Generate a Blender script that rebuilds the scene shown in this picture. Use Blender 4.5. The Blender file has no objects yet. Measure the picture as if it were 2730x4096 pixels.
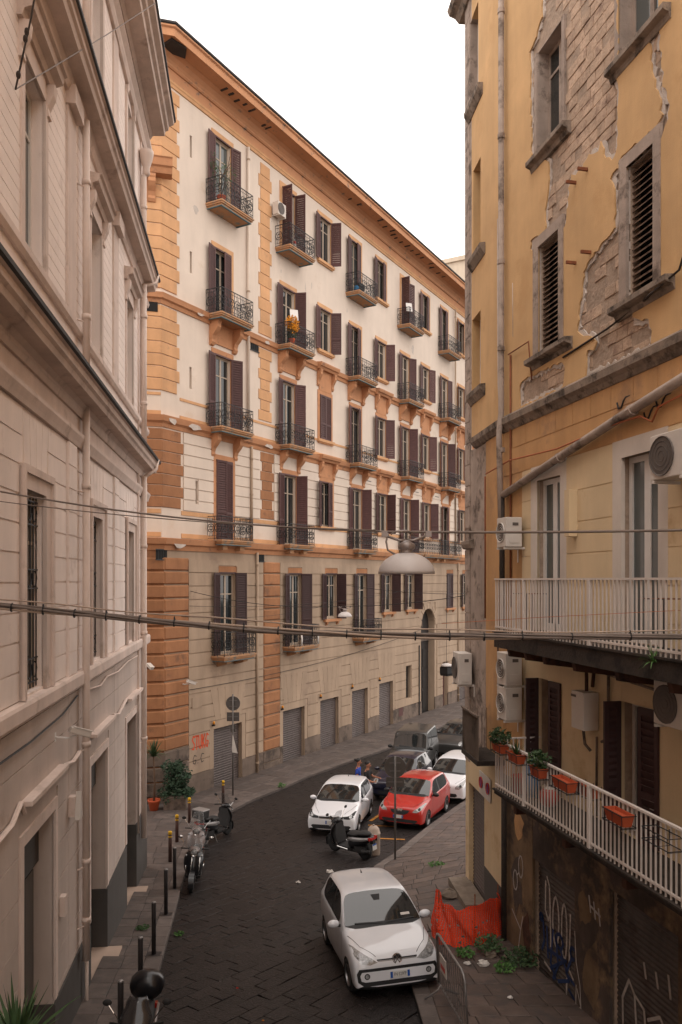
import bpy, bmesh, math, random
from mathutils import Vector as V, Matrix
from mathutils.geometry import delaunay_2d_cdt
from mathutils.bvhtree import BVHTree
RN = random.Random(11)
S = bpy.context.scene
COL = S.collection
rad = math.radians
# ------------------------------------------------------------------ camera, sky, sun, exposure
cam = bpy.data.cameras.new('camera'); co = bpy.data.objects.new('camera', cam); COL.objects.link(co)
co.location = (0, 0, 7.45); co.rotation_euler = (rad(90), 0, 0)
cam.sensor_fit = 'VERTICAL'; cam.sensor_height = 36; cam.lens = 28.0; cam.shift_y = 0.0664
cam.clip_start = .1; cam.clip_end = 900
S.camera = co
S.cycles.max_bounces = 5; S.cycles.diffuse_bounces = 3; S.cycles.glossy_bounces = 3; S.cycles.transparent_max_bounces = 6
W = bpy.data.worlds.new('World'); S.world = W; W.use_nodes = True
nt = W.node_tree; nt.nodes.clear()
sky = nt.nodes.new('ShaderNodeTexSky'); sky.sky_type = 'NISHITA'; sky.sun_disc = False
SUN_EL, SUN_AZ = 62, 200
sky.sun_elevation = rad(SUN_EL); sky.sun_rotation = rad(SUN_AZ); sky.dust_density = 4; sky.air_density = 1.2
hs = nt.nodes.new('ShaderNodeHueSaturation'); hs.inputs['Saturation'].default_value = .12
mx = nt.nodes.new('ShaderNodeMix'); mx.data_type = 'RGBA'; mx.inputs['Factor'].default_value = .85
mx.inputs['B'].default_value = (23.4, 21.5, 20.2, 1)      # even bright cloud layer
bg = nt.nodes.new('ShaderNodeBackground'); bg.inputs['Strength'].default_value = .1
wo = nt.nodes.new('ShaderNodeOutputWorld')
nt.links.new(sky.outputs[0], hs.inputs['Color']); nt.links.new(hs.outputs[0], mx.inputs['A'])
nt.links.new(mx.outputs['Result'], bg.inputs['Color']); nt.links.new(bg.outputs[0], wo.inputs[0])
sl = bpy.data.lights.new('sun', 'SUN'); sl.energy = .6; sl.angle = rad(30); sl.color = (1, .95, .88)
so = bpy.data.objects.new('sun', sl); COL.objects.link(so); so.location = (0, 0, 60)
so.rotation_euler = (rad(90 - SUN_EL), 0, rad(-SUN_AZ + 180))
vs = S.view_settings; vs.view_transform = 'Standard'; vs.look = 'None'; vs.gamma = 1; vs.exposure = 0
try: vs.use_curve_mapping = False
except Exception: pass
# ------------------------------------------------------------------ helpers
def lin(h):
    h = h.lstrip('#'); r = []
    for i in (0, 2, 4):
        c = int(h[i:i+2], 16) / 255; r.append(c / 12.92 if c <= .04045 else ((c + .055) / 1.055) ** 2.4)
    return tuple(r)
MATS = {}
def mat(name, col, rough=.85, var=.12, scale=2.2, bump=.2, bscale=45, metal=0, spec=.4, stain=None, stain_amt=.5, stain_scale=1.2, rnd=0, streak=0, coat=0, alpha=1, emit=None):
    """Principled material: base colour broken by noise, optional stains, fine relief, per-piece variation."""
    if isinstance(col, str): col = lin(col)
    m = bpy.data.materials.new(name); m.use_nodes = True; MATS[name] = m
    n = m.node_tree.nodes; L = m.node_tree.links; b = n['Principled BSDF']
    b.inputs['Roughness'].default_value = rough; b.inputs['Metallic'].default_value = metal
    b.inputs['Specular IOR Level'].default_value = spec
    if coat: b.inputs['Coat Weight'].default_value = coat; b.inputs['Coat Roughness'].default_value = .04
    if alpha < 1: b.inputs['Alpha'].default_value = alpha
    if emit: b.inputs['Emission Color'].default_value = (*emit[0], 1); b.inputs['Emission Strength'].default_value = emit[1]
    tc = n.new('ShaderNodeTexCoord')
    out = None
    if var or stain or rnd:
        def noise(sc, det=5, rgh=.6, st=None):
            t = n.new('ShaderNodeTexNoise'); t.inputs['Scale'].default_value = sc; t.inputs['Detail'].default_value = det; t.inputs['Roughness'].default_value = rgh
            if st:
                mp = n.new('ShaderNodeMapping'); mp.inputs['Scale'].default_value = st; L.new(tc.outputs['Object'], mp.inputs[0]); L.new(mp.outputs[0], t.inputs['Vector'])
            else: L.new(tc.outputs['Object'], t.inputs['Vector'])
            return t
        t = noise(scale, 6)
        r = n.new('ShaderNodeMapRange'); r.inputs['From Min'].default_value = .3; r.inputs['From Max'].default_value = .7
        r.inputs['To Min'].default_value = 1 - var; r.inputs['To Max'].default_value = 1 + var
        L.new(t.outputs['Fac'], r.inputs['Value'])
        fac = r.outputs[0]
        if streak:
            t2 = noise(1, 5, .65, (1.5, 1.5, .28))
            r2 = n.new('ShaderNodeMapRange'); r2.inputs['From Min'].default_value = .35; r2.inputs['From Max'].default_value = .7
            r2.inputs['To Min'].default_value = 1 + streak * .3; r2.inputs['To Max'].default_value = 1 - streak
            L.new(t2.outputs['Fac'], r2.inputs['Value'])
            mm = n.new('ShaderNodeMath'); mm.operation = 'MULTIPLY'; L.new(fac, mm.inputs[0]); L.new(r2.outputs[0], mm.inputs[1]); fac = mm.outputs[0]
        if rnd:
            oi = n.new('ShaderNodeObjectInfo')
            r3 = n.new('ShaderNodeMapRange'); r3.inputs['To Min'].default_value = 1 - rnd; r3.inputs['To Max'].default_value = 1 + rnd
            L.new(oi.outputs['Random'], r3.inputs['Value'])
            mm = n.new('ShaderNodeMath'); mm.operation = 'MULTIPLY'; L.new(fac, mm.inputs[0]); L.new(r3.outputs[0], mm.inputs[1]); fac = mm.outputs[0]
        vm = n.new('ShaderNodeVectorMath'); vm.operation = 'SCALE'; vm.inputs[0].default_value = col; L.new(fac, vm.inputs['Scale'])
        out = vm.outputs[0]
        if stain:
            if isinstance(stain, str): stain = lin(stain)
            t4 = noise(stain_scale, 9, .68)
            rp = n.new('ShaderNodeValToRGB'); rp.color_ramp.elements[0].position = .62 - stain_amt * .3; rp.color_ramp.elements[1].position = .72 - stain_amt * .22
            L.new(t4.outputs['Fac'], rp.inputs[0])
            mi = n.new('ShaderNodeMix'); mi.data_type = 'RGBA'; L.new(rp.outputs[0], mi.inputs['Factor']); L.new(out, mi.inputs['A']); mi.inputs['B'].default_value = (*stain, 1)
            out = mi.outputs['Result']
        L.new(out, b.inputs['Base Color'])
    else: b.inputs['Base Color'].default_value = (*col, 1)
    if bump:
        tb = n.new('ShaderNodeTexNoise'); tb.inputs['Scale'].default_value = bscale; tb.inputs['Detail'].default_value = 4; L.new(tc.outputs['Object'], tb.inputs['Vector'])
        bp = n.new('ShaderNodeBump'); bp.inputs['Strength'].default_value = bump; bp.inputs['Distance'].default_value = .02
        L.new(tb.outputs['Fac'], bp.inputs['Height']); L.new(bp.outputs[0], b.inputs['Normal'])
    return m
class MB:
    def __init__(s): s.v = []; s.f = []
    def add(s, vs_, fs):
        o = len(s.v); s.v += [tuple(p) for p in vs_]; s.f += [tuple(i + o for i in f) for f in fs]; return s
    def box(s, x0, x1, y0, y1, z0, z1):
        return s.add([(x0,y0,z0),(x1,y0,z0),(x1,y1,z0),(x0,y1,z0),(x0,y0,z1),(x1,y0,z1),(x1,y1,z1),(x0,y1,z1)],
                     [(0,3,2,1),(4,5,6,7),(0,1,5,4),(1,2,6,5),(2,3,7,6),(3,0,4,7)])
    def bbox(s, x0, x1, y0, y1, z0, z1, b=.02):
        """box with its front (low y) edges bevelled"""
        return s.add([(x0,y1,z0),(x1,y1,z0),(x1,y1,z1),(x0,y1,z1),(x0,y0+b,z0),(x1,y0+b,z0),(x1,y0+b,z1),(x0,y0+b,z1),
                      (x0+b,y0,z0+b),(x1-b,y0,z0+b),(x1-b,y0,z1-b),(x0+b,y0,z1-b)],
                     [(0,3,2,1)][:0] + [(0,1,5,4),(1,2,6,5),(2,3,7,6),(3,0,4,7),(4,5,9,8),(5,6,10,9),(6,7,11,10),(7,4,8,11),(8,9,10,11),(3,2,1,0)])
    def prism(s, pts, axis, a, b, caps=True):
        n = len(pts)
        def P(p, t): return (p[0], t, p[1]) if axis == 'y' else ((p[0], p[1], t) if axis == 'z' else (t, p[0], p[1]))
        f = [(i, (i+1) % n, n + (i+1) % n, n + i) for i in range(n)]
        if caps: f += [tuple(range(n-1, -1, -1)), tuple(range(n, 2*n))]
        return s.add([P(p, a) for p in pts] + [P(p, b) for p in pts], f)
    def hexa(s, p8): return s.add(p8, [(0,3,2,1),(4,5,6,7),(0,1,5,4),(1,2,6,5),(2,3,7,6),(3,0,4,7)])
    def tube(s, path, r, n=6, cap=True):
        path = [V(p) for p in path]; rings = []; m = len(path)
        for i, p in enumerate(path):
            t = (path[min(i+1, m-1)] - path[max(i-1, 0)]).normalized()
            a = t.orthogonal() if i == 0 else a - t * a.dot(t)
            a = a.normalized(); b = t.cross(a); rr = r[i] if isinstance(r, (list, tuple)) else r
            rings.append([p + (a * math.cos(2*math.pi*k/n) + b * math.sin(2*math.pi*k/n)) * rr for k in range(n)])
        vs_ = [q for g in rings for q in g]; f = []
        for i in range(m-1):
            for k in range(n): f.append((i*n+k, i*n+(k+1) % n, (i+1)*n+(k+1) % n, (i+1)*n+k))
        if cap: f += [tuple(range(n-1, -1, -1)), tuple((m-1)*n+k for k in range(n))]
        return s.add(vs_, f)
    def lathe(s, prof, c=(0,0,0), n=16, axis='z'):
        vs_ = []; f = []; m = len(prof)
        for (r, h) in prof:
            for k in range(n):
                a = 2*math.pi*k/n; p = (r*math.cos(a), r*math.sin(a), h)
                if axis == 'x': p = (p[2], p[0], p[1])
                elif axis == 'y': p = (p[1], p[2], p[0])
                vs_.append((p[0]+c[0], p[1]+c[1], p[2]+c[2]))
        for i in range(m-1):
            for k in range(n): f.append((i*n+k, i*n+(k+1) % n, (i+1)*n+(k+1) % n, (i+1)*n+k))
        if prof[0][0] > 1e-4: f.append(tuple(range(n-1, -1, -1)))
        if prof[-1][0] > 1e-4: f.append(tuple((m-1)*n+k for k in range(n)))
        return s.add(vs_, f)
    def ball(s, c, rx, ry, rz, n=10, m=7):
        prof = [(math.sin(math.pi*i/m), -math.cos(math.pi*i/m)) for i in range(m+1)]
        o = len(s.v); s.lathe([(max(r, 1e-5), h) for r, h in prof], (0,0,0), n)
        for i in range(o, len(s.v)):
            p = s.v[i]; s.v[i] = (p[0]*rx + c[0], p[1]*ry + c[1], p[2]*rz + c[2])
        return s
    def loft(s, rings, closed=True, cap=True):
        n = len(rings[0]); f = []
        for i in range(len(rings)-1):
            for k in range(n if closed else n-1): f.append((i*n+k, i*n+(k+1) % n, (i+1)*n+(k+1) % n, (i+1)*n+k))
        if cap and closed: f += [tuple(range(n-1, -1, -1)), tuple((len(rings)-1)*n+k for k in range(n))]
        return s.add([p for r in rings for p in r], f)
    def sweep(s, prof, a, b):
        """profile (outward, z) swept along local x from a to b; outward is -y"""
        n = len(prof); f = [(i, i+1, n+i+1, n+i) for i in range(n-1)] + [tuple(range(n)), tuple(range(2*n-1, n-1, -1)), (n-1, 0, n, 2*n-1)]
        return s.add([(a, -o, z) for o, z in prof] + [(b, -o, z) for o, z in prof], f)
    def sweep_mitre(s, prof, x_end, sgn):
        """profile swept from the mitred building corner (x = 0 at the wall plane) to x_end"""
        n = len(prof); f = [(i, i+1, n+i+1, n+i) for i in range(n-1)] + [tuple(range(n)), tuple(range(2*n-1, n-1, -1)), (n-1, 0, n, 2*n-1)]
        return s.add([(sgn*.4142*o, -o, z) for o, z in prof] + [(x_end, -o, z) for o, z in prof], f)
    def mesh(s, name, m=None, smooth=False, mtx=None):
        me = bpy.data.meshes.new(name); vv = s.v if mtx is None else [tuple(mtx @ V(p)) for p in s.v]
        me.from_pydata(vv, [], s.f)
        if m: me.materials.append(MATS[m])
        if smooth: me.polygons.foreach_set('use_smooth', [True]*len(me.polygons))
        me.update(); return me
    def out(s, name, m, parent=None, smooth=False, mtx=None, loc=None, rot=None):
        return obj(name, s.mesh(name, m, smooth, mtx), parent, loc, rot)
def obj(name, me, parent=None, loc=None, rot=None):
    o = bpy.data.objects.new(name, me); COL.objects.link(o)
    if parent: o.parent = parent
    if loc is not None: o.location = loc
    if rot is not None: o.rotation_euler = rot if not isinstance(rot, (int, float)) else (0, 0, rot)
    return o
def tag(o, label, cat, group=None, kind=None):
    o['label'] = label
    if cat: o['category'] = cat
    if group: o['group'] = group
    if kind: o['kind'] = kind
    return o
def thing(name, label, cat, loc=(0,0,0), rot=0, group=None):
    o = obj(name, None, None, loc, rot); o.empty_display_size = .2
    return tag(o, label, cat, group)
def struct(o): o['kind'] = 'structure'; return o
def copy_tree(o, parent=None):
    c = o.copy(); COL.objects.link(c)
    if parent: c.parent = parent
    for ch in list(o.children): copy_tree(ch, c)
    return c
def bevel_obj(o, w=.01, seg=2):
    b = o.modifiers.new('b', 'BEVEL'); b.width = w; b.segments = seg; b.limit_method = 'ANGLE'; return o
def sub_rects(rect, holes):
    """rectangle minus rectangular holes -> list of rectangles"""
    out = [rect]
    for h in holes:
        nx = []
        for (a, b, c, d) in out:
            if h[0] >= b or h[1] <= a or h[2] >= d or h[3] <= c: nx.append((a, b, c, d)); continue
            if h[0] > a: nx.append((a, h[0], c, d))
            if h[1] < b: nx.append((h[1], b, c, d))
            x0, x1 = max(a, h[0]), min(b, h[1])
            if h[2] > c: nx.append((x0, x1, c, h[2]))
            if h[3] < d: nx.append((x0, x1, h[3], d))
        out = nx
    return [r for r in out if r[1]-r[0] > .01 and r[3]-r[2] > .01]
def wall(root, name, rect, holes, y0, y1, m, mtx=None):
    b = MB()
    for r in sub_rects(rect, holes): b.box(r[0], r[1], y0, y1, r[2], r[3])
    return b.out(name, m, root, mtx=mtx)
def text_mesh(body, size, m, depth=.002):
    c = bpy.data.curves.new('text', 'FONT'); c.body = body; c.size = size; c.extrude = depth; c.align_x = 'CENTER'; c.align_y = 'CENTER'; c.resolution_u = 2
    t = bpy.data.objects.new('text', c); COL.objects.link(t)
    dg = bpy.context.evaluated_depsgraph_get(); me = bpy.data.meshes.new_from_object(t.evaluated_get(dg))
    bpy.data.objects.remove(t); me.materials.clear(); me.materials.append(MATS[m]); return me
def eval_mesh(o):
    dg = bpy.context.evaluated_depsgraph_get(); dg.update(); return bpy.data.meshes.new_from_object(o.evaluated_get(dg))
GP = [(-20,3.3),(0,1.37),(14.2,0),(22,-.752),(25,-1.02),(28,-1.22),(31,-1.36),(34,-1.4),(60,-1.45),(400,-1.6)]
def G(Y):
    for (a, b), (c, d) in zip(GP, GP[1:]):
        if Y <= c: return b + (d-b)*(Y-a)/(c-a)
    return -1.6
def facade(name, label, P, ang):
    return thing(name, label, 'building', (P[0], P[1], 0), ang)
# ------------------------------------------------------------------ materials
mat('basalt', (.0155,.0122,.0116), .45, .55, 12, 1.0, 30, spec=.26, rnd=.25, stain=(.055,.045,.042), stain_amt=.26, stain_scale=16)
mat('mortar', (.014,.0115,.011), .9, .3, 8, .4, 60)
mat('paving', (.105,.082,.072), .6, .25, 4, .4, 50, spec=.4, rnd=.22, stain=(.07,.06,.055), stain_amt=.4, stain_scale=3)
mat('paving_warm', (.098,.07,.058), .62, .25, 4, .4, 50, spec=.4, rnd=.25, stain=(.07,.055,.05), stain_amt=.45, stain_scale=2.5)
mat('kerb', (.12,.096,.085), .7, .2, 3, .4, 40, rnd=.15)
mat('m_cream', '#d6c6b7', .9, .05, .8, .12, 50, streak=.07, stain='#cdbaa8', stain_amt=.08, stain_scale=.9)
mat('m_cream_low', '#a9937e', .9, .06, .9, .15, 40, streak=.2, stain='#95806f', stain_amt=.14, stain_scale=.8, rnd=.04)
mat('m_orange', '#cb9c72', .9, .09, 1.5, .2, 45, streak=.12, rnd=.06, stain='#b28a68', stain_amt=.16, stain_scale=1.6)
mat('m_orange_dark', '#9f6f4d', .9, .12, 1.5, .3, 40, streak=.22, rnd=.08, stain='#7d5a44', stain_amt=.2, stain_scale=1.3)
mat('m_trim', '#bb8661', .9, .1, 1.5, .15, 45, streak=.1, stain='#8f6a55', stain_amt=.18, stain_scale=2)
mat('m_soffit', '#c18d68', .9, .1, 1.2, .15, 45, stain='#6d6660', stain_amt=.12, stain_scale=2.5)
mat('m_slab', '#b38763', .9, .12, 2, .2, 45, stain='#6d7a7a', stain_amt=.4, stain_scale=1.6)
mat('m_drip', '#5c7176', .85, .2, 3, .1)
mat('m_plinth', '#75665b', .85, .2, 2, .3, 35, streak=.25, stain='#4a4039', stain_amt=.4, stain_scale=1.4)
mat('shutter_brown', '#553633', .6, .16, 6, .1, 60, rnd=.2, streak=.15)
mat('shutter_dark', '#3d2827', .6, .12, 6, .1, 60, rnd=.1)
mat('iron', (.022,.022,.024), .55, .2, 8, 0)
mat('frame_cream', '#ab9b8a', .6, .08, 5, 0)
mat('frame_white', '#d6d1cc', .5, .05, 5, 0)
mat('glass', (.018,.022,.023), .06, 0, bump=0, spec=.7)
mat('glass_pale', (.09,.1,.098), .08, 0, bump=0, spec=.6)
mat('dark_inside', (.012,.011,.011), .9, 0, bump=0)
mat('door_dark', (.022,.018,.016), .6, .3, 4, .1)
mat('roller', '#5e5451', .55, .18, 3, .1, 30, streak=.2, stain='#4a3f3a', stain_amt=.3, stain_scale=3)
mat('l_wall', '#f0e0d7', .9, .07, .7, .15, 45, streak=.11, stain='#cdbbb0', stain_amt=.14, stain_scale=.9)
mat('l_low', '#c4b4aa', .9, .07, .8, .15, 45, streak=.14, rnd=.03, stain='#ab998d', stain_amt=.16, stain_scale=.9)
mat('l_block', '#f0e1d8', .9, .06, .9, .15, 45, streak=.1, rnd=.03, stain='#d2c2b8', stain_amt=.12, stain_scale=1.1)
mat('l_trim', '#dac7bc', .9, .08, 1.2, .12, 45, streak=.16, stain='#b8a599', stain_amt=.16, stain_scale=1.4)
mat('l_cornice', '#ccb8ac', .9, .1, 1.2, .15, 45, streak=.2, stain='#a08d82', stain_amt=.2, stain_scale=1.2)
mat('l_dado', '#4e4a47', .75, .12, 2, .2, 40)
mat('l_pipe', '#d8c5b9', .6, .08, 2, 0, streak=.08)
mat('gutter', (.03,.026,.025), .7, .3, 4, 0)
mat('marble', '#b9a292', .45, .1, 3, .05)
mat('r_yellow', '#cba577', .92, .1, .9, .2, 45, streak=.12, stain='#bf986a', stain_amt=.28, stain_scale=.7)
mat('r_low', '#c39768', .92, .1, .9, .2, 45, streak=.2, stain='#a37f60', stain_amt=.3, stain_scale=.9)
mat('r_cream', '#d6be9a', .92, .06, .9, .15, 45, streak=.12, stain='#bfa27c', stain_amt=.2, stain_scale=.9)
mat('r_edge', '#c0b4aa', .95, .15, 6, .5, 30)
mat('tuff', '#b69d88', .95, .18, 4, .8, 22, rnd=.12, stain='#8f7768', stain_amt=.35, stain_scale=3)
mat('tuff_mortar', '#a08c7b', .95, .2, 5, 1.0, 16)
mat('r_stone', '#a59488', .9, .18, 3, .3, 35, streak=.25, stain='#5d5047', stain_amt=.35, stain_scale=2)
mat('r_sill', '#87786b', .9, .3, 4, .4, 30, stain='#463d36', stain_amt=.42, stain_scale=3)
mat('r_white_plaster', '#cfc3b8', .9, .08, 1.5, .15, 40, streak=.12)
mat('decay', '#50453f', .9, .35, 2, .4, 25, streak=.35, stain='#8d7458', stain_amt=.38, stain_scale=1.1)
mat('decay_light', '#7d674f', .9, .2, 2, .4, 25, streak=.4, stain='#4a3d35', stain_amt=.42, stain_scale=1.3)
mat('beam_rust', '#4f3428', .85, .3, 4, .4, 25, stain='#2a1d18', stain_amt=.4, stain_scale=3)
mat('slat_grey', '#75604f', .8, .25, 6, .3, 30, stain='#4a3328', stain_amt=.4, stain_scale=4)
mat('rust', '#7d4a30', .85, .25, 8, .2)
mat('slab_dark', '#3c332d', .9, .35, 3, .5, 25, stain='#241f1c', stain_amt=.5, stain_scale=3)
mat('white_paint', '#d3c8c0', .5, .06, 6, 0)
mat('roller_dark', '#544d4a', .55, .2, 3, .1, 30, streak=.25, stain='#3a2c27', stain_amt=.4, stain_scale=2)
mat('ac_white', '#cdc4bb', .5, .04, 3, 0, streak=.06)
mat('ac_grille', '#59514c', .6, .1, 20, 0)
mat('terracotta', '#b0502f', .8, .12, 4, .1)
mat('leaf', (.045,.085,.03), .6, .35, 6, 0, rnd=.2)
mat('leaf_dark', (.022,.05,.024), .55, .35, 6, 0)
mat('leaf_bright', (.06,.14,.03), .6, .3, 6, 0)
mat('bark', '#5f4a3a', .9, .2, 6, .3)
mat('flower', '#d08a12', .7, .25, 8, 0)
mat('lamp_grey', '#b9b2af', .45, .05, 3, 0, metal=.0)
mat('lamp_metal', '#8d827d', .4, .1, 5, 0, metal=.4)
mat('cable', '#73675f', .6, .15, 6, 0)
mat('cable_light', '#a89484', .6, .1, 6, 0)
mat('cable_black', (.018,.017,.017), .6, .1, 6, 0)
mat('orange_cable', '#a8603c', .7, .1, 6, 0)
mat('bollard', '#3f3b3b', .5, .2, 4, .1, metal=.3, streak=.2)
mat('bollard_brown', '#4a332c', .6, .2, 4, .1)
mat('yellow_band', '#c79a12', .6, .12, 8, 0)
mat('pole_grey', '#6a6663', .5, .1, 4, 0, metal=.4)
mat('sign_back', '#57524f', .5, .12, 3, 0, metal=.3)
mat('galv', '#8e8a88', .4, .15, 6, 0, metal=.6)
mat('net', '#d93c16', .7, .15, 5, .1)
mat('rubble', '#75685c', .95, .25, 5, .5)
mat('paper', '#c9c2bb', .8, .1, 5, 0)
mat('red_plastic', '#b5301c', .5, .1, 4, 0)
mat('blue_plastic', '#1f6f9e', .5, .1, 4, 0)
mat('car_white', '#d9dade', .28, .015, 2, 0, coat=.8)
mat('car_red', (.42,.018,.012), .28, .03, 2, 0, coat=.8)
mat('car_navy', (.012,.013,.03), .28, .05, 2, 0, coat=.8)
mat('car_grey', (.035,.034,.033), .35, .05, 2, 0, coat=.6)
mat('car_glass', (.015,.018,.019), .03, 0, bump=0, spec=.8, coat=.5)
mat('trim_black', (.015,.015,.016), .5, 0, bump=0)
mat('tyre', (.014,.014,.014), .85, .2, 20, .2)
mat('rim', '#8b898a', .35, .05, 5, 0, metal=.8)
mat('chrome', '#c9c7c5', .12, 0, bump=0, metal=1)
mat('light_glass', (.28,.28,.28), .08, .5, 30, 0, spec=.7, coat=.6)
mat('tail_red', (.4,.02,.015), .2, 0, bump=0, coat=.5)
mat('plate_white', '#c8c6c2', .5, .03, 8, 0)
mat('plate_blue', '#1d4f9c', .5, 0, bump=0)
mat('ink', (.02,.02,.022), .7, 0, bump=0)
mat('scoot_black', (.009,.009,.011), .3, 0, bump=0, coat=.25)
mat('scoot_silver', '#8f8c8b', .35, .03, 4, 0, metal=.3, coat=.3)
mat('scoot_grey', '#7a6d69', .4, .05, 4, 0, coat=.4)
mat('seat_black', (.02,.019,.019), .7, .2, 12, .2)
mat('screen', (.2,.2,.2), .08, 0, bump=0, alpha=.22, spec=.6)
mat('screen_dark', (.03,.028,.028), .1, 0, bump=0, alpha=.75, spec=.6)
mat('skin', '#9c6a52', .6, .08, 8, 0)
mat('hair', (.014,.011,.01), .6, .2, 20, 0)
mat('cloth_blue', '#26439a', .85, .12, 8, .1)
mat('cloth_black', (.014,.014,.015), .9, .15, 8, .1)
mat('cloth_navy', (.025,.03,.05), .9, .15, 8, .1)
mat('graf_orange', '#d2502c', .8, .15, 9, 0)
mat('graf_white', '#b5aca6', .8, .2, 9, 0)
mat('graf_blue', '#273a63', .8, .2, 9, 0)
mat('graf_black', (.02,.02,.02), .8, .2, 9, 0)
mat('road_yellow', '#a8702a', .8, .3, 6, .2)
mat('litter_bin', '#9a8a7d', .6, .12, 3, .1)
mat('amber', '#d68a1e', .35, .05, 4, 0)
mat('far_wall', '#c9bba8', .9, .06, .8, .1, streak=.1)
# ------------------------------------------------------------------ ground, road, pavements
def lerp_poly(pts, y, ax=1):
    o = 1 - ax
    if y <= pts[0][ax]: return pts[0][o]
    for a, b in zip(pts, pts[1:]):
        if y <= b[ax]: return a[o] + (b[o]-a[o])*(y-a[ax])/(b[ax]-a[ax])
    return pts[-1][o]
ys = [-20, 0, 6, 10, 14.2, 18, 22, 25, 28, 31, 34, 45, 60, 120, 400]; xs = [-300, -60, -20, -8, 0, 8, 20, 60, 300]
b = MB(); b.add([(x, y, G(y) - .035) for y in ys for x in xs], [(j*9+i, j*9+i+1, (j+1)*9+i+1, (j+1)*9+i) for j in range(len(ys)-1) for i in range(8)])
road = struct(b.out('road', 'mortar')); road['label'] = 'dark basalt paved street sloping down between the buildings'
LK = [(-2.9,10), (-3.2,12.5), (-3.43,14.76), (-4.12,20.36), (-4.5,23.5), (-4.72,26), (-4.7,27.8), (-4.24,29.69)]      # left kerb line (x, y)
MK = [(-4.24,29.69), (-3.59,31.6), (-2.74,33.11), (-1.47,35.6), (.68,38.94), (2.06,40.97), (4.59,45.26), (7.14,50), (12,58.6)]   # kerb along the orange building
RK = [(1.5,10), (1.36,12), (1.3,14.05), (1.1,18), (.88,22.54), (1.61,24.16), (2.23,25.74), (3.13,27.9), (4.35,30.44), (5.6,32.9), (7,33.6)]     # right kerb
def slab(quad, zf, gap, h, name, m, parent, dz=0, bev=.012, builder=None):
    c = V((sum(p[0] for p in quad)/len(quad), sum(p[1] for p in quad)/len(quad)))
    def shr(p, g):
        d = V(p) - c; l = d.length; return c + d*max(.2, (l-g*1.3)/l)
    q1 = [shr(p, gap) for p in quad]; q2 = [shr(p, gap+bev) for p in quad]; n = len(quad)
    vs_ = [(p.x, p.y, zf(p.x, p.y)-h) for p in q1] + [(p.x, p.y, zf(p.x, p.y)+dz-bev*.7) for p in q1] + [(p.x, p.y, zf(p.x, p.y)+dz) for p in q2]
    f = [tuple(2*n+i for i in range(n))] + [(n+i, n+(i+1) % n, 2*n+(i+1) % n, 2*n+i) for i in range(n)] + [(i, (i+1) % n, n+(i+1) % n, n+i) for i in range(n)]
    if builder is not None: builder.add(vs_, f); return None
    return MB().add(vs_, f).out(name, m, parent)
zroad = lambda x, y: G(y)
def on_road(x, y):
    if y < 11 or y > 52: return False
    if y < 29.69: l = lerp_poly(LK, y)
    else: l = lerp_poly(MK, y)
    if y < 33: r = lerp_poly(RK, y)
    else: r = lerp_poly([(7,33), (20,52)], y)
    return l-.25 < x < r+.25
cells = []
A, B = .33, .54
for i in range(-80, 150):
    for j in range(-100, 140):
        u0 = i*B + (j % 2)*B*.5; v0 = j*A
        jit = lambda: RN.uniform(-.022, .022)
        q = [(u0, v0), (u0+B, v0), (u0+B, v0+A), (u0, v0+A)]
        ca, sa = math.cos(rad(52)), math.sin(rad(52))
        q = [(u*ca - v*sa + jit(), u*sa + v*ca + 20 + jit()) for u, v in q]
        cx_, cy_ = sum(p[0] for p in q)/4, sum(p[1] for p in q)/4
        if on_road(cx_, cy_): cells.append((cy_, q))
cells.sort(key=lambda t: t[0])
rest = MB()
for k, (_, q) in enumerate(cells):
    slab(q, zroad, .002, .05, 'paving_slab', 'basalt', road, RN.uniform(-.004, .004), .008, None if k < 295 else rest)
o = rest.out('far_paving', 'basalt', road); o['kind'] = 'stuff'
# left pavement: from the wall foot to the kerb, then the apron in front of the corner building
zl = lambda x, y: G(y) + .12
wallL = lambda y: -2.885 - .1177*y
def apron_left(y): return wallL(y) if y < 22.7 else -7.5 - (y-22.7)*.35
yy = 10.0; rows = []
while yy < 31.0: rows.append(yy); yy += RN.uniform(.52, .72)
b = MB()
for y0, y1 in zip(rows, rows[1:]):
    for q in [[(apron_left(y0), y0), (lerp_poly(LK, y0), y0), (lerp_poly(LK, y1), y1), (apron_left(y1), y1)]]:
        b.add([(p[0], p[1], zl(*p)-.02) for p in q] + [(q[1][0], q[1][1], G(q[1][1])-.1), (q[2][0], q[2][1], G(q[2][1])-.1)], [(0,1,2,3), (1,4,5,2)])
wl = struct(b.out('left_pavement', 'mortar')); wl['label'] = 'stone slab pavement along the pale pink building'
for y0, y1 in zip(rows, rows[1:]):
    l0, l1, r0, r1 = apron_left(y0), apron_left(y1), lerp_poly(LK, y0), lerp_poly(LK, y1)
    slab([(r0-.32, y0), (r0+.01, y0), (r1+.01, y1), (r1-.32, y1)], zl, .004, .16, 'kerb_stone', 'kerb', wl, RN.uniform(0, .006), .015)
    w = r0-.32-l0; n = 2 if w < 1.4 else max(2, round(w/.7)); sh = RN.uniform(-.08, .08)
    ts = [0] + [min(.95, max(.05, (k+sh)/n)) for k in range(1, n)] + [1]
    for t0, t1 in zip(ts, ts[1:]):
        a0, a1, b0, b1 = l0+(r0-.32-l0)*t0, l1+(r1-.32-l1)*t0, l0+(r0-.32-l0)*t1, l1+(r1-.32-l1)*t1
        slab([(a0, y0), (b0, y0), (b1, y1), (a1, y1)], zl, .006, .05, 'pavement_slab', 'paving', wl, RN.uniform(-.006, .005))
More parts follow.
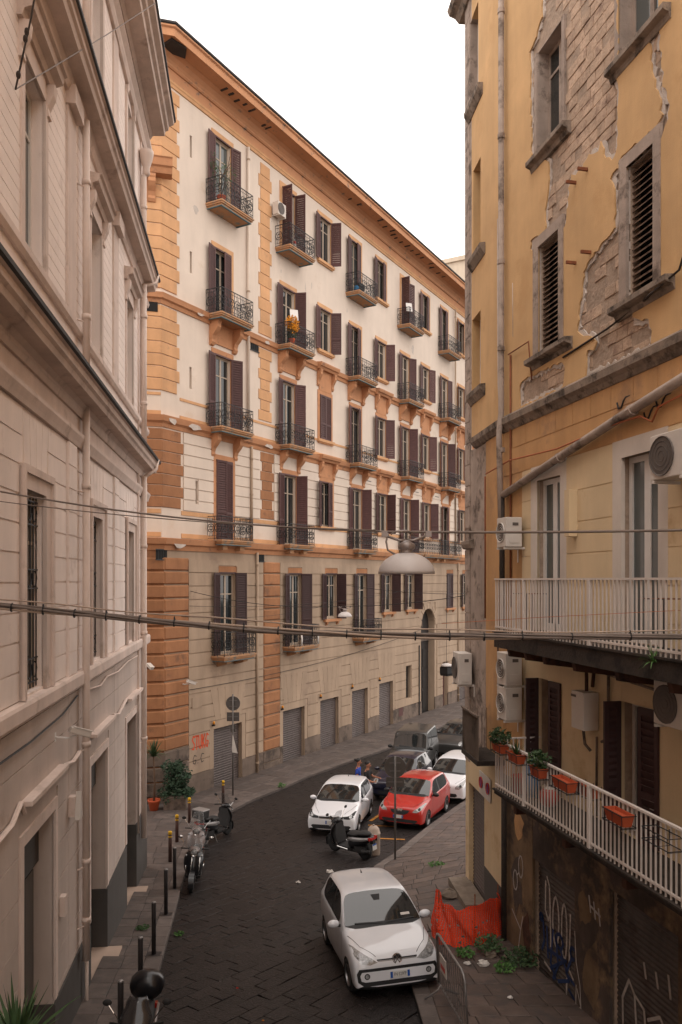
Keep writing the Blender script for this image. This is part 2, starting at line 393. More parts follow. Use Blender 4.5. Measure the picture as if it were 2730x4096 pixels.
# pavement along the orange building
MP, MA = V((-7.0705, 31.2559)), math.atan2(1, .5728)
md = V((math.cos(MA), math.sin(MA))); mn = V((md.y, -md.x))          # mn points out to the street
def mpt(s, o): p = MP + md*s + mn*o; return (p.x, p.y)
def kerb_out(s):
    lo, hi = .3, 6.
    for _ in range(30):
        mid = (lo+hi)/2; x, y = mpt(s, mid)
        if x > lerp_poly(MK if y > 29.69 else LK, y): hi = mid
        else: lo = mid
    return lo
zm = lambda x, y: G(y) + .1
sv = [-1.5]
while sv[-1] < 36: sv.append(sv[-1] + RN.uniform(.55, .85))
b = MB()
for s0, s1 in zip(sv, sv[1:]):
    q = [mpt(s0, .2), mpt(s0, kerb_out(s0)), mpt(s1, kerb_out(s1)), mpt(s1, .2)]
    b.add([(p[0], p[1], zm(*p)-.02) for p in q] + [(q[1][0], q[1][1], G(q[1][1])-.1), (q[2][0], q[2][1], G(q[2][1])-.1)], [(0,1,2,3), (1,4,5,2)])
wm = struct(b.out('corner_pavement', 'mortar')); wm['label'] = 'stone pavement in front of the roller shutters'
for s0, s1 in zip(sv, sv[1:]):
    k0, k1 = kerb_out(s0), kerb_out(s1)
    slab([mpt(s0, k0-.3), mpt(s0, k0+.01), mpt(s1, k1+.01), mpt(s1, k1-.3)], zm, .004, .16, 'kerb_stone', 'kerb', wm, .004, .015)
    n = max(2, round((k0-.5)/.75)); sh = RN.uniform(-.1, .1)
    ts = [0] + [(k+sh)/n for k in range(1, n)] + [1]
    for t0, t1 in zip(ts, ts[1:]):
        e = lambda k, t: .2+(k-.3-.2)*t
        slab([mpt(s0, e(k0, t0)), mpt(s0, e(k0, t1)), mpt(s1, e(k1, t1)), mpt(s1, e(k1, t0))], zm, .006, .05, 'pavement_slab', 'paving', wm, RN.uniform(-.005, .005))
# right pavement: the foot of the yellow building to the kerb
RW = [(4.87,10), (4.43,12), (3.44,16.7), (3.2,19.9), (4.5,23), (9,26), (9.5,34)]
def zr(x, y):
    c = lerp_poly(RK, y); w = lerp_poly(RW, y); t = max(0, min(1, (x-c)/max(.3, w-c)))
    k = 1 if y < 21 else max(0, 1-(y-21)/5)
    zc = G(y)+.12; return zc + (max(.03, zc) - zc)*t*k
rv = [10.]
while rv[-1] < 32.6: rv.append(rv[-1] + RN.uniform(.34, .5))
b = MB(); nb = 8
for y0, y1 in zip(rv, rv[1:]):
    for k in range(nb):
        def P(y, t): x = lerp_poly(RK, y) + (lerp_poly(RW, y)-lerp_poly(RK, y))*t; return (x, y, zr(x, y)-.02)
        b.add([P(y0, k/nb), P(y0, (k+1)/nb), P(y1, (k+1)/nb), P(y1, k/nb)], [(0,1,2,3)])
    b.add([P(y0, 0), P(y1, 0), (P(y1, 0)[0], y1, G(y1)-.1), (P(y0, 0)[0], y0, G(y0)-.1)], [(0,1,2,3)])
wr = struct(b.out('right_pavement', 'mortar')); wr['label'] = 'wide worn stone pavement beside the peeling yellow building'
for y0, y1 in zip(rv, rv[1:]):
    k0, k1, w0, w1 = lerp_poly(RK, y0), lerp_poly(RK, y1), lerp_poly(RW, y0), lerp_poly(RW, y1)
    slab([(k0, y0), (k0+.3, y0), (k1+.3, y1), (k1, y1)], zr, .004, .16, 'kerb_stone', 'kerb', wr, .003, .015)
    n = max(2, round((w0-k0-.3)/.5)); sh = RN.uniform(-.25, .25)
    ts = [0] + [(k+sh)/n for k in range(1, n)] + [1]
    for t0, t1 in zip(ts, ts[1:]):
        q = [(k0+.3+(w0-k0-.3)*t0, y0), (k0+.3+(w0-k0-.3)*t1, y0), (k1+.3+(w1-k1-.3)*t1, y1), (k1+.3+(w1-k1-.3)*t0, y1)]
        slab(q, zr, .007, .05, 'pavement_slab', 'paving_warm', wr, RN.uniform(-.012, .006))
# yellow parking lines between the parked cars
for name, pts in (('parking_line', [(.95,28.1), (1.85,27.9), (1.87,28.02), (.97,28.22)]), ('parking_line', [(1.0,28.75), (1.12,28.7), (1.75,30.2), (1.62,30.25)]), ('parking_line', [(1.2,26.3), (2.1,26.15), (2.1,26.27), (1.2,26.42)])):
    MB().add([(x, y, G(y)+.012) for x, y in pts], [(0,1,2,3)]).out(name, 'road_yellow', road)
# ------------------------------------------------------------------ orange and cream corner building
mb_root = facade('corner_building', 'tall cream apartment building with orange quoins, iron balconies and brown shutters at the bend', (MP.x, MP.y), MA)
BO, TO = .25, .08                                   # how far the base and the second storey stand out
CH = Matrix.Rotation(rad(-45), 4, 'Z')              # chamfered corner face: local x runs up to the corner
COLS = [(3.85,'B'), (9.0,'B'), (12.5,'W'), (15.85,'B'), (19.05,'W'), (22.4,'B'), (25.6,'W'), (28.9,'B'), (32.1,'W'), (35.4,'B'), (38.6,'W')]
ROWS = {5: (23.36, 26.45, 24.2, 0), 4: (18.68, 21.65, 19.5, 0), 3: (13.9, 17.1, 14.82, 0), 2: (9.15, 12.55, 10.25, TO)}
ROW1 = [(3.85,4.25,7.72), (9.2,4.25,7.72), (12.7,5.42,7.74), (16.1,4.25,7.76), (19.4,5.55,7.78), (22.65,5.6,7.8), (29.25,5.5,7.85), (32.3,5.5,7.85), (35.6,5.5,7.85)]
SHOPS = [(2.91,4.88,1.15), (8.14,10.06,1.15), (11.58,13.46,1.2), (14.96,16.82,1.28), (18.27,20.11,1.32), (31.0,32.8,1.35), (34.2,36.0,1.35)]
HW = .55; END = 41
def holes_for(r):
    fl, hd, sill, _ = ROWS[r]
    return [(c-HW, c+HW, fl if k == 'B' else sill, hd) for c, k in COLS]
slits = [(1.72, 1.86, 24.85, 25.75), (1.72, 1.86, 20.09, 20.98), (1.70, 1.84, 15.32, 16.22)]
up_holes = holes_for(5) + holes_for(4) + holes_for(3) + slits
wall(mb_root, 'wall', (0, END, 13.8, 28.2), up_holes, 0, .32, 'm_cream')
wall(mb_root, 'wall', (-.03, END, 8.9, 13.8), holes_for(2) + [(1.95, 2.1, 10.6, 11.55)], -TO, .32, 'm_cream')
base_holes = [(c-HW, c+HW, z0, z1) for c, z0, z1 in ROW1] + [(a, c, -1.6, t) for a, c, t in SHOPS] + [(24.35, 26.6, -1.6, 4.4), (22.0, 22.75, -.05, 2.0), (28.0, 28.9, -1.6, 1.7)]
pc, prd = 25.475, 1.125
arch = [(pc+prd*math.cos(a), 4.4+prd*math.sin(a)) for a in [math.pi*i/14 for i in range(15)]]
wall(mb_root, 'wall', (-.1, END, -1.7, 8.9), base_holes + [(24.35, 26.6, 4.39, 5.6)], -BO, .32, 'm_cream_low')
b = MB()
for (x0, z0), (x1, z1) in zip(arch, arch[1:]): b.hexa([(x1,-BO,z1),(x0,-BO,z0),(x0,.32,z0),(x1,.32,z1),(x1,-BO,5.6),(x0,-BO,5.6),(x0,.32,5.6),(x1,.32,5.6)])
b.out('arch_head', 'm_cream_low', mb_root)
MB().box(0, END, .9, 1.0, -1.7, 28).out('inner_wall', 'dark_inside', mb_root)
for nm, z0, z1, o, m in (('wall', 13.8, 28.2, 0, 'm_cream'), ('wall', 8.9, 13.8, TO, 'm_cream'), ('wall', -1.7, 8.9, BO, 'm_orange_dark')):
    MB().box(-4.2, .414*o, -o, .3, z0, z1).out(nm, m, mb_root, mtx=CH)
MB().prism([(-2.97, 2.97), (-2.97, 14), (-2.6, 14), (-2.6, 2.97)], 'z', -1.7, 28.2).out('side_wall', 'm_cream', mb_root)
MB().prism([(0, .2), (END, .2), (END, 14), (-2.9, 14), (-2.9, 3.1)], 'z', 28.2, 28.35).out('roof', 'm_slab', mb_root)
b = MB()
for z in slits: b.box(z[0]-.02, z[1]+.02, .2, .25, z[2], z[3])
b.box(1.95, 2.1, .1, .15, 10.6, 11.55); b.out('slit_back', 'r_stone', mb_root)
# --- mouldings that run along the front and turn the corner
def course(name, prof, m, a=0, e=END, o=0, cuts=()):
    pr = [(p[0]+o, p[1]) for p in prof]
    MB().sweep_mitre(pr, e, -1).out(name, m, mb_root); MB().sweep_mitre(pr, -4.2, 1).out(name, m, mb_root, mtx=CH)
course('cornice', [(-.1,27.08), (.05,27.1), (.07,27.2), (.1,27.24), (.1,27.32), (-.1,27.34)], 'm_orange')
course('frieze', [(-.1,27.34), (.03,27.34), (.03,27.78), (-.1,27.78)], 'm_soffit')
course('cornice', [(-.1,27.78), (.09,27.78), (.14,27.84), (.14,27.9), (.2,28.0), (.32,28.12), (.5,28.19), (-.1,28.2)], 'm_soffit')
course('eave', [(-.1,28.2), (1.02,28.2), (1.06,28.16), (1.1,28.16), (1.12,28.42), (1.2,28.46), (1.2,28.52), (-.1,28.52)], 'm_soffit')
course('gutter', [(.9,28.52), (1.2,28.523), (1.25,28.56), (1.25,28.63), (.9,28.63)], 'gutter')
for s in [3.1, 3.5, 4.0, 4.4, 4.9, 6.1, 6.4, 14.2, 15.0, 17.3, 18.2, 18.9, 19.4, 19.9, 20.6, 21.3, 22.1, 22.8, 23.4, 24.6, 25.2, 26.3, 27.1]:      # broken lath strips under the eave
    w = RN.uniform(.06, .14); y = -RN.uniform(.45, .8)
    MB().box(s, s+w*.8, y-RN.uniform(.12,.3), y+.08, 28.165, 28.205).out('bare_lath', 'gutter', mb_root)
course('string_course', [(-.1,18.3), (.05,18.3), (.08,18.45), (.16,18.5), (.18,18.62), (.2,18.7), (-.1,18.74)], 'm_trim')
course('string_course', [(-.1,13.45), (.12,13.45), (.15,13.6), (.24,13.68), (.27,13.8), (.29,13.9), (-.1,13.95)], 'm_trim')
course('string_course', [(-.1,8.62), (.05,8.62), (.1,8.8), (.2,8.86), (.24,9.0), (.26,9.08), (-.1,9.12)], 'm_trim', o=BO)
def band(z0, z1, o, r):
    hs_ = [(c-HW-.2, c+HW+.2, z0-1, z1+1) for c, k in COLS if k == 'B']
    for (a, e, c, d) in sub_rects((1.1, END, z0, z1), hs_): MB().box(a, e, -o-.025, .05, c, d).out('band', 'm_orange', mb_root)
    MB().box(-4, 0, -o-.025, .05, z0, z1).out('band', 'm_orange', mb_root, mtx=CH)
band(14.71, 14.82, 0, 3); band(13.95, 14.1, 0, 3); band(10.07, 10.24, TO, 2); band(9.14, 9.33, TO, 2)
# --- quoins
def quoins(z0, z1, step, o, wide, narrow, m, bev, proud):
    n = round((z1-z0)/step); st = (z1-z0)/n
    for i in range(n):
        g_ = .012 if proud < .05 else .024; a, c = z0+i*st+g_, z0+(i+1)*st-g_; w = wide if i % 2 else narrow
        MB().bbox(-.414*(o+proud)+.002, w, -o-proud, -o+.05, a, c, bev).out('quoin_block', m, mb_root)
        MB().bbox(-w*1.15, .414*(o+proud)-.002, -o-proud, -o+.05, a, c, bev).out('quoin_block', m, mb_root, mtx=CH)
quoins(18.9, 27.0, .515, 0, 1.06, .9, 'm_orange', .015, .04)
quoins(14.9, 18.25, .48, 0, 1.06, .9, 'm_orange', .015, .04)
quoins(10.3, 13.4, .45, TO, 1.2, 1.05, 'm_orange_dark', .02, .04)
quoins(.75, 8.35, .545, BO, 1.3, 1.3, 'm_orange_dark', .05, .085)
quoins(-1.6, .75, .58, BO, 1.34, 1.34, 'm_plinth', .03, .075)
def strip(z0, z1, step, o, a, e, ins, m, bev, proud):
    n = round((z1-z0)/step); st = (z1-z0)/n
    for i in range(n):
        d = ins if i % 2 else 0
        MB().bbox(a+d, e-d, -o-proud, -o+.05, z0+i*st+(.01 if proud < .05 else .022), z0+(i+1)*st-(.01 if proud < .05 else .022), bev).out('quoin_block', m, mb_root)
strip(18.9, 26.9, .575, 0, 6.52, 7.56, .15, 'm_orange', .012, .035)
strip(14.9, 18.25, .48, 0, 6.52, 7.56, .15, 'm_orange', .012, .035)
strip(10.3, 13.4, .445, TO, 6.55, 7.62, .14, 'm_orange_dark', .015, .04)
strip(-.5, 8.3, .55, BO, 6.54, 7.85, 0, 'm_orange_dark', .05, .085); strip(-1.6, -.5, .55, BO, 6.52, 7.87, 0, 'm_plinth', .02, .06)
# --- horizontal rustication of the two lower zones (each course between openings is one block)
def rust(z0, z1, step, o, holes, m, a0, a1, cuts):
    n = round((z1-z0)/step); st = (z1-z0)/n
    for i in range(n):
        a, c = z0+i*st+.021, z0+(i+1)*st-.021
        edges = [a0] + [x for x in cuts if a0 < x < a1] + [a1]
        for e0, e1 in zip(edges, edges[1:]):
            for r in sub_rects((e0, e1, a, c), holes):
                if r[1]-r[0] > .04 and r[3]-r[2] > .04: MB().box(r[0], r[1], -o-.045, -o+.03, r[2], r[3]).out('ashlar_course', m, mb_root)
mids2 = [5.2, 6.5, 7.6, 10.8, 14.2, 17.5, 20.8, 24, 27.3, 30.5, 33.8, 37]
fr2 = [(c-HW-.2, c+HW+.2, 9.3 if k == 'B' else 10.0, 13.7) for c, k in COLS] + [(6.5, 7.65, 9, 14), (1.93, 2.12, 10.58, 11.57)]
rust(10.26, 13.44, .455, TO, fr2, 'm_cream', 1.22, END, mids2)
frb = [(c-HW-.06, c+HW+.06, z0-.1, z1+.35) for c, z0, z1 in ROW1] + [(a-.28, c+.28, -1.6, t+.36) for a, c, t in SHOPS] + [(24.05, 26.95, -1.6, 4.4), (24.3, 26.65, 4.3, 5.95), (6.5, 7.9, -2, 9), (21.95, 22.8, -.1, 2.05), (27.95, 28.95, -1.6, 1.75)]
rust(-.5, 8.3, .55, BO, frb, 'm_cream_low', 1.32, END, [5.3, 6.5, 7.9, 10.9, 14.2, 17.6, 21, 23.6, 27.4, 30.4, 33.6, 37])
for r in sub_rects((1.34, END, -1.65, -.5), [(a-.02, c+.02, -2, 2) for a, c, t in SHOPS] + [(24.35, 26.6, -2, 4), (6.5, 7.9, -3, 9), (28, 28.9, -2, 2)]): MB().box(r[0], r[1], -BO-.05, -BO+.03, r[2], r[3]).out('plinth', 'm_plinth', mb_root)
# --- shutter leaves, windows
LEAF = {}
def leaf_mesh(w, h, m):
    k = (round(w, 2), round(h, 2), m)
    if k in LEAF: return LEAF[k]
    b = MB(); t = .02
    b.box(0, .07, -t, t, 0, h); b.box(w-.07, w, -t, t, 0, h)
    for z0, z1 in ((0, .1), (h*.34, h*.34+.09), (h-.09, h)): b.box(.07, w-.07, -t, t, z0, z1)
    for z0, z1 in ((.1, h*.34), (h*.34+.09, h-.09)):
        n = max(1, int((z1-z0)/.1))
        for i in range(n):
            z = z0+(i+.5)*(z1-z0)/n
            b.add([(.07,-.02,z-.055),(w-.07,-.02,z-.055),(w-.07,.016,z+.052),(.07,.016,z+.052),(.07,-.014,z-.062),(w-.07,-.014,z-.062),(w-.07,.022,z+.045),(.07,.022,z+.045)], [(0,1,2,3),(7,6,5,4),(0,4,5,1),(2,6,7,3)])
    LEAF[k] = b.mesh('shutter', m); return LEAF[k]
WINM = {}
def win_mesh(w, h, m='frame_cream'):
    k = (round(w, 2), round(h, 2), m)
    if k in WINM: return WINM[k]
    b = MB(); f = .07
    b.box(0, f, -.03, .03, 0, h); b.box(w-f, w, -.03, .03, 0, h); b.box(f, w-f, -.03, .03, 0, .12); b.box(f, w-f, -.03, .03, h-.08, h)
    b.box(w/2-.05, w/2+.05, -.035, .035, .12, h-.08); b.box(f, w-f, -.025, .025, h*.74, h*.74+.05)
    g = MB(); g.box(f, w/2-.05, -.006, .006, .12, h-.08); g.box(w/2+.05, w-f, -.006, .006, .12, h-.08)
    WINM[k] = (b.mesh('window', m), g.mesh('pane', 'glass_pale' if RN.random() < .35 else 'glass')); return WINM[k]
def window(root, s0, s1, z0, z1, out, angs, surround=True, m='shutter_brown', depth=.16, so=.0, mat_s='m_orange'):
    wm_, gm = win_mesh(s1-s0, z1-z0); depth = .14-out
    w = obj('window', wm_, root, (s0, depth, z0)); obj('pane', gm, w)
    f = MB(); hh = z1-z0; ww = s1-s0; y = -out-depth
    if surround:
        f.box(-.2, 0, y-.04, y+.02, 0, hh+.28); f.box(ww, ww+.2, y-.04, y+.02, 0, hh+.28); f.box(0, ww, y-.04, y+.02, hh, hh+.28)
        f.out('surround', mat_s, w)
    lm = leaf_mesh(ww/2, hh+.06, m)
    dk = MB(); dk.box(-.02, ww+.02, y-.06, y+.0, hh-.0, hh+.07); dk.out('shutter_head', m, w)
    if angs:
        aL, aR = angs
        obj('shutter', lm, w, (0, y-.065, -.02), (0, 0, -rad(aL))); obj('shutter', lm, w, (ww, y-.065, -.02), (0, 0, math.pi + rad(aR)))
    return w
ANG = {5: [(172,168),(92,98),(170,112),(170,8),(170,12),(95,168),(170,10),(170,8),(165,20),(170,90),(170,10)],
       4: [(170,6),(172,112),(170,118),(170,12),(170,118),(170,150),(170,155),(168,168),(160,110),(170,90),(170,10)],
       3: [(170,152),(165,142),(0,0),(162,18),(165,132),(165,118),(165,135),(165,120),(165,120),(170,90),(170,10)],
       2: [(14,4),(170,112),(160,8),(170,112),(168,96),(170,110),(165,118),(160,12),(165,100),(170,90),(170,10)]}
ANG1 = [(168,156),(165,142),(170,94),(168,156),(170,96),(170,96),(0,0),(165,100),(170,90)]
def scroll(w, h, d):
    """S-shaped console profile (outward, z), top at 0"""
    return [(-.05,0), (d,0), (d,-.1*h), (d*.93,-.16*h), (d*.95,-.3*h), (d*.72,-.45*h), (d*.4,-.6*h), (d*.28,-.75*h), (d*.34,-.86*h), (d*.22,-.97*h), (.02,-h), (-.05,-h)]
CONS = {}
def console(w, h, d, m='m_trim'):
    k = (w, h, d, m)
    if k not in CONS: CONS[k] = MB().sweep(scroll(w, h, d), -w/2, w/2).mesh('bracket', m)
    return CONS[k]
# iron railings with ring scrolls
def ring(b, c, r, pl, rad_=.011, n=9):
    pts = []
    for i in range(n+1):
        a = 2*math.pi*i/n; u, v = r*math.cos(a), r*math.sin(a)
        pts.append((c[0]+u, c[1], c[2]+v) if pl == 'x' else (c[0], c[1]+u, c[2]+v))
    b.tube(pts, rad_, 3, False)
def rail_panel(b, a, e, fixed, pl, h, bay):
    n = max(1, round(abs(e-a)/bay)); P = lambda t, z: (t, fixed, z) if pl == 'x' else (fixed, t, z)
    for z, r in ((.05, .014), (.16, .009), (h-.14, .01), (h, .02)): b.tube([P(a, z), P(e, z)], r, 4)
    for i in range(n+1):
        t = a+(e-a)*i/n; b.tube([P(t, 0), P(t, h)], .014, 4)
    for i in range(n):
        t = a+(e-a)*(i+.5)/n; w = abs(e-a)/n; c = P(t, .5*h); R_ = min(w*.46, .3*h)
        ring(b, c, R_, pl); ring(b, (c[0], c[1], c[2]), R_*.45, pl, .012)
        for dx, dz in ((-.5,.62), (.5,.62), (-.5,-.62), (.5,-.62)):
            q = P(t+dx*R_*1.0, .5*h+dz*R_*1.05); ring(b, q, R_*.34, pl, .011, 6)
        b.tube([P(t, .05), P(t, .5*h-R_)], .009, 3); b.tube([P(t, .5*h+R_), P(t, h)], .009, 3)
        b.tube([P(t-w*.3, .05), P(t, .5*h), P(t-w*.3, h)], .008, 3); b.tube([P(t+w*.3, .05), P(t, .5*h), P(t+w*.3, h)], .008, 3)
RAIL = {}
def railing_mesh(hw, d, h):
    k = (hw, d, h)
    if k not in RAIL:
        b = MB(); rail_panel(b, -hw+.04, hw-.04, -d+.05, 'x', h, .4); rail_panel(b, -d+.05, 0, -hw+.04, 'y', h, .42); rail_panel(b, -d+.05, 0, hw-.04, 'y', h, .42)
        RAIL[k] = b.mesh('railing', 'iron')
    return RAIL[k]
SLAB = {}
def balcony(root, c, z, out, hw=1.14, d=.88, h=1.02, brackets=None, thick=.2, m='m_slab'):
    k = (hw, d, thick, m)
    if k not in SLAB:
        b = MB(); b.box(-hw, hw, -d, .02, -.06, 0); b.box(-hw+.04, hw-.04, -d+.04, .02, -.13, -.06); b.box(-hw+.1, hw-.1, -d+.1, .02, -thick, -.13)
        SLAB[k] = b.mesh('balcony', m)
    o = obj('balcony', SLAB[k], root, (c, -out, z)); obj('railing', railing_mesh(hw, d, h), o)
    kd = ('drip', hw, d, thick)
    if kd not in SLAB: SLAB[kd] = MB().box(-hw+.09, hw-.09, -d+.085, -d+.17, -thick-.035, -thick).box(-hw+.085, -hw+.17, -d+.17, .0, -thick-.035, -thick).box(hw-.17, hw-.085, -d+.17, .0, -thick-.035, -thick).mesh('drip_edge', 'm_drip')
    obj('drip_edge', SLAB[kd], o)
    if brackets:
        for x in brackets[0]: obj('bracket', console(*brackets[1:]), o, (x, 0, -thick))
    return o
balc = {}
for r, (fl, hd, sill, o) in ROWS.items():
    for i, (c, k) in enumerate(COLS):
        if k == 'B':
            w = window(mb_root, c-HW, c+HW, fl, hd, o, ANG[r][i], r != 2 or True, mat_s='m_orange' if r > 3 else 'm_trim')
            br = None
            if r in (4, 3): br = ((-.78, .78), .24, 1.05, .5)
            lng = r == 2 and i == 7                                  # one long balcony towards the far end
            balc[r, i] = balcony(mb_root, 26.9 if lng else c, fl, o, hw=3.25 if lng else 1.14, brackets=br, d=.88 if r > 2 else .8, h=1.02 if r > 3 else .98)
            if r in (4, 3): MB().box(-.66, .66, -.06, .02, -1.1, -.2).out('console_panel', 'm_trim', balc[r, i])
            if r == 2:
                for x in (-.6, .6): MB().box(x-.16, x+.16, -.55, -BO+o, -.42, -.2).out('bracket', 'm_slab', balc[r, i])
        else:
            w = window(mb_root, c-HW, c+HW, sill, hd, o, ANG[r][i], mat_s='m_orange' if r > 3 else 'm_trim')
            MB().box(-.26, 2*HW+.26, -.3, -.1, -.14, 0).box(-.2, 2*HW+.2, -.24, -.1, -.2, -.14).out('sill', 'm_orange', w)
            if r in (3, 2):
                zt = 18.72 if r == 3 else 13.92
                hd_ = MB().sweep([(o, zt-.32), (o+.22, zt-.3), (o+.28, zt-.2), (o+.36, zt-.16), (o+.4, zt-.04), (o+.4, zt+.02), (o, zt+.06)], c-.95, c+.95).out('window_hood', 'm_trim', mb_root)
                for x in (-.72, .72): obj('bracket', console(.2, .85, .28), hd_, (c+x, -o, zt-.32))
                MB().box(c-.62, c+.62, -o-.05, -o+.02, hd+.28, zt-.34).out('console_panel', 'm_trim', hd_)
for i, (c, z0, z1) in enumerate(ROW1):
    w = window(mb_root, c-HW, c+HW, z0, z1, BO, ANG1[i], False, m='shutter_dark')
    MB().box(-.12, 2*HW+.12, -.185, -.11, z1-z0+.02, z1-z0+.32).out('surround', 'm_orange_dark', w)
    if i in (0, 1, 3):
        bb = balcony(mb_root, c, z0, BO, d=.78, h=1.0, m='m_slab')
        for x in (-.6, .6): MB().sweep([(-.02,-.2), (.6,-.2), (.55,-.34), (.2,-.44), (-.02,-.5)], x-.15, x+.15).out('bracket', 'm_slab', bb)
        balc[1, i] = bb
    else:
        MB().box(-.28, 2*HW+.28, -.34, -.1, -.16, -.03).out('sill', 'm_trim', w)
        for x in (0, 2*HW): MB().sweep([(.12,-.16), (.32,-.16), (.28,-.26), (.14,-.4)], x-.08, x+.08).out('bracket', 'm_trim', w)
# --- roller shutters, portal, small openings
def roller(root, s0, s1, z0, z1, y, m='roller', pitch=.105, mtx=None):
    b = MB(); n = int((z1-z0)/pitch); prof = []
    for i in range(n+1):
        z = z0 + (z1-z0)*i/n
        prof += [(0, z), (.022, z+pitch*.3), (.022, z+pitch*.7)] if i < n else [(0, z)]
    k = len(prof)
    b.add([(s0, y-o, z) for o, z in prof] + [(s1, y-o, z) for o, z in prof], [(i, i+1, k+i+1, k+i) for i in range(k-1)])
    b.box(s0, s1, y+.01, y+.03, z0, z1)
    return b.out('roller_shutter', m, root, mtx=mtx)
for a, c, t in SHOPS:
    r = roller(mb_root, a, c, -1.5, t, -.08)
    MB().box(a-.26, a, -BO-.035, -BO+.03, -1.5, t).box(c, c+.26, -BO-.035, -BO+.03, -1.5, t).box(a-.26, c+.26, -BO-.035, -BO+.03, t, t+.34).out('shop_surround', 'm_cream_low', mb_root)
    for q in (-2, -1, 0, 1, 2):                                      # fanned voussoirs over each shop
        x = (a+c)/2 + q*.36; x2 = (a+c)/2 + q*.5
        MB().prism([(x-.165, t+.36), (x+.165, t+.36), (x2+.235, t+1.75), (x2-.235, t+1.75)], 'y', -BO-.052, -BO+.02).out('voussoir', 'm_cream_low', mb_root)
for q in range(9):                                                   # portal voussoirs
    a0, a1 = math.pi*q/9+.02, math.pi*(q+1)/9-.02
    f = lambda a, r: (pc+r*math.cos(a), 4.4+r*math.sin(a))
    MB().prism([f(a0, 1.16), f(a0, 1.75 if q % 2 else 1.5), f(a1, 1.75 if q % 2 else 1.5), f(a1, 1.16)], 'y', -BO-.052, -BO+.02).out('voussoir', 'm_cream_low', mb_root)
dd = MB().box(24.35, 25.45, .22, .27, -1.6, 3.35).box(25.5, 26.6, .22, .27, -1.6, 3.35).out('door', 'door_dark', mb_root)
for x in (24.5, 25.65):
    for z in (-1.2, .2, 1.6): MB().box(x, x+.8, .19, .225, z, z+1.2).out('door_panel', 'door_dark', dd)
MB().box(24.35, 26.6, .1, .25, 3.35, 3.55).out('transom', 'm_plinth', mb_root)
MB().prism([(26.6, 3.55)] + arch + [(24.35, 3.55)], 'y', .2, .26).out('fanlight', 'door_dark', mb_root)
b = MB(); ring(b, (25.2, .17, 4.45), .28, 'x', .03, 14); b.out('round_emblem', 'm_plinth', mb_root)
w = obj('window', MB().box(22.0, 22.75, .02, .06, -.05, 2.0).mesh('window', 'dark_inside'), mb_root)
for k in range(5): MB().box(22.05+k*.15, 22.075+k*.15, -.1, -.07, -.05, 2.0).out('bar', 'iron', w)
MB().box(28.0, 28.9, .0, .06, -1.55, 1.7).out('door', 'shutter_brown', mb_root)
MB().box(20.9, 21.5, -BO-.06, -BO, -1.0, -.5).out('meter_hatch', 'shutter_brown', mb_root)
for s0, z0, o in ((5.9, 18.0, 0), (16.9, 13.2, TO), (23.6, 13.2, TO), (27.0, 13.2, TO), (6.0, 8.3, BO), (-.55, 8.25, BO)):
    b = MB(); b.box(s0, s0+.62, -o-.015, -o+.005, z0, z0+.36)
    v = b.out('vent', 'dark_inside', mb_root); MB().box(s0-.03, s0+.65, -o-.05, -o-.016, z0+.36, z0+.4).box(s0-.03, s0+.65, -o-.05, -o-.016, z0-.04, z0).out('vent_frame', 'iron', v)
    for k in range(4): MB().box(s0+.1+k*.14, s0+.12+k*.14, -o-.03, -o-.016, z0, z0+.36).out('vent_bar', 'iron', v)
v = MB().box(-1.0, -.12, -.06, .0, 17.95, 18.32).out('vent', 'dark_inside', mb_root, mtx=CH)
# hooded window on the chamfered corner
hd_ = MB().sweep([(0, 23.2), (.35, 23.25), (.42, 23.45), (.5, 23.5), (.55, 23.75), (.6, 23.8), (0, 23.9)], -2.6, .42).out('window_hood', 'm_trim', mb_root, mtx=CH)
for x in (-.35, -2.2): MB().sweep([(p[0], p[1]+23.2) for p in scroll(.25, 1.0, .4)], x-.14, x+.14).out('bracket', 'm_trim', hd_, mtx=CH)
MB().box(-2.05, -.5, -.06, .02, 22.2, 23.2).out('console_panel', 'm_trim', hd_, mtx=CH)
# downpipes
for s, z1, z0, o in ((5.62, 27.05, 13.9, 0), (5.75, 13.5, 9.1, TO), (5.95, 8.7, -1.5, BO), (30.6, 27.05, 9.1, TO), (30.75, 8.7, -1.5, BO)):
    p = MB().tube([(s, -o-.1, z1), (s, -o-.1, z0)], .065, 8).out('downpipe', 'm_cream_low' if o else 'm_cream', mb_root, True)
    for z in (z1-.6, (z0+z1)/2, z0+.6): MB().tube([(s, -o-.1, z), (s, -o-.1, z+.08)], .08, 8).out('pipe_collar', 'm_cream_low', p)
MB().tube([(23.9, -BO-.08, 3.2), (23.9, -BO-.08, -1.5)], .04, 6).out('downpipe', 'trim_black', mb_root)
# roof terrace rail over the corner
b = MB()
for k in range(26): b.tube([(-2.7+k*.12, .9, 28.5), (-2.7+k*.12, .9, 29.6)], .012, 4)
b.tube([(-2.8, .9, 29.6), (.4, .9, 29.6)], .02, 4); b.tube([(-2.8, .9, 28.7), (.4, .9, 28.7)], .02, 4)
b.out('roof_railing', 'pole_grey', mb_root)
# eroded corner of the eave
MB().prism([(-.4,-.9), (.3,-1.05), (.75,-.6), (.2,-.3), (-.3,-.4)], 'z', 28.13, 28.21).out('bare_lath', 'gutter', mb_root)
MB().tube([(24.8, 1.5, 28.3), (24.8, 1.5, 31.0)], .015, 4).out('aerial', 'pole_grey', mb_root)
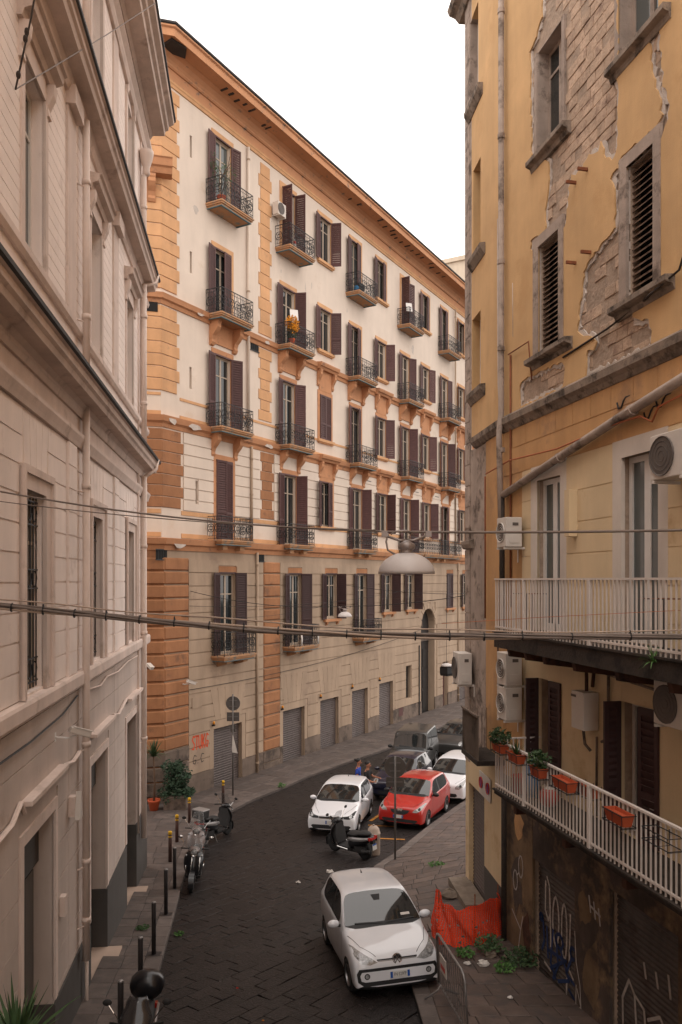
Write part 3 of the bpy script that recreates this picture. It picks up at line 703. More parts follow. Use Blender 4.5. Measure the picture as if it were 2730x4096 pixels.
# chips of fallen plaster (shallow, ragged)
def chip(root, s, z, w, h, o, m='r_edge', seed=0, mtx=None):
    rr = random.Random(seed); n = 11
    pts = [(s+w*.5*math.cos(2*math.pi*i/n)*rr.uniform(.55, 1.1), z+h*.5*math.sin(2*math.pi*i/n)*rr.uniform(.55, 1.1)) for i in range(n)]
    return MB().prism(pts, 'y', -o-.004, -o+.01).out('bare_patch', m, root, mtx=mtx)
for i, (s, z, w, h, o) in enumerate(((2.1,22.85,.35,.4,0), (5.3,19.9,.28,.75,0), (11.2,22.6,.1,.4,0), (10.6,22.3,.08,.5,0), (8.4,22.4,.12,.2,0), (23.6,22.4,.35,.7,0), (14.9,22.4,.1,.3,0), (1.7,13.72,1.0,.3,.27), (.4,13.75,.6,.35,.27), (7.0,13.7,.8,.22,.27), (7.0,18.55,.4,.2,.18), (2.2,18.5,.6,.16,.16), (.6,8.85,.9,.3,BO+.2))):
    chip(mb_root, s, z, w, h, o, seed=i)
def strokes(root, name, paths, m, w, y, mtx=None):
    """brush strokes sprayed on a wall: flat ribbons a few mm proud"""
    b = MB()
    for pts in paths:
        for p, q in zip(pts, pts[1:]):
            d = V((q[0]-p[0], q[1]-p[1])); l = d.length or 1; n = V((-d.y, d.x))/l*w/2; d = d/l*w*.3
            b.add([(p[0]-n.x-d.x, y, p[1]-n.y-d.y), (q[0]-n.x+d.x, y, q[1]-n.y+d.y), (q[0]+n.x+d.x, y, q[1]+n.y+d.y), (p[0]+n.x-d.x, y, p[1]+n.y-d.y)], [(0,1,2,3)])
    return b.out(name, m, root, mtx=mtx)
def glyphs(txt, x, z, h, w):
    F = {'S': [(1,.9),(.5,1),(.1,.75),(.8,.4),(.6,.05),(0,.1)], 'T': [(0,1),(1,.95),(.5,.98),(.45,0)], 'U': [(0,1),(.1,.15),(.5,0),(.8,.2),(.85,1)],
         'K': [(.1,0),(.15,1),(.15,.45),(.9,1),(.3,.5),(.9,0)], 'G': [(1,.85),(.5,1),(.1,.6),(.2,.1),(.7,0),(.95,.4),(.5,.45)], 'C': [(.95,.9),(.4,1),(.05,.5),(.35,0),(.9,.1)], '.': [(.3,0),(.4,.06)]}
    out = []
    for i, ch in enumerate(txt):
        if ch in F: out.append([(x+i*w*1.12+p[0]*w, z+p[1]*h) for p in F[ch]])
    return out
strokes(mb_root, 'graffiti_tag', glyphs('STUKG', 1.5, .5, .56, .19), 'graf_orange', .06, -BO-.05)
strokes(mb_root, 'graffiti_tag', glyphs('G.C', 1.55, -.08, .36, .22), 'graf_black', .03, -BO-.05)
pl = MB().box(1.5, 2.1, -BO-.07, -BO-.01, 2.2, 2.65).out('street_plaque', 'm_cream_low', mb_root)
# the pale building seen over the far end of the roof
far = facade('far_building', 'pale building rising beyond the far end of the orange cornice', (16.0, 76), MA)
MB().box(-3, 14, 0, 10, -1.5, 37.6).out('wall', 'far_wall', far)
MB().box(-3.2, 14.2, -.2, 10.2, 37.6, 38.0).out('parapet', 'far_wall', far)
w = MB().box(1, 2, -.02, .1, 35, 37).out('window', 'glass', far)
# ------------------------------------------------------------------ pale pink building on the left
LA = math.atan2(1, -.1177)
lb = facade('left_building', 'pale pink stucco building with heavy cornices and drainpipes on the left', (-2.885, 0), LA)
S0, S1 = 3.5, 22.85
WX = [10.28, 14.68, 19.02]; WW = 1.05
WX0 = [5.9] + WX
GD = [(5.8, 7.5), (10.25, 11.94), (14.65, 16.4), (19.03, 20.7)]
h1 = [(x, x+WW, 5.95, 8.63) for x in WX0]; h2 = [(x, x+WW, 11.75, 14.22) for x in WX0]; h3 = [(x, x+WW, 16.6, 19.0) for x in WX0]
hg = [(a, c, -1.5, 4.04) for a, c in GD]
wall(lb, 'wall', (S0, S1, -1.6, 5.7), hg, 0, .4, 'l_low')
wall(lb, 'wall', (S0, S1, 5.7, 10.4), h1, 0, .4, 'l_wall')
wall(lb, 'wall', (S0, S1, 10.4, 15.4), h2, 0, .4, 'l_wall')
wall(lb, 'wall', (S0, S1, 15.4, 19.9), h3, 0, .4, 'l_wall')
# the front runs on behind the viewer
MB().box(-26, S0, 0, 9, -1.6, 20.1).out('wall', 'l_wall', lb)
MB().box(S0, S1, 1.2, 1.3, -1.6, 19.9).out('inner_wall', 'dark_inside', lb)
MB().box(S1-.4, S1, .4, 9, -1.6, 19.9).out('end_wall', 'l_wall', lb)
MB().box(S0, S1, .4, 9, 19.9, 20.1).out('roof', 'gutter', lb)
PIL = [(8.3, 8.9), (12.7, 13.3), (17.08, 17.68), (21.45, 22.05)]
for z0, z1 in ((5.9, 9.65), (11.75, 15.2), (15.95, 19.5)):
    for a, c in PIL: MB().box(a, c, -.05, .02, z0, z1).out('pilaster', 'l_trim' if z0 > 11 else 'l_wall', lb)
# rustication blocks
def rustL(z0, z1, step, holes, gap, pr, cuts, m='l_block'):
    n = round((z1-z0)/step); st = (z1-z0)/n
    for i in range(n):
        for e0, e1 in zip(cuts, cuts[1:]):
            for r in sub_rects((e0+gap, e1-gap, z0+i*st+gap, z0+(i+1)*st-gap), holes):
                if (r[1]-r[0]) > .05 and r[3]-r[2] > .05: MB().box(r[0], r[1], -pr, .02, r[2], r[3]).out('stucco_block', m, lb)
cuts = [S0] + [v for p in PIL for v in p] + [S1]
pilh = [(a, c, 0, 20) for a, c in PIL]
rustL(5.92, 9.66, .385, [(x-.2, x+WW+.36, 5.8, 8.92) for x in WX0] + [(x-.06, x+WW+.22, 8.9, 9.62) for x in WX0], .012, .02, cuts)
for a, c in PIL: rustL(5.92, 9.66, .385, [], .012, .065, [a, c])
rustL(11.78, 15.2, .188, [(x-.1, x+WW+.1, 11.7, 14.75) for x in WX0] + pilh, .006, .012, cuts)
rustL(15.95, 19.5, .188, [(x-.2, x+WW+.2, 16.5, 19.3) for x in WX0] + pilh, .006, .012, cuts)
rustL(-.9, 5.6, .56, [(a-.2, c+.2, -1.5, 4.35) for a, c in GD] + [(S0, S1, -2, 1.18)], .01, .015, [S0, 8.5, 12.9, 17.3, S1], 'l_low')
for x in WX0:                                                         # fanned blocks over the first-floor windows
    for q in (-1.5, -.5, .5, 1.5):
        c = x+WW/2+.08+q*.29; c2 = x+WW/2+.08+q*.33
        MB().prism([(c-.135, 8.95), (c+.135, 8.95), (c2+.155, 9.63), (c2-.155, 9.63)], 'y', -.02, .02).out('voussoir', 'l_block', lb)
# mouldings
def lc(name, prof, m, e=S1+.02): return MB().sweep(prof, S0, e).out(name, m, lb)
lc('sill_band', [(-.02,5.66), (.1,5.66), (.12,5.7), (.12,5.86), (.1,5.9), (-.02,5.92)], 'l_trim')
lc('moulding', [(-.02,9.68), (.06,9.68), (.08,9.74), (.12,9.84), (.12,9.9), (-.02,9.92)], 'l_trim')
lc('frieze', [(-.02,9.92), (.03,9.92), (.03,10.2), (-.02,10.2)], 'l_trim')
lc('cornice', [(-.02,10.2), (.07,10.2), (.1,10.28), (.1,10.34), (.16,10.4), (.34,10.42), (.36,10.5), (.4,10.54), (.4,10.64), (.44,10.66), (-.02,10.72)], 'l_cornice', 22.3)
lc('gutter_edge', [(.3,10.7), (.44,10.665), (.47,10.69), (.47,10.75), (.3,10.76)], 'gutter', 22.35)
lc('moulding', [(-.02,11.56), (.05,11.56), (.09,11.62), (.09,11.72), (-.02,11.75)], 'l_trim')
lc('moulding', [(-.02,15.2), (.06,15.2), (.1,15.3), (-.02,15.3)], 'l_trim')
lc('cornice', [(-.02,15.3), (.1,15.3), (.13,15.42), (.34,15.44), (.36,15.54), (.4,15.58), (.4,15.68), (.44,15.7), (-.02,15.76)], 'l_cornice', 22.2)
lc('gutter_edge', [(.3,15.74), (.44,15.705), (.47,15.73), (.47,15.79), (.3,15.8)], 'gutter', 22.25)
lc('moulding', [(-.02,19.2), (.08,19.2), (.12,19.3), (.12,19.4), (.2,19.5), (.2,19.6), (-.02,19.6)], 'l_trim')
lc('cornice', [(-.02,19.6), (.22,19.6), (.28,19.7), (.6,19.72), (.62,19.84), (.7,19.88), (.72,19.98), (.84,20.04), (.86,20.12), (-.02,20.2)], 'l_cornice', 22.1)
lc('gutter_edge', [(.7,20.16), (.86,20.125), (.9,20.15), (.9,20.22), (.7,20.24)], 'gutter', 22.15)
for a, c in PIL[1:3]:
    MB().box(a-.03, c+.03, -.17, .0, 15.0, 15.3).out('corbel', 'l_trim', lb)
# windows
def grille(b, w, h):
    for k in range(7): b.tube([(.06+k*(w-.12)/6, 0, .02), (.06+k*(w-.12)/6, 0, h-.02)], .011, 4)
    for z in (.1, .42, h*.52, h*.52+.26, h-.4, h-.08): b.tube([(0, 0, z), (w, 0, z)], .014, 4)
    for z in (.26, h*.52+.13, h-.24):
        for k in range(4): ring(b, (.15+k*(w-.3)/3, 0, z), .11, 'x', .011, 8)
for x in WX0:
    wm_, gm = win_mesh(WW, 2.68, 'frame_cream')
    w = obj('window', wm_, lb, (x, .15, 5.95)); obj('pane', gm, w)
    b = MB(); grille(b, WW, 2.66); b.out('grille', 'iron', w, loc=(0, -.07, 0))
    f = MB()
    for a, c, z0, z1, y in ((-.18,0,-.03,2.95,-.05), (WW,WW+.34,-.03,2.95,-.05), (0,WW,2.68,2.95,-.05), (-.18,-.1,-.03,2.98,-.09), (WW+.26,WW+.34,-.03,2.98,-.09), (-.1,WW+.26,2.88,2.98,-.09)): f.box(a, c, y-.15, -.13, z0, z1)
    f.out('surround', 'l_trim', w)
    wm_, gm = win_mesh(WW, 2.47, 'frame_white')
    w = obj('window', wm_, lb, (x, .19, 11.75)); obj('pane', gm, w)
    f = MB().box(-.14, 0, -.23, -.18, 0, 2.6).box(WW, WW+.14, -.23, -.18, 0, 2.6).box(0, WW, -.23, -.18, 2.47, 2.75).box(-.1, WW+.1, -.25, -.18, -.03, .0); f.out('surround', 'l_trim', w)
    MB().sweep([(.19,2.75), (.27,2.75), (.3,2.84), (.4,2.88), (.42,2.98), (.46,3.0), (.19,3.05)], -.3, WW+.3).out('hood', 'l_cornice', w)
    for q in (-.14, WW+.14): MB().sweep([(.19,2.75), (.34,2.75), (.32,2.6), (.24,2.42), (.26,2.3), (.19,2.28)], q-.08, q+.08).out('bracket', 'l_trim', w)
    wm_, gm = win_mesh(WW, 2.4, 'frame_white')
    w = obj('window', wm_, lb, (x, .25, 16.6)); obj('pane', gm, w)
    f = MB().box(-.16, 0, -.31, -.24, 0, 2.5).box(WW, WW+.16, -.31, -.24, 0, 2.5)
    n = 10
    for k in range(n):
        a0, a1 = math.pi*k/n, math.pi*(k+1)/n; q = lambda a, r: (WW/2 + (WW/2+r)*math.cos(a), 2.36+(.3+r)*math.sin(a))
        (ax, az), (bx, bz), (cx2, cz), (dx, dz) = q(a0, 0), q(a1, 0), q(a1, .16), q(a0, .16)
        f.hexa([(ax,-.33,az),(bx,-.33,bz),(cx2,-.33,cz),(dx,-.33,dz),(ax,-.24,az),(bx,-.24,bz),(cx2,-.24,cz),(dx,-.24,dz)])
    f.out('surround', 'l_trim', w)
# ground-floor doors, ledges, dado, thresholds
for a, c in GD:
    d = MB().box(a, c, .3, .36, -1.5, 4.04).out('door', 'door_dark', lb)
    MB().box(a+.05, c-.05, .2, .29, 3.3, 4.04).out('shutter_box', 'l_dado', d)
    MB().box(a+.1, a+.55, .26, .3, -1.2, 3.2).out('door_leaf', 'glass', d); MB().box(c-.55, c-.1, .26, .3, -1.2, 3.2).out('door_leaf', 'glass', d)
    MB().box(a-.14, a, -.035, .02, 1.2, 4.2).box(c, c+.14, -.035, .02, 1.2, 4.2).box(a, c, -.035, .02, 4.04, 4.2).out('door_surround', 'l_trim', lb)
    l = MB().box(a-.1, c+.3, -.16, .01, 4.58, 4.64).out('door_ledge', 'l_trim', lb)
    gy = G(c)
    MB().box(a, c, -.32, .3, gy-.2, gy+.17).out('threshold', 'marble', lb)
for r in sub_rects((S0, S1, -1.6, 1.14), [(a, c, -2, 4) for a, c in GD]): MB().box(r[0], r[1], -.03, .02, r[2], r[3]).out('dado', 'l_dado', lb)
for a, c in GD:
    for x in (a, c): MB().box(x-.02, x+.005, -.031, .28, -1.5, 1.14).out('dado', 'l_dado', lb)
# pipes
def lpipe(s, o, z0, z1, r, m='l_pipe', collars=()):
    p = MB().tube([(s, -o, z1), (s, -o, z0)], r, 10).out('downpipe', m, lb, True)
    for z in collars:
        MB().tube([(s, -o, z), (s, -o, z+.09)], r*1.22, 10).out('pipe_collar', m, p, True)
        MB().tube([(s-.18, 0, z-.05), (s-.0, -o, z-.05)], .014, 5).out('pipe_bracket', m, p)
    return p
lpipe(13.7, .13, .95, 10.4, .064, collars=(9.0, 6.9, 4.6, 2.6, 1.6)); lpipe(13.7, .13, 10.8, 15.3, .064, collars=(14.2, 11.9)); lpipe(13.7, .13, 15.8, 19.6, .064, collars=(18,))
lpipe(13.9, .1, -.2, .95, .03, 'l_pipe')
lpipe(21.3, .14, .6, 10.2, .075, collars=(8.3, 6.0, 3.2)); lpipe(21.3, .14, 10.8, 15.3, .075, collars=(14.4, 12.1)); p = lpipe(21.3, .14, 15.8, 18.2, .07, collars=(17.3,))
MB().lathe([(.07,18.2), (.1,18.25), (.09,18.4), (.16,18.6), (.19,18.75), (.19,18.85), (.1,18.87)], (21.3, -.2, 0), 12).out('hopper', 'l_pipe', p, True)
lpipe(20.72, .07, .9, 10.3, .028, collars=()); lpipe(20.72, .07, 10.8, 15.2, .022)
MB().tube([(21.8, -.44, 10.72), (21.7, -.4, 10.45), (21.35, -.16, 10.2)], .05, 8).out('swan_neck', 'l_pipe', lb, True)
MB().tube([(21.8, -.44, 15.76), (21.7, -.4, 15.5), (21.35, -.16, 15.3)], .05, 8).out('swan_neck', 'l_pipe', lb, True)
b = MB().tube([(14.3, -.05, 5.5), (15.4, -.06, 5.42), (16.2, -.05, 5.5), (17.5, -.06, 5.45), (19, -.05, 5.52), (20.6, -.06, 5.5)], .02, 5); b.out('wall_cable', 'l_trim', lb)
MB().tube([(8.5, -.05, 5.35), (10.5, -.05, 5.33), (12.3, -.05, 5.38), (13.4, -.05, 5.52)], .014, 5).out('wall_cable', 'cable_black', lb)
MB().tube([(8.5, -.06, 4.45), (9.6, -.06, 4.5), (10.0, -.06, 4.66), (10.15, -.06, 4.5)], .035, 6).out('wall_cable', 'l_trim', lb)
MB().tube([(12.3, -.06, 4.6), (13.0, -.06, 4.5), (13.5, -.06, 4.55)], .035, 6).out('wall_cable', 'l_trim', lb)
MB().tube([(16.9, -.06, 4.6), (17.6, -.06, 4.5), (18.7, -.06, 4.66)], .035, 6).out('wall_cable', 'l_trim', lb)
MB().box(12.25, 12.4, -.1, 0, 2.3, 2.6).out('junction_box', 'l_trim', lb)
chip(lb, 13.0, 5.3, .7, .22, .004, 'r_edge', 5); chip(lb, 12.6, 5.05, .25, .18, .004, 'r_edge', 6)
# ------------------------------------------------------------------ peeling yellow building on the right
RA = math.atan2(-1, .2134)
rb = facade('right_building', 'peeling yellow building with bare tuff patches, white balconies and graffitied shutters on the right', (7.0, 0), RA)
BT = Matrix.Translation((-17.08, 0, 0)) @ Matrix.Rotation(rad(-6.68), 4, 'Z')
E0, E1 = -17.08, -6.2
RD = {'w': [(-15.53,-14.55,15.5,17.5), (-12.69,-11.64,15.5,17.6), (-9.6,-8.6,15.5,17.6)], 'l': [(-15.44,-14.62,11.7,13.75), (-12.44,-11.75,11.7,13.75), (-9.4,-8.6,11.7,13.75)],
      'd': [(-15.5,-14.57,6.5,9.33), (-12.59,-11.64,6.5,9.33), (-9.4,-8.5,6.5,9.33)], 'e': [(-15.42,-14.54,3.58,5.6), (-12.6,-11.62,3.58,5.58), (-9.4,-8.5,3.58,5.58)],
      'g': [(-15.7,-14.06,-.4,2.1), (-12.94,-11.19,-.4,2.55), (-9.8,-8.0,-.4,2.55)]}
allh = [h for k in RD for h in RD[k]]
wall(rb, 'core_wall', (E0, E1, -.5, 21.9), allh, .02, .4, 'tuff_mortar')
MB().box(E1, 24, -.04, 9, -.5, 22.0).out('wall', 'r_yellow', rb)          # the front runs on behind the viewer
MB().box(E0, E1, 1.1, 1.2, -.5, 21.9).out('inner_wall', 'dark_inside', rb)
def inpoly(p, poly):
    x, y = p; c = False; n = len(poly)
    for i in range(n):
        x0, y0 = poly[i]; x1, y1 = poly[i-1]
        if (y0 > y) != (y1 > y) and x < (x1-x0)*(y-y0)/(y1-y0)+x0: c = not c
    return c
def rough(poly, step, amp, seed, inset=0):
    rr = random.Random(seed); out = []; n = len(poly); area = sum(poly[i-1][0]*poly[i][1]-poly[i][0]*poly[i-1][1] for i in range(n)); sg = 1 if area > 0 else -1
    for i in range(n):
        a, c = V(poly[i]), V(poly[(i+1) % n]); d = c-a; k = max(1, int(d.length/step)); nn = V((-d.y, d.x)).normalized()*sg
        for j in range(k): p = a + d*(j/k) + nn*(inset+rr.uniform(-amp, amp)) + d.normalized()*rr.uniform(-amp, amp)*.5; out.append((p.x, p.y))
    return out
P1 = [(-15.3,22.2), (-15.26,18.9), (-15.3,18.04), (-15.62,17.77), (-15.81,17.72), (-15.75,15.58), (-15.02,15.18), (-15.05,14.68), (-15.17,14.33), (-15.17,13.93), (-15.75,14.01), (-15.81,13.86), (-15.38,13.69), (-14.42,13.68), (-14.31,13.95), (-14.26,14.3), (-14.18,14.48), (-13.86,14.41), (-13.66,14.53), (-13.29,14.44), (-13.21,14.56), (-13.07,14.22), (-12.9,14.1), (-12.73,14.16), (-12.69,15.13), (-12.84,15.43), (-12.69,15.49), (-12.73,16.66), (-12.8,22.2)]
P2 = [(-11.91,15.48), (-11.64,15.37), (-11.61,15.09), (-11.54,14.81), (-11.54,14.52), (-11.39,14.06), (-11.4,13.89), (-11.57,13.71), (-11.71,13.72), (-12.5,13.8), (-12.7,13.93), (-12.57,13.98), (-11.64,13.98), (-11.57,14.05), (-11.63,14.39), (-11.78,14.71), (-11.82,15.02)]
P3 = [(-12.75,13.9), (-12.9,13.8), (-12.8,13.49), (-12.8,13.01), (-13.03,12.92), (-13.39,12.83), (-13.76,12.65), (-13.81,12.33), (-13.93,12.0), (-13.98,11.69), (-13.43,11.44), (-13.36,11.36), (-13.43,11.26), (-13.66,11.3), (-13.7,10.86), (-11.82,10.82), (-11.78,11.05), (-11.89,11.26), (-12.22,11.35), (-12.39,11.65), (-12.39,13.63)]
P4 = [(-16.3,10.89), (-16.27,11.31), (-16.07,11.41), (-15.71,11.41), (-14.47,11.32), (-14.39,11.12), (-14.47,10.89)]
PATCH = [P1, P2, P3, P4]
def plaster(name, rect, holes, polys, y0, y1, m, mtx=None):
    a, c, d, e = rect; pts = []; edges = []
    def loop(ps):
        o = len(pts); pts.extend(V(p) for p in ps); edges.extend((o+i, o+(i+1) % len(ps)) for i in range(len(ps)))
    loop([(a, d), (c, d), (c, e), (a, e)])
    for h in holes: loop([(h[0], h[2]), (h[1], h[2]), (h[1], h[3]), (h[0], h[3])])
    for p in polys: loop([(min(max(q[0], a+.003), c-.003), min(max(q[1], d+.003), e-.003)) for q in p])
    vv, _, ff, *_ = delaunay_2d_cdt(pts, edges, [], 0, 1e-5)
    keep = []
    for f in ff:
        x = sum(vv[i].x for i in f)/len(f); z = sum(vv[i].y for i in f)/len(f)
        if not (a < x < c and d < z < e) or any(h[0] < x < h[1] and h[2] < z < h[3] for h in holes) or any(inpoly((x, z), p) for p in polys): continue
        keep.append(tuple(f))
    n = len(vv); ed = {}
    for f in keep:
        for i in range(len(f)): k = (f[i], f[(i+1) % len(f)]); ed[k] = ed.get(k, 0)+1
    sides = [(i, j, j+n, i+n) for (i, j) in ed if (j, i) not in ed]
    # outward is -y: flip winding so normals face the street
    MB().add([(v.x, y0, v.y) for v in vv] + [(v.x, y1, v.y) for v in vv], keep + sides).out(name, m, rb, mtx=mtx)
up = RD['w'] + RD['l']
plaster('render_coat', (E0, E1, 10.8, 21.9), up, [rough(p, .07, .045, 50+i, .06) for i, p in enumerate(PATCH)], -.012, .02, 'r_edge')
plaster('yellow_plaster', (E0, E1, 10.8, 21.9), up, [rough(p, .08, .035, 20+i, 0) for i, p in enumerate(PATCH)], -.04, -.012, 'r_yellow')
# bare tuff blocks in the fallen patches
rr = random.Random(3); nb_ = 0
z = 10.8
while z < 21.8:
    h = .195; s = E0 + rr.uniform(0, .3)
    while s < -11.2:
        w = rr.uniform(.24, .36); c = (s+w/2, z+h/2)
        if any(inpoly((c[0]+dx, c[1]+dz), p) for p in PATCH for dx in (-.12, .12) for dz in (-.08, .08)) and not any(q[0]-.02 < s+w and q[1]+.02 > s and q[2]-.02 < z+h and q[3]+.02 > z for q in up):
            y = rr.uniform(-.006, .014)
            if rr.random() > (.95 if -14.5 < c[0] < -12.8 and c[1] > 14.6 else .45): s += w; continue
            MB().bbox(s+.005, s+w-.005, y, .06, z+.005, z+h-.005, .008).out('tuff_block', 'tuff', rb); nb_ += 1
        s += w
    z += h
# lower storeys: plaster in courses
def courses(zs, holes, m, a, c, proud=.04, cuts=None, name='plaster_course'):
    for z0, z1 in zip(zs, zs[1:]):
        ee = [a] + [x for x in (cuts or []) if a < x < c] + [c]
        for e0, e1 in zip(ee, ee[1:]):
            for r in sub_rects((e0, e1, z0+.008, z1-.008), holes):
                if r[1]-r[0] > .06 and r[3]-r[2] > .06: MB().box(r[0], r[1], -proud, .05, r[2], r[3]).out(name, m, rb)
wall(rb, 'yellow_plaster', (E0, E1, 9.6, 10.7), [], -.032, .02, 'r_low')
wall(rb, 'yellow_plaster', (E0, -16.15, 3.4, 9.6), [], -.032, .02, 'r_low')
wall(rb, 'cream_plaster', (-16.15, E1, 3.4, 9.6), RD['d'] + RD['e'], -.032, .02, 'r_cream')
for s in [-16.6 + .62*i for i in range(17)]: MB().box(s, s+.605, -.042, 0, 10.14, 10.54).out('voussoir', 'r_low', rb)
courses([9.6, 10.13], [], 'r_low', E0, E1, .042, [-16.2, -15.8, -15.4, -15, -14.6, -14.1, -13.5, -13.1, -12.7, -12.3, -11.9, -11.5, -11.1])
courses([6.4, 6.83, 7.37, 7.91, 8.45, 8.99, 9.59], [(a-.25, c+.23, 6, 9.62) for a, c, _, _ in RD['d']], 'r_cream', -16.15, E1, .043)
MB().sweep([(0,10.5), (.06,10.52), (.1,10.6), (.16,10.66), (.17,10.78), (.1,10.84), (0,10.86)], E0, E1).out('string_course', 'r_sill', rb)
# windows with stone surrounds and sills
def stone_sill(p, s0, s1, z, y=0, d=.17):
    return MB().sweep([(-.02,z-.2), (.05,z-.2), (.08,z-.12), (d-.03,z-.1), (d,z-.08), (d,z), (-.02,z+.02)], s0, s1).out('sill', 'r_sill', p)
for i, (a, c, z0, z1) in enumerate(RD['w']):
    wm_, gm = win_mesh(c-a, z1-z0, 'r_stone'); w = obj('window', wm_, rb, (a, .24, z0)); obj('pane', gm, w)
    MB().box(-.12, 0, -.27, -.22, 0, z1-z0).box(c-a, c-a+.1, -.27, -.22, 0, z1-z0).out('surround', 'r_stone', w)
    MB().box(-.002, .02, -.25, -.03, 0, z1-z0).box(c-a-.02, c-a+.002, -.25, -.03, 0, z1-z0).box(0, c-a, -.25, -.03, z1-z0-.02, z1-z0+.002).out('reveal', 'r_stone', w)
    stone_sill(rb, a-.2, c+.3, z0-.02)
for i, (a, c, z0, z1) in enumerate(RD['l']):
    w = obj('louvre_window', MB().box(0, c-a, .1, .14, 0, z1-z0).mesh('louvre_window', 'dark_inside'), rb, (a, .1, z0))
    n = 21
    sm = MB().add([(0,-.05,-.035), (c-a,-.05,-.035), (c-a,.05,.045), (0,.05,.045), (0,-.05,-.055), (c-a,-.05,-.055), (c-a,.05,.025), (0,.05,.025)], [(0,1,2,3),(7,6,5,4),(0,4,5,1),(2,6,7,3),(0,3,7,4),(1,5,6,2)]).mesh('slat', 'slat_grey')
    for k in range(n): obj('slat', sm, w, (0, 0, (k+.5)*(z1-z0)/n))
    MB().box(-.2, 0, -.16, -.1, -.02, z1-z0+.2).box(c-a, c-a+.17, -.16, -.1, -.02, z1-z0+.2).box(0, c-a, -.16, -.1, z1-z0, z1-z0+.2).out('surround', 'r_stone', w)
    stone_sill(rb, a-.3, c+.5, z0-.03, 0, .2)
for i, (a, c, z0, z1) in enumerate(RD['d']):
    w = obj('balcony_door', MB().box(0, .09, -.03, .05, 0, z1-z0).box(c-a-.09, c-a, -.03, .05, 0, z1-z0).box(.09, c-a-.09, -.03, .05, z1-z0-.09, z1-z0).box((c-a)/2-.08, (c-a)/2+.08, -.02, .05, 0, z1-z0-.09).box(.09, c-a-.09, -.02, .04, 0, .14).mesh('balcony_door', 'frame_white'), rb, (a, .12, z0))
    MB().box(.09, (c-a)/2-.08, .0, .012, .14, z1-z0-.09).out('pane', 'glass_pale', w); MB().box((c-a)/2+.08, c-a-.09, .0, .012, .14, z1-z0-.09).out('pane', 'glass_pale', w)
    MB().box(-.25, 0, -.165, -.1, 0, z1-z0+.28).box(c-a, c-a+.23, -.165, -.1, 0, z1-z0+.28).box(0, c-a, -.165, -.1, z1-z0, z1-z0+.28).out('surround', 'r_white_plaster', w)
for i, (a, c, z0, z1) in enumerate(RD['e']):
    w = obj('shuttered_door', MB().box(0, .07, -.03, .05, 0, z1-z0).box(c-a-.07, c-a, -.03, .05, 0, z1-z0).box(.07, c-a-.07, -.03, .05, z1-z0-.08, z1-z0).box((c-a)/2-.05, (c-a)/2+.05, -.02, .05, 0, z1-z0-.08).mesh('shuttered_door', 'frame_white'), rb, (a, .18, z0))
    MB().box(.07, (c-a)/2-.05, .0, .012, 0, z1-z0-.08).out('pane', 'glass_pale', w); MB().box((c-a)/2+.05, c-a-.07, .0, .012, 0, z1-z0-.08).out('pane', 'glass', w)
    lm = leaf_mesh((c-a)*.44, z1-z0, 'shutter_dark')
    obj('shutter', leaf_mesh((c-a)*.28, z1-z0, 'shutter_dark'), w, (0, -.23, 0), (0, 0, -rad(92))); obj('shutter', leaf_mesh((c-a)*.28, z1-z0, 'shutter_dark'), w, (-.02, -.23-(c-a)*.28, 0), (0, 0, rad(84)))
    obj('shutter', lm, w, (c-a, -.23, 0), (0, 0, math.pi + rad(5))); MB().box(.08, (c-a)/2-.06, .02, .03, 0, z1-z0-.08).out('curtain', 'frame_white', w)
# balconies with white bars
def bar_balcony(name, a, c, z, d, h, thick, m):
    o = obj(name, MB().box(a, c, -d, .02, z-thick, z-.03).box(a-.02, c, -d-.03, .02, z-.03, z).mesh(name, m), rb)
    bm_ = MB().box(-.008, .008, -.011, .011, 0, h).mesh('baluster', 'white_paint')
    n = int((c-a)/.105)
    for k in range(n+1): obj('baluster', bm_, o, (a+.02+k*(c-a-.04)/n, -d+.03, z))
    for k in range(1, 8): obj('baluster', bm_, o, (a+.02, -d+.03+k*d/8, z))
    MB().box(a, c, -d+.005, -d+.055, z+h, z+h+.03).out('handrail', 'white_paint', o); MB().box(a, a+.04, -d+.055, 0, z+h, z+h+.03).out('handrail', 'white_paint', o)
    MB().box(a, c, -d+.015, -d+.045, z+.06, z+.09).out('bottom_rail', 'white_paint', o)
    for k in range(4): MB().box(a+1.2+k*2.2, a+1.26+k*2.2, -d+.0, -d+.06, z, z+h).out('rail_post', 'white_paint', o)
    return o
b_up = bar_balcony('balcony', -15.45, E1, 6.5, .93, .95, .3, 'slab_dark')
b_lo = bar_balcony('balcony', -15.45, E1, 3.56, .93, .9, .1, 'slab_dark')
for s in (-15.0, -14.3, -13.6, -12.6, -11.4, -10.2): MB().sweep([(0,6.18), (.85,6.18), (.82,6.06), (.2,5.98), (0,5.96)], s-.05, s+.05).out('bracket', 'beam_rust', b_up)
MB().tube([(-15.3, -.5, 3.36), (E1, -.5, 3.36)], .09, 8).out('beam', 'beam_rust', b_lo)
for s in (-14.7, -12.9, -11.2, -9.5): MB().box(s-.06, s+.06, -.85, 0, 3.28, 3.46).out('bracket', 'beam_rust', b_lo)
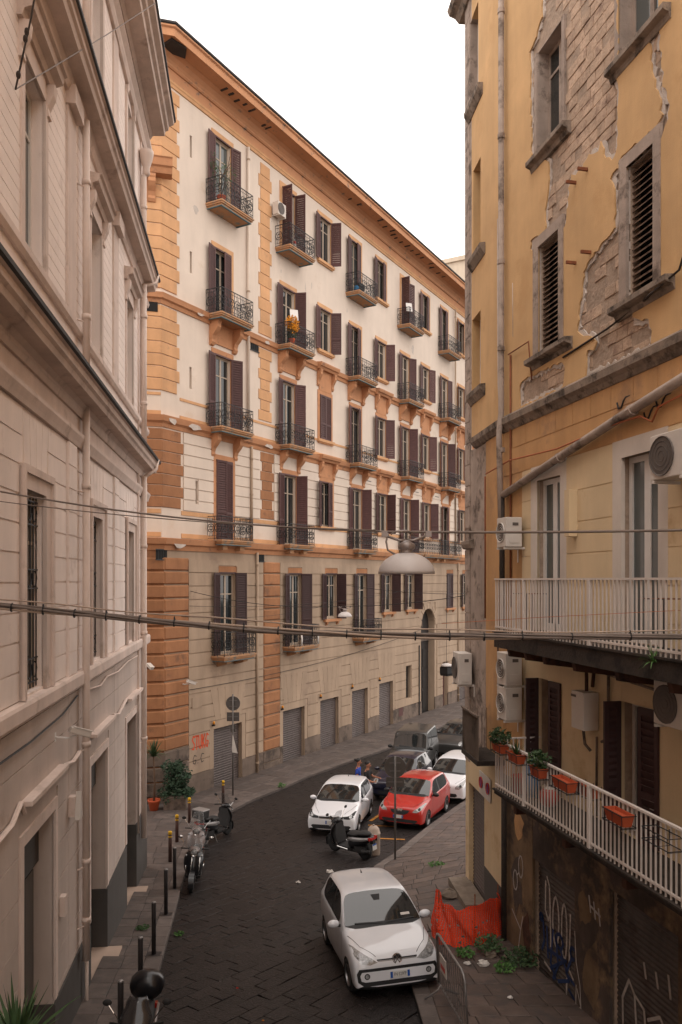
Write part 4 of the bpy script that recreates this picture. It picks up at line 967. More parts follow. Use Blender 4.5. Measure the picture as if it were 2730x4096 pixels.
# ground floor: decayed piers and painted roller shutters
for a, c, m in ((E0, -15.7, 'decay_light'), (-14.06, -12.94, 'decay'), (-11.19, -9.8, 'decay_light'), (-8.0, E1, 'decay')): MB().box(a, c, -.035, .05, -.4, 3.4).out('decayed_pier', m, rb)
for a, c, z in ((-15.7, -14.06, 2.1), (-12.94, -11.19, 2.55), (-9.8, -8.0, 2.55)): MB().box(a, c, -.03, .1, z, 3.4).out('lintel', 'decay', rb)
g1 = roller(rb, -15.7, -14.06, -.1, 2.1, .12, 'roller_dark', .085); g2 = roller(rb, -12.94, -11.19, -.1, 2.55, .12, 'roller_dark', .085); roller(rb, -9.8, -8.0, -.1, 2.55, .12, 'roller_dark', .085)
for i, (s, z, w, h, m) in enumerate(((-13.75, 1.9, .5, .7, 'decay_light'), (-13.5, .9, .8, 1.3, 'decay_light'), (-16.3, 2.5, .5, .7, 'r_low'), (-16.4, 1.4, .6, 1.4, 'decay'), (-15.95, .5, .4, 1.0, 'beam_rust'), (-16.0, 3.0, .5, .4, 'r_edge'))): chip(rb, s, z, w, h, .036+.001*i, m, 70+i)
def loopy(x, z, w, h, n=12): return [(x+w*math.cos(2*math.pi*i/n), z+h*math.sin(2*math.pi*i/n)) for i in range(n+1)]
yg = .094
strokes(g1, 'graffiti', [[(-15.4,1.75),(-15.42,1.2),(-15.3,1.05),(-15.22,1.2),(-15.25,1.7),(-15.35,1.85)], [(-15.22,1.2),(-15.2,.6)], loopy(-15.0, 1.15, .12, .45), loopy(-14.68, 1.1, .1, .5), [(-14.45,1.5),(-14.5,.5),(-14.35,.4)], [(-14.6,-.05),(-14.58,.3)], [(-15.45,.2),(-15.2,.15)]], 'graf_white', .05, yg)
strokes(g1, 'graffiti', [loopy(-15.58, 1.0, .06, .06, 8), [(-15.5,.95),(-15.45,.6),(-15.55,.4)], [(-15.35,.9),(-15.3,.35)], [(-15.1,.95),(-15.2,.3),(-15.0,.1)], [(-15.0,.9),(-14.9,.4),(-15.1,.05)], loopy(-14.85, .85, .13, .13, 8), [(-14.8,.7),(-14.5,.3),(-14.9,.1)], loopy(-14.35, .85, .1, .1, 8), [(-14.4,.75),(-14.6,.4),(-14.2,.3)], [(-14.5,.15),(-14.15,.0)], [(-15.3,.5),(-14.6,.6)], [(-15.2,.2),(-14.7,.55)]], 'graf_blue', .065, yg-.004)
strokes(g2, 'graffiti', [[(-12.75,-.1),(-12.78,.9),(-12.6,1.25),(-12.45,1.1),(-12.35,.2)], [(-12.45,1.1),(-12.2,1.0),(-12.1,.3),(-12.15,-.1)], [(-12.1,.9),(-11.8,1.1),(-11.6,.9),(-11.7,.2)], [(-11.6,.9),(-11.35,1.2)], [(-12.6,.5),(-12.3,.4)], loopy(-12.4, .05, .2, .12, 8), [(-11.9,1.7),(-11.85,1.5)], [(-11.6,1.8),(-11.55,1.5)], [(-12.2,1.7),(-12.15,1.5)]], 'graf_white', .05, yg)
pr = strokes(rb, 'graffiti', [[(-14.03,1.4),(-13.98,.9),(-13.85,.55),(-13.8,0),(-13.9,-.2),(-14.0,.0),(-13.98,.5)], [(-13.95,.45),(-13.82,.2),(-13.95,.1)], loopy(-13.9, -.05, .08, .12, 8)], 'graf_white', .025, -.05)
strokes(rb, 'graffiti', [[(-13.55,2.2),(-13.5,1.95)], [(-13.4,2.15),(-13.35,1.9)], [(-13.25,2.1),(-13.2,1.85)], [(-13.5,2.05),(-13.2,2.0)]], 'graf_white', .04, -.05)
strokes(rb, 'graffiti', [loopy(-16.2, 1.75, .1, .22, 10), loopy(-16.45, 1.4, .1, .2, 10), [(-16.6,.75),(-16.2,.5),(-16.1,.8)], [(-16.2,.5),(-16.3,.1)], [(-16.28,1.6),(-16.38,1.52)]], 'graf_white', .03, -.05)
# bend: the last bay turns slightly away
def bw(name, rect, holes, y0, y1, m): return wall(rb, name, rect, holes, y0, y1, m, BT)
bh = [(-2.7,-1.95,18.85,21.0), (-2.4,-1.75,15.1,17.25), (-2.5,-1.75,11.9,13.7)]
bw('yellow_plaster', (-2.55, 0, 10.85, 21.9), bh, -.04, .4, 'r_yellow'); bw('stone_strip', (-3.15, -2.55, 10.85, 21.9), bh, -.03, .4, 'r_stone')
bw('yellow_plaster', (-1.3, 0, 3.4, 10.6), [], -.04, .4, 'r_low'); bw('stone_strip', (-3.15, -1.3, 3.4, 10.6), [], -.02, .4, 'r_stone')
bw('cream_plaster', (-3.15, 0, -.6, 3.4), [(-2.85, -1.45, -.5, 2.5)], -.035, .4, 'r_cream'); bw('dado', (-1.42, 0, -.6, .95), [], -.045, 0, 'l_dado')
n = 36
for k in range(n):
    z0 = 3.0+k*.52
    MB().box(-3.17, -2.72, -.05, 0, z0+.01, z0+.51).out('quoin_block', 'r_stone', rb, mtx=BT)
roller(rb, -2.85, -1.45, -.2, 2.5, .1, 'roller', .09, BT)
MB().box(-3.05, -1.35, -.5, .0, -.25, .1).out('threshold', 'rubble', rb, mtx=BT)
MB().sweep([(0,10.55), (.08,10.58), (.16,10.68), (.17,10.8), (0,10.86)], -2.2, .02).out('string_course', 'r_sill', rb, mtx=BT)
MB().sweep([(0,8.2), (.1,8.22), (.14,8.32), (.14,8.4), (0,8.44)], -3.2, -2.4).out('string_course', 'r_sill', rb, mtx=BT)
for a, c, z0, z1 in bh:
    w = MB().box(a, c, .2, .24, z0, z1).out('window', 'glass', rb, mtx=BT); MB().box(a, a+.06, .15, .2, z0, z1).box(c-.06, c, .15, .2, z0, z1).out('window_frame', 'frame_white', w, mtx=BT)
    MB().sweep([(-.02,z0-.25), (.06,z0-.25), (.16,z0-.1), (.17,z0), (-.02,z0+.02)], a-.12, c+.4).out('sill', 'r_sill', rb, mtx=BT)
MB().box(-3.15, -2.75, .4, 9, -.6, 21.9).out('side_wall', 'r_yellow', rb, mtx=BT)
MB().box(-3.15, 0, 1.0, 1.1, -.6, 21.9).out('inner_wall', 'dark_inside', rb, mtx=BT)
MB().sweep([(-.2,21.6), (.1,21.6), (.2,21.72), (.35,21.78), (.4,21.9), (-.2,22.1)], -3.6, .05).out('eave', 'r_sill', rb, mtx=BT)
MB().sweep([(-.2,21.6), (.1,21.6), (.2,21.72), (.35,21.78), (.4,21.9), (-.2,22.1)], E0, E1).out('eave', 'r_sill', rb)
MB().prism([(E0, .2), (E1, .2), (E1, 9), (E0-3, 9), (E0-3, .6)], 'z', 21.9, 22.05).out('roof', 'gutter', rb)
bs = MB().box(-1.25, .1, -.62, 0, 3.58, 3.68).out('balcony', 'slab_dark', rb, mtx=BT)
for k in range(15): MB().box(-1.22+k*.09, -1.205+k*.09, -.6, -.585, 3.68, 4.58).out('baluster', 'm_plinth', bs, mtx=BT)
for k in range(6): MB().box(-1.23, -1.215, -.6+k*.11, -.585+k*.11, 3.68, 4.58).out('baluster', 'm_plinth', bs, mtx=BT)
MB().box(-1.25, .1, -.62, -.58, 4.58, 4.62).out('handrail', 'm_plinth', bs, mtx=BT)
MB().prism([(-1.23, 3.69), (.08, 3.69), (.08, 4.57), (-1.23, 4.57)], 'y', -.582, -.578).out('reed_screen', 'rubble', bs, mtx=BT)
# pipes, rods and small ironwork
def rpipe(name, pts, r, m, n=8): return MB().tube(pts, r, n).out(name, m, rb, True)
p = rpipe('downpipe', [(-16.92, -.15, 21.6), (-16.92, -.15, 10.9), (-16.92, -.2, 10.5), (-16.92, -.15, 8.3)], .065, 'r_stone')
for z in (19.2, 16.6, 14.0, 12.2, 10.1): MB().tube([(-16.92, -.15, z), (-16.92, -.15, z+.09)], .08, 8).out('pipe_collar', 'r_stone', p)
p = rpipe('diagonal_pipe', [(-16.95, -.12, 9.2), (-14.4, -.14, 9.62), (-12.1, -.14, 9.99), (-8.5, -.14, 10.5)], .075, 'r_stone')
for t in (.42, .8):
    q = V((-16.95, -.13, 9.2)).lerp(V((-11, -.14, 10.16)), t); MB().tube([q, q+V((.09, 0, .014))], .095, 8).out('pipe_collar', 'r_stone', p)
rpipe('downpipe', [(-16.9, -.14, 9.2), (-16.9, -.14, 6.3)], .06, 'slab_dark'); rpipe('downpipe', [(-16.85, -.12, 3.3), (-16.85, -.12, -.2)], .06, 'slab_dark')
rpipe('rusty_pipe', [(-16.66, -.06, 12.05), (-16.66, -.06, 6.9)], .022, 'rust'); rpipe('rusty_rod', [(-16.68, -.1, 12.06), (-15.7, -.12, 12.04), (-15.7, -.05, 11.3)], .014, 'rust')
rpipe('rusty_pipe', [(-18.1, -.02, 9.75), (-18.1, -.02, 6.6)], .02, 'rust')
rpipe('wall_cable', [(-14.43, -.06, 11.39), (-13.0, -.05, 11.45), (-12.0, -.05, 11.55), (-11.6, -.2, 11.5), (-11.08, -.1, 11.66), (-10.6, -.05, 12.6)], .018, 'slab_dark', 5)
rpipe('copper_cable', [(-18.0, -.05, 9.79), (-16.57, -.12, 9.88), (-14.37, -.2, 9.76), (-12.6, -.16, 9.85), (-11.96, -.12, 9.85), (-11.7, -.1, 9.72), (-11.55, -.1, 9.9), (-10.5, -.1, 10.0)], .016, 'orange_cable', 5)
for x, z in ((-12.22, 10.25), (-11.5, 9.95), (-11.2, 10.05)): rpipe('iron_hook', [(x, -.02, z), (x-.25, -.04, z), (x-.3, -.05, z-.05), (x-.36, -.05, z-.14), (x-.44, -.05, z-.14), (x-.48, -.05, z-.04)], .014, 'iron', 5)
for s, z in ((-13.62, 14.31), (-14.01, 14.28), (-13.51, 12.88), (-14.01, 12.9)): MB().box(s-.02, s+.02, -.22, 0, z-.025, z+.025).out('iron_stub', 'rust', rb)
rpipe('gas_pipe', [(-13.35, -.1, 5.7), (-13.3, -.1, 6.0), (-13.7, -.08, 6.02), (-15.2, -.06, 6.05)], .03, 'beam_rust', 6)
rpipe('gas_pipe', [(-15.3, -.05, 5.95), (-13, -.05, 5.95), (-11.3, -.05, 5.85)], .025, 'r_stone', 6)
rpipe('gas_pipe', [(-12.9, -.08, 5.95), (-12.9, -.08, 4.95), (-13.1, -.08, 4.85)], .025, 'm_plinth', 6)
rpipe('gas_pipe', [(-13.25, -.08, 4.9), (-13.3, -.06, 3.6)], .02, 'm_plinth', 6)
rpipe('antenna_cable', [(-17.3, -.06, 6.2), (-17.3, -.06, 4.7), (-16.9, -.06, 4.5)], .02, 'beam_rust', 5)
rpipe('crack', [(-16.95+.35, -.035, 13.5), (-16.58, -.035, 12.4)], .012, 'r_edge', 4)
MB().add([(-.42,-.043,15.2), (-.36,-.043,15.2), (-.3,-.043,13.2), (-.2,-.043,11.6), (-.26,-.043,10.95), (-.38,-.043,11.6), (-.42,-.043,13.2)], [(0,1,2,6), (2,3,5,6), (3,4,5)]).out('bare_patch', 'r_edge', rb, mtx=BT)
MB().box(-14.12, -13.95, -.2, -.03, 8.2, 9.0).out('wall_flap', 'r_cream', rb)
# ------------------------------------------------------------------ cars
HATCH = [(-1.80,.67,.50,.58,.44,'h'), (-1.78,.765,.60,.70,.54,'h'), (-1.70,.805,.70,.79,.62,'h'), (-1.45,.815,.77,.87,.62,'h'), (-1.10,.815,.85,.95,.64,'h'), (-.90,.815,.885,.99,.66,'h'),
         (-.82,.815,.90,1.04,.765,'c'), (-.45,.815,.92,1.26,.70,'c'), (-.12,.815,.93,1.43,.63,'c'), (.0,.82,.94,1.468,.61,'c'), (.28,.82,.95,1.487,.605,'c'), (.38,.82,.955,1.488,.605,'c'),
         (.90,.82,.97,1.48,.60,'c'), (1.02,.82,.98,1.475,.595,'c'), (1.40,.81,.99,1.45,.58,'c'), (1.60,.80,1.0,1.40,.56,'c'), (1.74,.78,.97,1.12,.56,'c'), (1.80,.76,.85,.92,.55,'h'), (1.81,.72,.60,.66,.5,'h')]
BOXY = [(-2.05,.62,.60,.70,.45,'h'), (-2.03,.76,.78,.92,.6,'h'), (-1.95,.82,.92,1.04,.7,'h'), (-1.60,.84,1.0,1.10,.74,'h'), (-1.10,.85,1.03,1.13,.74,'h'), (-.78,.85,1.06,1.16,.74,'h'),
        (-.72,.86,1.08,1.24,.76,'c'), (-.55,.86,1.10,1.55,.74,'c'), (-.40,.86,1.11,1.84,.72,'c'), (-.30,.87,1.12,1.89,.715,'c'), (.28,.87,1.12,1.91,.715,'c'), (.38,.87,1.12,1.91,.715,'c'),
        (1.05,.87,1.12,1.91,.715,'c'), (1.15,.87,1.12,1.91,.71,'c'), (1.75,.87,1.12,1.90,.71,'c'), (1.92,.86,1.12,1.86,.70,'c'), (1.98,.85,1.1,1.3,.7,'c'), (2.0,.84,.95,1.05,.7,'h'), (2.01,.8,.65,.72,.6,'h')]
def warp(rows, anchors, sw, sh):
    src = [-1.80, -.90, -.12, 1.40, 1.81]; out = []
    for y, w, zh, zt, wr, k in rows:
        for a, c, A_, C_ in zip(src, src[1:], anchors, anchors[1:]):
            if y <= c+1e-6: yy_ = A_+(C_-A_)*(y-a)/(c-a); break
        out.append((yy_, w*sw, zh*sh, zt*sh, wr*sw, k))
    return out
def car_shell(rows, zb, wheels, wr_, axle_x):
    n = 19; vs_ = []; f = []; mi = []
    for j, (y, w, zh, zt, wr, k) in enumerate(rows):
        lo = zb + (.06 if j in (0, len(rows)-1) else 0)
        if k == 'c': P = [(w*.8, lo), (w*.965, lo+.06), (w, lo+(zh-lo)*.4), (w*.998, lo+(zh-lo)*.75), (w*.985, zh-.02), (w*.955, zh+.025), (wr+.03, zt-.07), (wr-.012, zt-.03), (wr*.55, zt-.008), (0, zt)]
        else: P = [(w*.8, lo), (w*.965, lo+.06), (w, lo+(zh-lo)*.4), (w*.995, lo+(zh-lo)*.75), (w*.97, zh-.02), (w*.92, zh+(zt-zh)*.35), (w*.84, zh+(zt-zh)*.62), (w*.7, zh+(zt-zh)*.8), (w*.4, zt-.015), (0, zt)]
        vs_ += [(x, y, z) for x, z in P] + [(-x, y, z) for x, z in P[-2::-1]]
    for j in range(len(rows)-1):
        for i in range(n):
            seg = min(i, 17-i) if i < 18 else 99
            f.append((j*n+i, j*n+(i+1) % n, (j+1)*n+(i+1) % n, (j+1)*n+i)); m = 0
            if seg in (7, 8) and j in (6, 7): m = 1
            if seg in (7, 8) and j == 15: m = 1
            if seg == 5 and j in (7, 8, 9, 11, 12, 13): m = 1
            if seg == 5 and j in (10,): m = 2
            if seg in (7, 8) and j == 5: m = 2
            if seg == 99 or seg == 0: m = 2
            mi.append(m)
    f += [tuple(range(n)), tuple((len(rows)-1)*n+i for i in range(n-1, -1, -1))]; mi += [0, 0]
    me = bpy.data.meshes.new('shell'); me.from_pydata(vs_, [], f); me.polygons.foreach_set('material_index', mi)
    o = bpy.data.objects.new('shell', me); COL.objects.link(o)
    for m in ('car_white', 'car_glass', 'trim_black', 'trim_black'): me.materials.append(MATS[m])
    bm_ = bmesh.new(); bm_.from_mesh(me); bmesh.ops.recalc_face_normals(bm_, faces=bm_.faces[:])
    cl = bm_.edges.layers.float.new('crease_edge')
    for e in bm_.edges:
        if len(e.link_faces) == 2 and e.link_faces[0].material_index != e.link_faces[1].material_index: e[cl] = .75
    bm_.to_mesh(me); bm_.free()
    sd = o.modifiers.new('s', 'SUBSURF'); sd.levels = 2; sd.render_levels = 2
    cb = MB()
    for y in wheels:
        for sx in (-1, 1): cb.lathe([(wr_, min(sx*(axle_x-.28), sx*(axle_x+.5))), (wr_, max(sx*(axle_x-.28), sx*(axle_x+.5)))], (0, y, wr_*.9-.02), 24, 'x')
    cm = cb.mesh('cut'); cm.polygons.foreach_set('material_index', [3]*len(cm.polygons))
    for m in ('car_white', 'car_glass', 'trim_black', 'trim_black'): cm.materials.append(MATS[m])
    bm_ = bmesh.new(); bm_.from_mesh(cm); bmesh.ops.recalc_face_normals(bm_, faces=bm_.faces[:]); bm_.to_mesh(cm); bm_.free()
    co_ = bpy.data.objects.new('cut', cm); COL.objects.link(co_)
    bo = o.modifiers.new('b', 'BOOLEAN'); bo.object = co_; bo.operation = 'DIFFERENCE'; bo.solver = 'EXACT'
    res = eval_mesh(o); bpy.data.objects.remove(o); bpy.data.objects.remove(co_)
    return res
def split_mesh(me, paint):
    """shell faces -> (kind, mesh) pieces: body, each glass island, wheel wells"""
    P = me.polygons; groups = {}
    adj = {}
    for p in P:
        if p.material_index == 1:
            for v in p.vertices: adj.setdefault(v, []).append(p.index)
    seen = set()
    for p in P:
        if p.material_index != 1: groups.setdefault(('body' if p.material_index == 0 else 'underbody'), []).append(p.index); continue
        if p.index in seen: continue
        st = [p.index]; isl = []; seen.add(p.index)
        while st:
            q = st.pop(); isl.append(q)
            for v in P[q].vertices:
                for r in adj[v]:
                    if r not in seen: seen.add(r); st.append(r)
        cx_ = sum(P[i].center.x for i in isl)/len(isl); cy_ = sum(P[i].center.y for i in isl)/len(isl)
        nm = 'side_window' if abs(cx_) > .2 else ('windscreen' if cy_ < 0 else 'rear_window')
        groups[(nm, p.index)] = isl
    out = []
    for k, ids in groups.items():
        nm = k if isinstance(k, str) else k[0]; mp = {}; vv = []; ff = []
        for i in ids:
            t = []
            for v in P[i].vertices:
                if v not in mp: mp[v] = len(vv); vv.append(tuple(me.vertices[v].co))
                t.append(mp[v])
            ff.append(tuple(t))
        b = MB(); b.v = vv; b.f = ff
        out.append((nm, b.mesh(nm, {'body': paint, 'underbody': 'trim_black'}.get(nm, 'car_glass'), True)))
    return out
class Skin:
    def __init__(s, me): s.t = BVHTree.FromPolygons([tuple(v.co) for v in me.vertices], [tuple(p.vertices) for p in me.polygons])
    def hit(s, a, c, ax):
        if ax == 'front': o, d = V((a, -6, c)), V((0, 1, 0))
        elif ax == 'top': o, d = V((a, c, 6)), V((0, 0, -1))
        elif ax == 'right': o, d = V((6, a, c)), V((-1, 0, 0))
        elif ax == 'left': o, d = V((-6, a, c)), V((1, 0, 0))
        elif ax == 'rear': o, d = V((a, 6, c)), V((0, -1, 0))
        l, nn, *_ = s.t.ray_cast(o, d); 
        return (l, nn if nn.dot(d) < 0 else -nn) if l else (None, None)
    def decal(s, poly, ax, off=.004, step=.05):
        pts = []; ed = []
        n = len(poly)
        for i in range(n):
            a, c = V(poly[i]), V(poly[(i+1) % n]); k = max(1, int((c-a).length/step))
            for j in range(k): pts.append(a+(c-a)*j/k)
        m = len(pts); ed = [(i, (i+1) % m) for i in range(m)]
        xs_ = [p.x for p in pts]; ys_ = [p.y for p in pts]; x = min(xs_)+step
        while x < max(xs_):
            y = min(ys_)+step
            while y < max(ys_):
                if inpoly((x, y), poly): pts.append(V((x, y)))
                y += step
            x += step
        vv, _, ff, *_ = delaunay_2d_cdt(pts, ed, [], 1, 1e-6)
        P = []; 
        for v in vv:
            l, nn = s.hit(v.x, v.y, ax); P.append((l+nn*off) if l else None)
        b = MB(); b.v = [tuple(p) if p else (0, 0, 0) for p in P]; b.f = [tuple(f) for f in ff if all(P[i] for i in f)]
        return b
    def seam(s, path, ax, w=.01, off=.003):
        L_ = []
        for a, c in zip(path, path[1:]):
            k = max(2, int(math.hypot(c[0]-a[0], c[1]-a[1])/.05))
            for j in range(k): L_.append((a[0]+(c[0]-a[0])*j/k, a[1]+(c[1]-a[1])*j/k))
        L_.append(path[-1]); b = MB(); pr = None
        for i, p in enumerate(L_):
            q = L_[min(i+1, len(L_)-1)]; r = L_[max(i-1, 0)]; d = V((q[0]-r[0], q[1]-r[1])); d = d.normalized() if d.length else V((1, 0)); nn = V((-d.y, d.x))*w/2
            A_, na = s.hit(p[0]+nn.x, p[1]+nn.y, ax); B_, nb = s.hit(p[0]-nn.x, p[1]-nn.y, ax)
            cur = (tuple(A_+na*off), tuple(B_+nb*off)) if A_ and B_ else None
            if cur and pr: b.add([pr[0], cur[0], cur[1], pr[1]], [(0, 1, 2, 3)])
            pr = cur
        return b
WHEEL = {}
def wheel(parent, x, y, r, w=.19, steer=0, spokes=5):
    k = (r, w, spokes)
    if k not in WHEEL:
        t = MB().lathe([(r*.66, -w*.42), (r*.8, -w*.5), (r*.95, -w*.46), (r, -w*.3), (r, w*.3), (r*.95, w*.46), (r*.8, w*.5), (r*.66, w*.42)], (0,0,0), 26, 'x').mesh('tyre', 'tyre', True)
        b = MB().lathe([(r*.67, w*.44), (r*.62, w*.46), (r*.6, w*.34), (r*.58, w*.2)], (0,0,0), 26, 'x')
        for q in range(spokes):
            a = 2*math.pi*q/spokes; ca, sa = math.cos(a), math.sin(a); h = r*.09
            pts = []
            for (rr_, hh, xx) in ((r*.1, h*1.5, w*.36), (r*.62, h, w*.42)):
                pts.append([(xx, rr_*ca-hh*sa, rr_*sa+hh*ca), (xx, rr_*ca+hh*sa, rr_*sa-hh*ca), (xx-.03, rr_*ca+hh*sa, rr_*sa-hh*ca), (xx-.03, rr_*ca-hh*sa, rr_*sa+hh*ca)])
            b.loft(pts)
        b.lathe([(r*.16, w*.3), (r*.16, w*.42), (r*.1, w*.44)], (0,0,0), 10, 'x')
        WHEEL[k] = (t, b.mesh('rim', 'rim', True), MB().lathe([(r*.6, w*.1), (.01, w*.12)], (0,0,0), 16, 'x').mesh('brake_disc', 'trim_black'))
    t, m, d = WHEEL[k]
    o = obj('wheel', t, parent, (x, y, r), (0, 0, (math.pi if x < 0 else 0)+steer)); obj('rim', m, o); obj('brake_disc', d, o); return o
def poly_obj(b, name, m, parent, smooth=True): return b.out(name, m, parent, smooth) if b.f else None
def mirror(poly): return [(-x, z) for x, z in poly][::-1]
def circ(x, z, r, n=16, rz=None): return [(x+r*math.cos(2*math.pi*i/n), z+(rz or r)*math.sin(2*math.pi*i/n)) for i in range(n)]
def plate(root, sk, x, z, txt, w=.36, h=.11, tilt=0, y=None, rear=False):
    l, nn = sk.hit(x, z, 'rear' if rear else 'front'); yy_ = l.y if l else y; sg = 1 if rear else -1
    p = obj('number_plate', MB().box(-w/2, w/2, -.006, .006, -h/2, h/2).mesh('number_plate', 'plate_white'), root, (x, yy_+sg*.02, z), (0, 0, math.pi if rear else 0))
    for a, c in ((-w/2+.002, -w/2+.045), (w/2-.045, w/2-.002)): MB().box(a, c, -.0085, -.006, -h/2+.002, h/2-.002).out('plate_band', 'plate_blue', p)
    if txt:
        t = obj('plate_text', text_mesh(txt, .082, 'ink', .0004), p, (0, -.0075, 0), (rad(90), 0, 0)); t.scale = (.72, 1, 1)
    return p
def car(name, label, axc, th, rows, paint, wb, W_, r, spec, group='cars parked at the bend'):
    """axc: (x, y) of the front axle centre on the ground; th: heading"""
    h = V((math.sin(th), -math.cos(th)))
    c = V(axc) - h*wb/2; zf = G(axc[1]) + spec.get('lift', 0); re = V(axc)-h*wb; zr_ = G(re.y)+spec.get('lift', 0)
    root = thing(name, label, 'car', (c.x, c.y, (zf+zr_)/2), 0, group)
    root.rotation_euler = (-math.atan((zf-zr_)/wb), spec.get('roll', 0), th)
    tx = W_/2-.1
    shell = car_shell(rows, spec.get('zb', .2), (-wb/2, wb/2), r*1.14, tx); sk = Skin(shell)
    body = None
    for nm, me in sorted(split_mesh(shell, paint), key=lambda t: t[0] != 'body'):
        o = obj(nm, me, root)
        if nm == 'body': body = o
    for y in (-wb/2, wb/2):
        for sx in (-1, 1): wheel(root, sx*(tx+.0), y, r, steer=spec.get('steer', 0) if y < 0 else 0)
    for nm, poly, m, off in spec['front']:
        poly_obj(sk.decal(poly, 'front', off), nm, m, root)
        if min(p[0] for p in poly) > .02: poly_obj(sk.decal(mirror(poly), 'front', off), nm, m, root)
    for path in spec.get('seams_side', []):
        for ax in ('left', 'right'): poly_obj(sk.seam(path, ax), 'panel_gap', 'trim_black', body)
    for path in spec.get('seams_top', []):
        poly_obj(sk.seam(path, 'top'), 'panel_gap', 'trim_black', body); poly_obj(sk.seam([(-x, y) for x, y in path], 'top'), 'panel_gap', 'trim_black', body)
    for path in spec.get('handles', []):
        for ax in ('left', 'right'): poly_obj(sk.seam(path, ax, .03, .015), 'door_handle', paint, root)
    for path in spec.get('wipers', []): poly_obj(sk.seam(path, 'top', .022, .012), 'wiper', 'trim_black', root)
    my, mz = spec['mirror']; mm = spec.get('mirror_mat', paint)
    for sx in (-1, 1):
        l, _ = sk.hit(my, mz-.06, 'right' if sx > 0 else 'left'); x0 = (abs(l.x) if l else .8)
        mo = MB().ball((sx*(x0+.13), my, mz), .12, .07, .075, 12, 8).out('wing_mirror', mm, root, True)
        MB().tube([(sx*(x0-.03), my, mz-.05), (sx*(x0+.08), my, mz-.03)], .03, 6).out('mirror_arm', 'trim_black', mo)
    if 'plate' in spec: plate(root, sk, *spec['plate'])
    if spec.get('aerial'):
        l, _ = sk.hit(0, spec['aerial'], 'top'); MB().tube([l, l+V((0, .06, .05))], [.018, .008], 6).out('aerial', 'trim_black', root)
    return root, sk, body
def emblem_vw(root, sk, x, z, r):
    l, nn = sk.hit(x, z, 'front'); y = l.y-.012
    e = MB().lathe([(.001, 0), (r, 0), (r, .012), (r*.9, .02), (.001, .02)], (x, y+.012, z), 20, 'y').out('badge', 'ink', root)
    b = MB(); ring(b, (x, y-.004, z), r*.93, 'x', r*.09, 20); b.out('badge_ring', 'chrome', e)
    q = lambda px, pz: (x+px*r, z+pz*r)
    strokes(e, 'badge_mark', [[q(-.35,.8), q(0,.08), q(.35,.8)], [q(-.8,.42), q(-.42,-.72), q(0,.0), q(.42,-.72), q(.8,.42)]], 'chrome', r*.16, y-.012)
# --- the small white hatchback in the foreground
spec = dict(zb=.19, lift=.0, roll=-.03, steer=.06, front=[
    ('bumper_trim', [(-.70,.575), (.70,.575), (.745,.50), (.73,.36), (.62,.28), (-.62,.28), (-.73,.36), (-.745,.50)], 'trim_black', .004),
    ('bumper_panel', [(-.655,.525), (.655,.525), (.69,.47), (.67,.38), (.60,.355), (-.60,.355), (-.67,.38), (-.69,.47)], 'car_white', .008),
    ('lower_grille', [(-.52,.345), (.52,.345), (.46,.295), (-.46,.295)], 'ink', .006),
    ('headlight', [(.36,.66), (.50,.63), (.64,.66), (.74,.75), (.765,.835), (.71,.835), (.57,.775), (.45,.72)], 'light_glass', .006),
    ('headlight_bowl', circ(.62, .74, .055), 'rim', .009), ('headlight_lens', circ(.62, .74, .034), 'light_glass', .012), ('indicator_lens', circ(.49, .685, .022), 'light_glass', .009),
    ('grille_strip', [(-.37,.705), (.37,.705), (.37,.685), (-.37,.685)], 'ink', .005), ('chrome_strip', [(-.36,.684), (.36,.684), (.36,.668), (-.36,.668)], 'rim', .006),
    ('fog_lamp', circ(.565, .45, .052), 'trim_black', .011), ('fog_lens', circ(.565, .45, .035), 'light_glass', .014)],
    seams_side=[[(-.72,.28), (-.78,.7), (-.72,.93)], [(.34,.24), (.36,.94)], [(-.72,.28), (.34,.24)]],
    seams_top=[[(.74,-1.0), (.60,-1.45), (.38,-1.72)]], handles=[[(.12,.80), (.30,.80)]], wipers=[[(-.55,-.80), (-.02,-.845)], [(.05,-.85), (.62,-.79)]],
    mirror=(-.55, 1.0), plate=(.03, .44, 'FN·529FP'), aerial=.95)
upc, sk, ub = car('hatchback', 'small white hatchback parked in the foreground beside the steel barrier', (.93, 14.72), .2, HATCH, 'car_white', 2.42, 1.64, .29, spec)
emblem_vw(upc, sk, 0, .69, .09)
poly_obj(sk.decal([(-.09,1.37), (.09,1.37), (.06,1.30), (-.06,1.30)], 'front', .003), 'rear_view_mirror', 'ink', upc)
poly_obj(sk.decal([(.38,1.11), (.56,1.11), (.56,1.08), (.38,1.08)], 'front', .003), 'dashboard_paper', 'paper', upc)
# --- white hatchback behind the silver scooter
POLO = warp(HATCH, (-1.98, -.95, -.15, 1.5, 1.98), 1.03, .98)
spec = dict(zb=.18, front=[('lower_grille', [(-.62,.40), (.62,.40), (.68,.36), (.60,.27), (-.60,.27), (-.68,.36)], 'ink', .005),
    ('grille', [(-.42,.665), (.42,.665), (.40,.60), (-.40,.60)], 'ink', .005), ('chrome_strip', [(-.42,.612), (.42,.612), (.40,.598), (-.40,.598)], 'chrome', .007),
    ('headlight', [(.42,.61), (.62,.61), (.75,.66), (.785,.79), (.74,.80), (.60,.71), (.43,.67)], 'ink', .006), ('headlight_lens', circ(.66, .69, .05), 'light_glass', .01)],
    seams_side=[[(-.62,.28), (-.7,.7), (-.62,.92)], [(.36,.24), (.38,.93)], [(-.62,.28), (.36,.24)]], seams_top=[[(.74,-1.05), (.62,-1.5), (.44,-1.85)]], handles=[[(.1,.78), (.3,.78)]],
    wipers=[[(-.55,-.86), (-.02,-.9)], [(.05,-.9), (.62,-.85)]], mirror=(-.6, .99), plate=(.0, .49, ''), aerial=1.1)
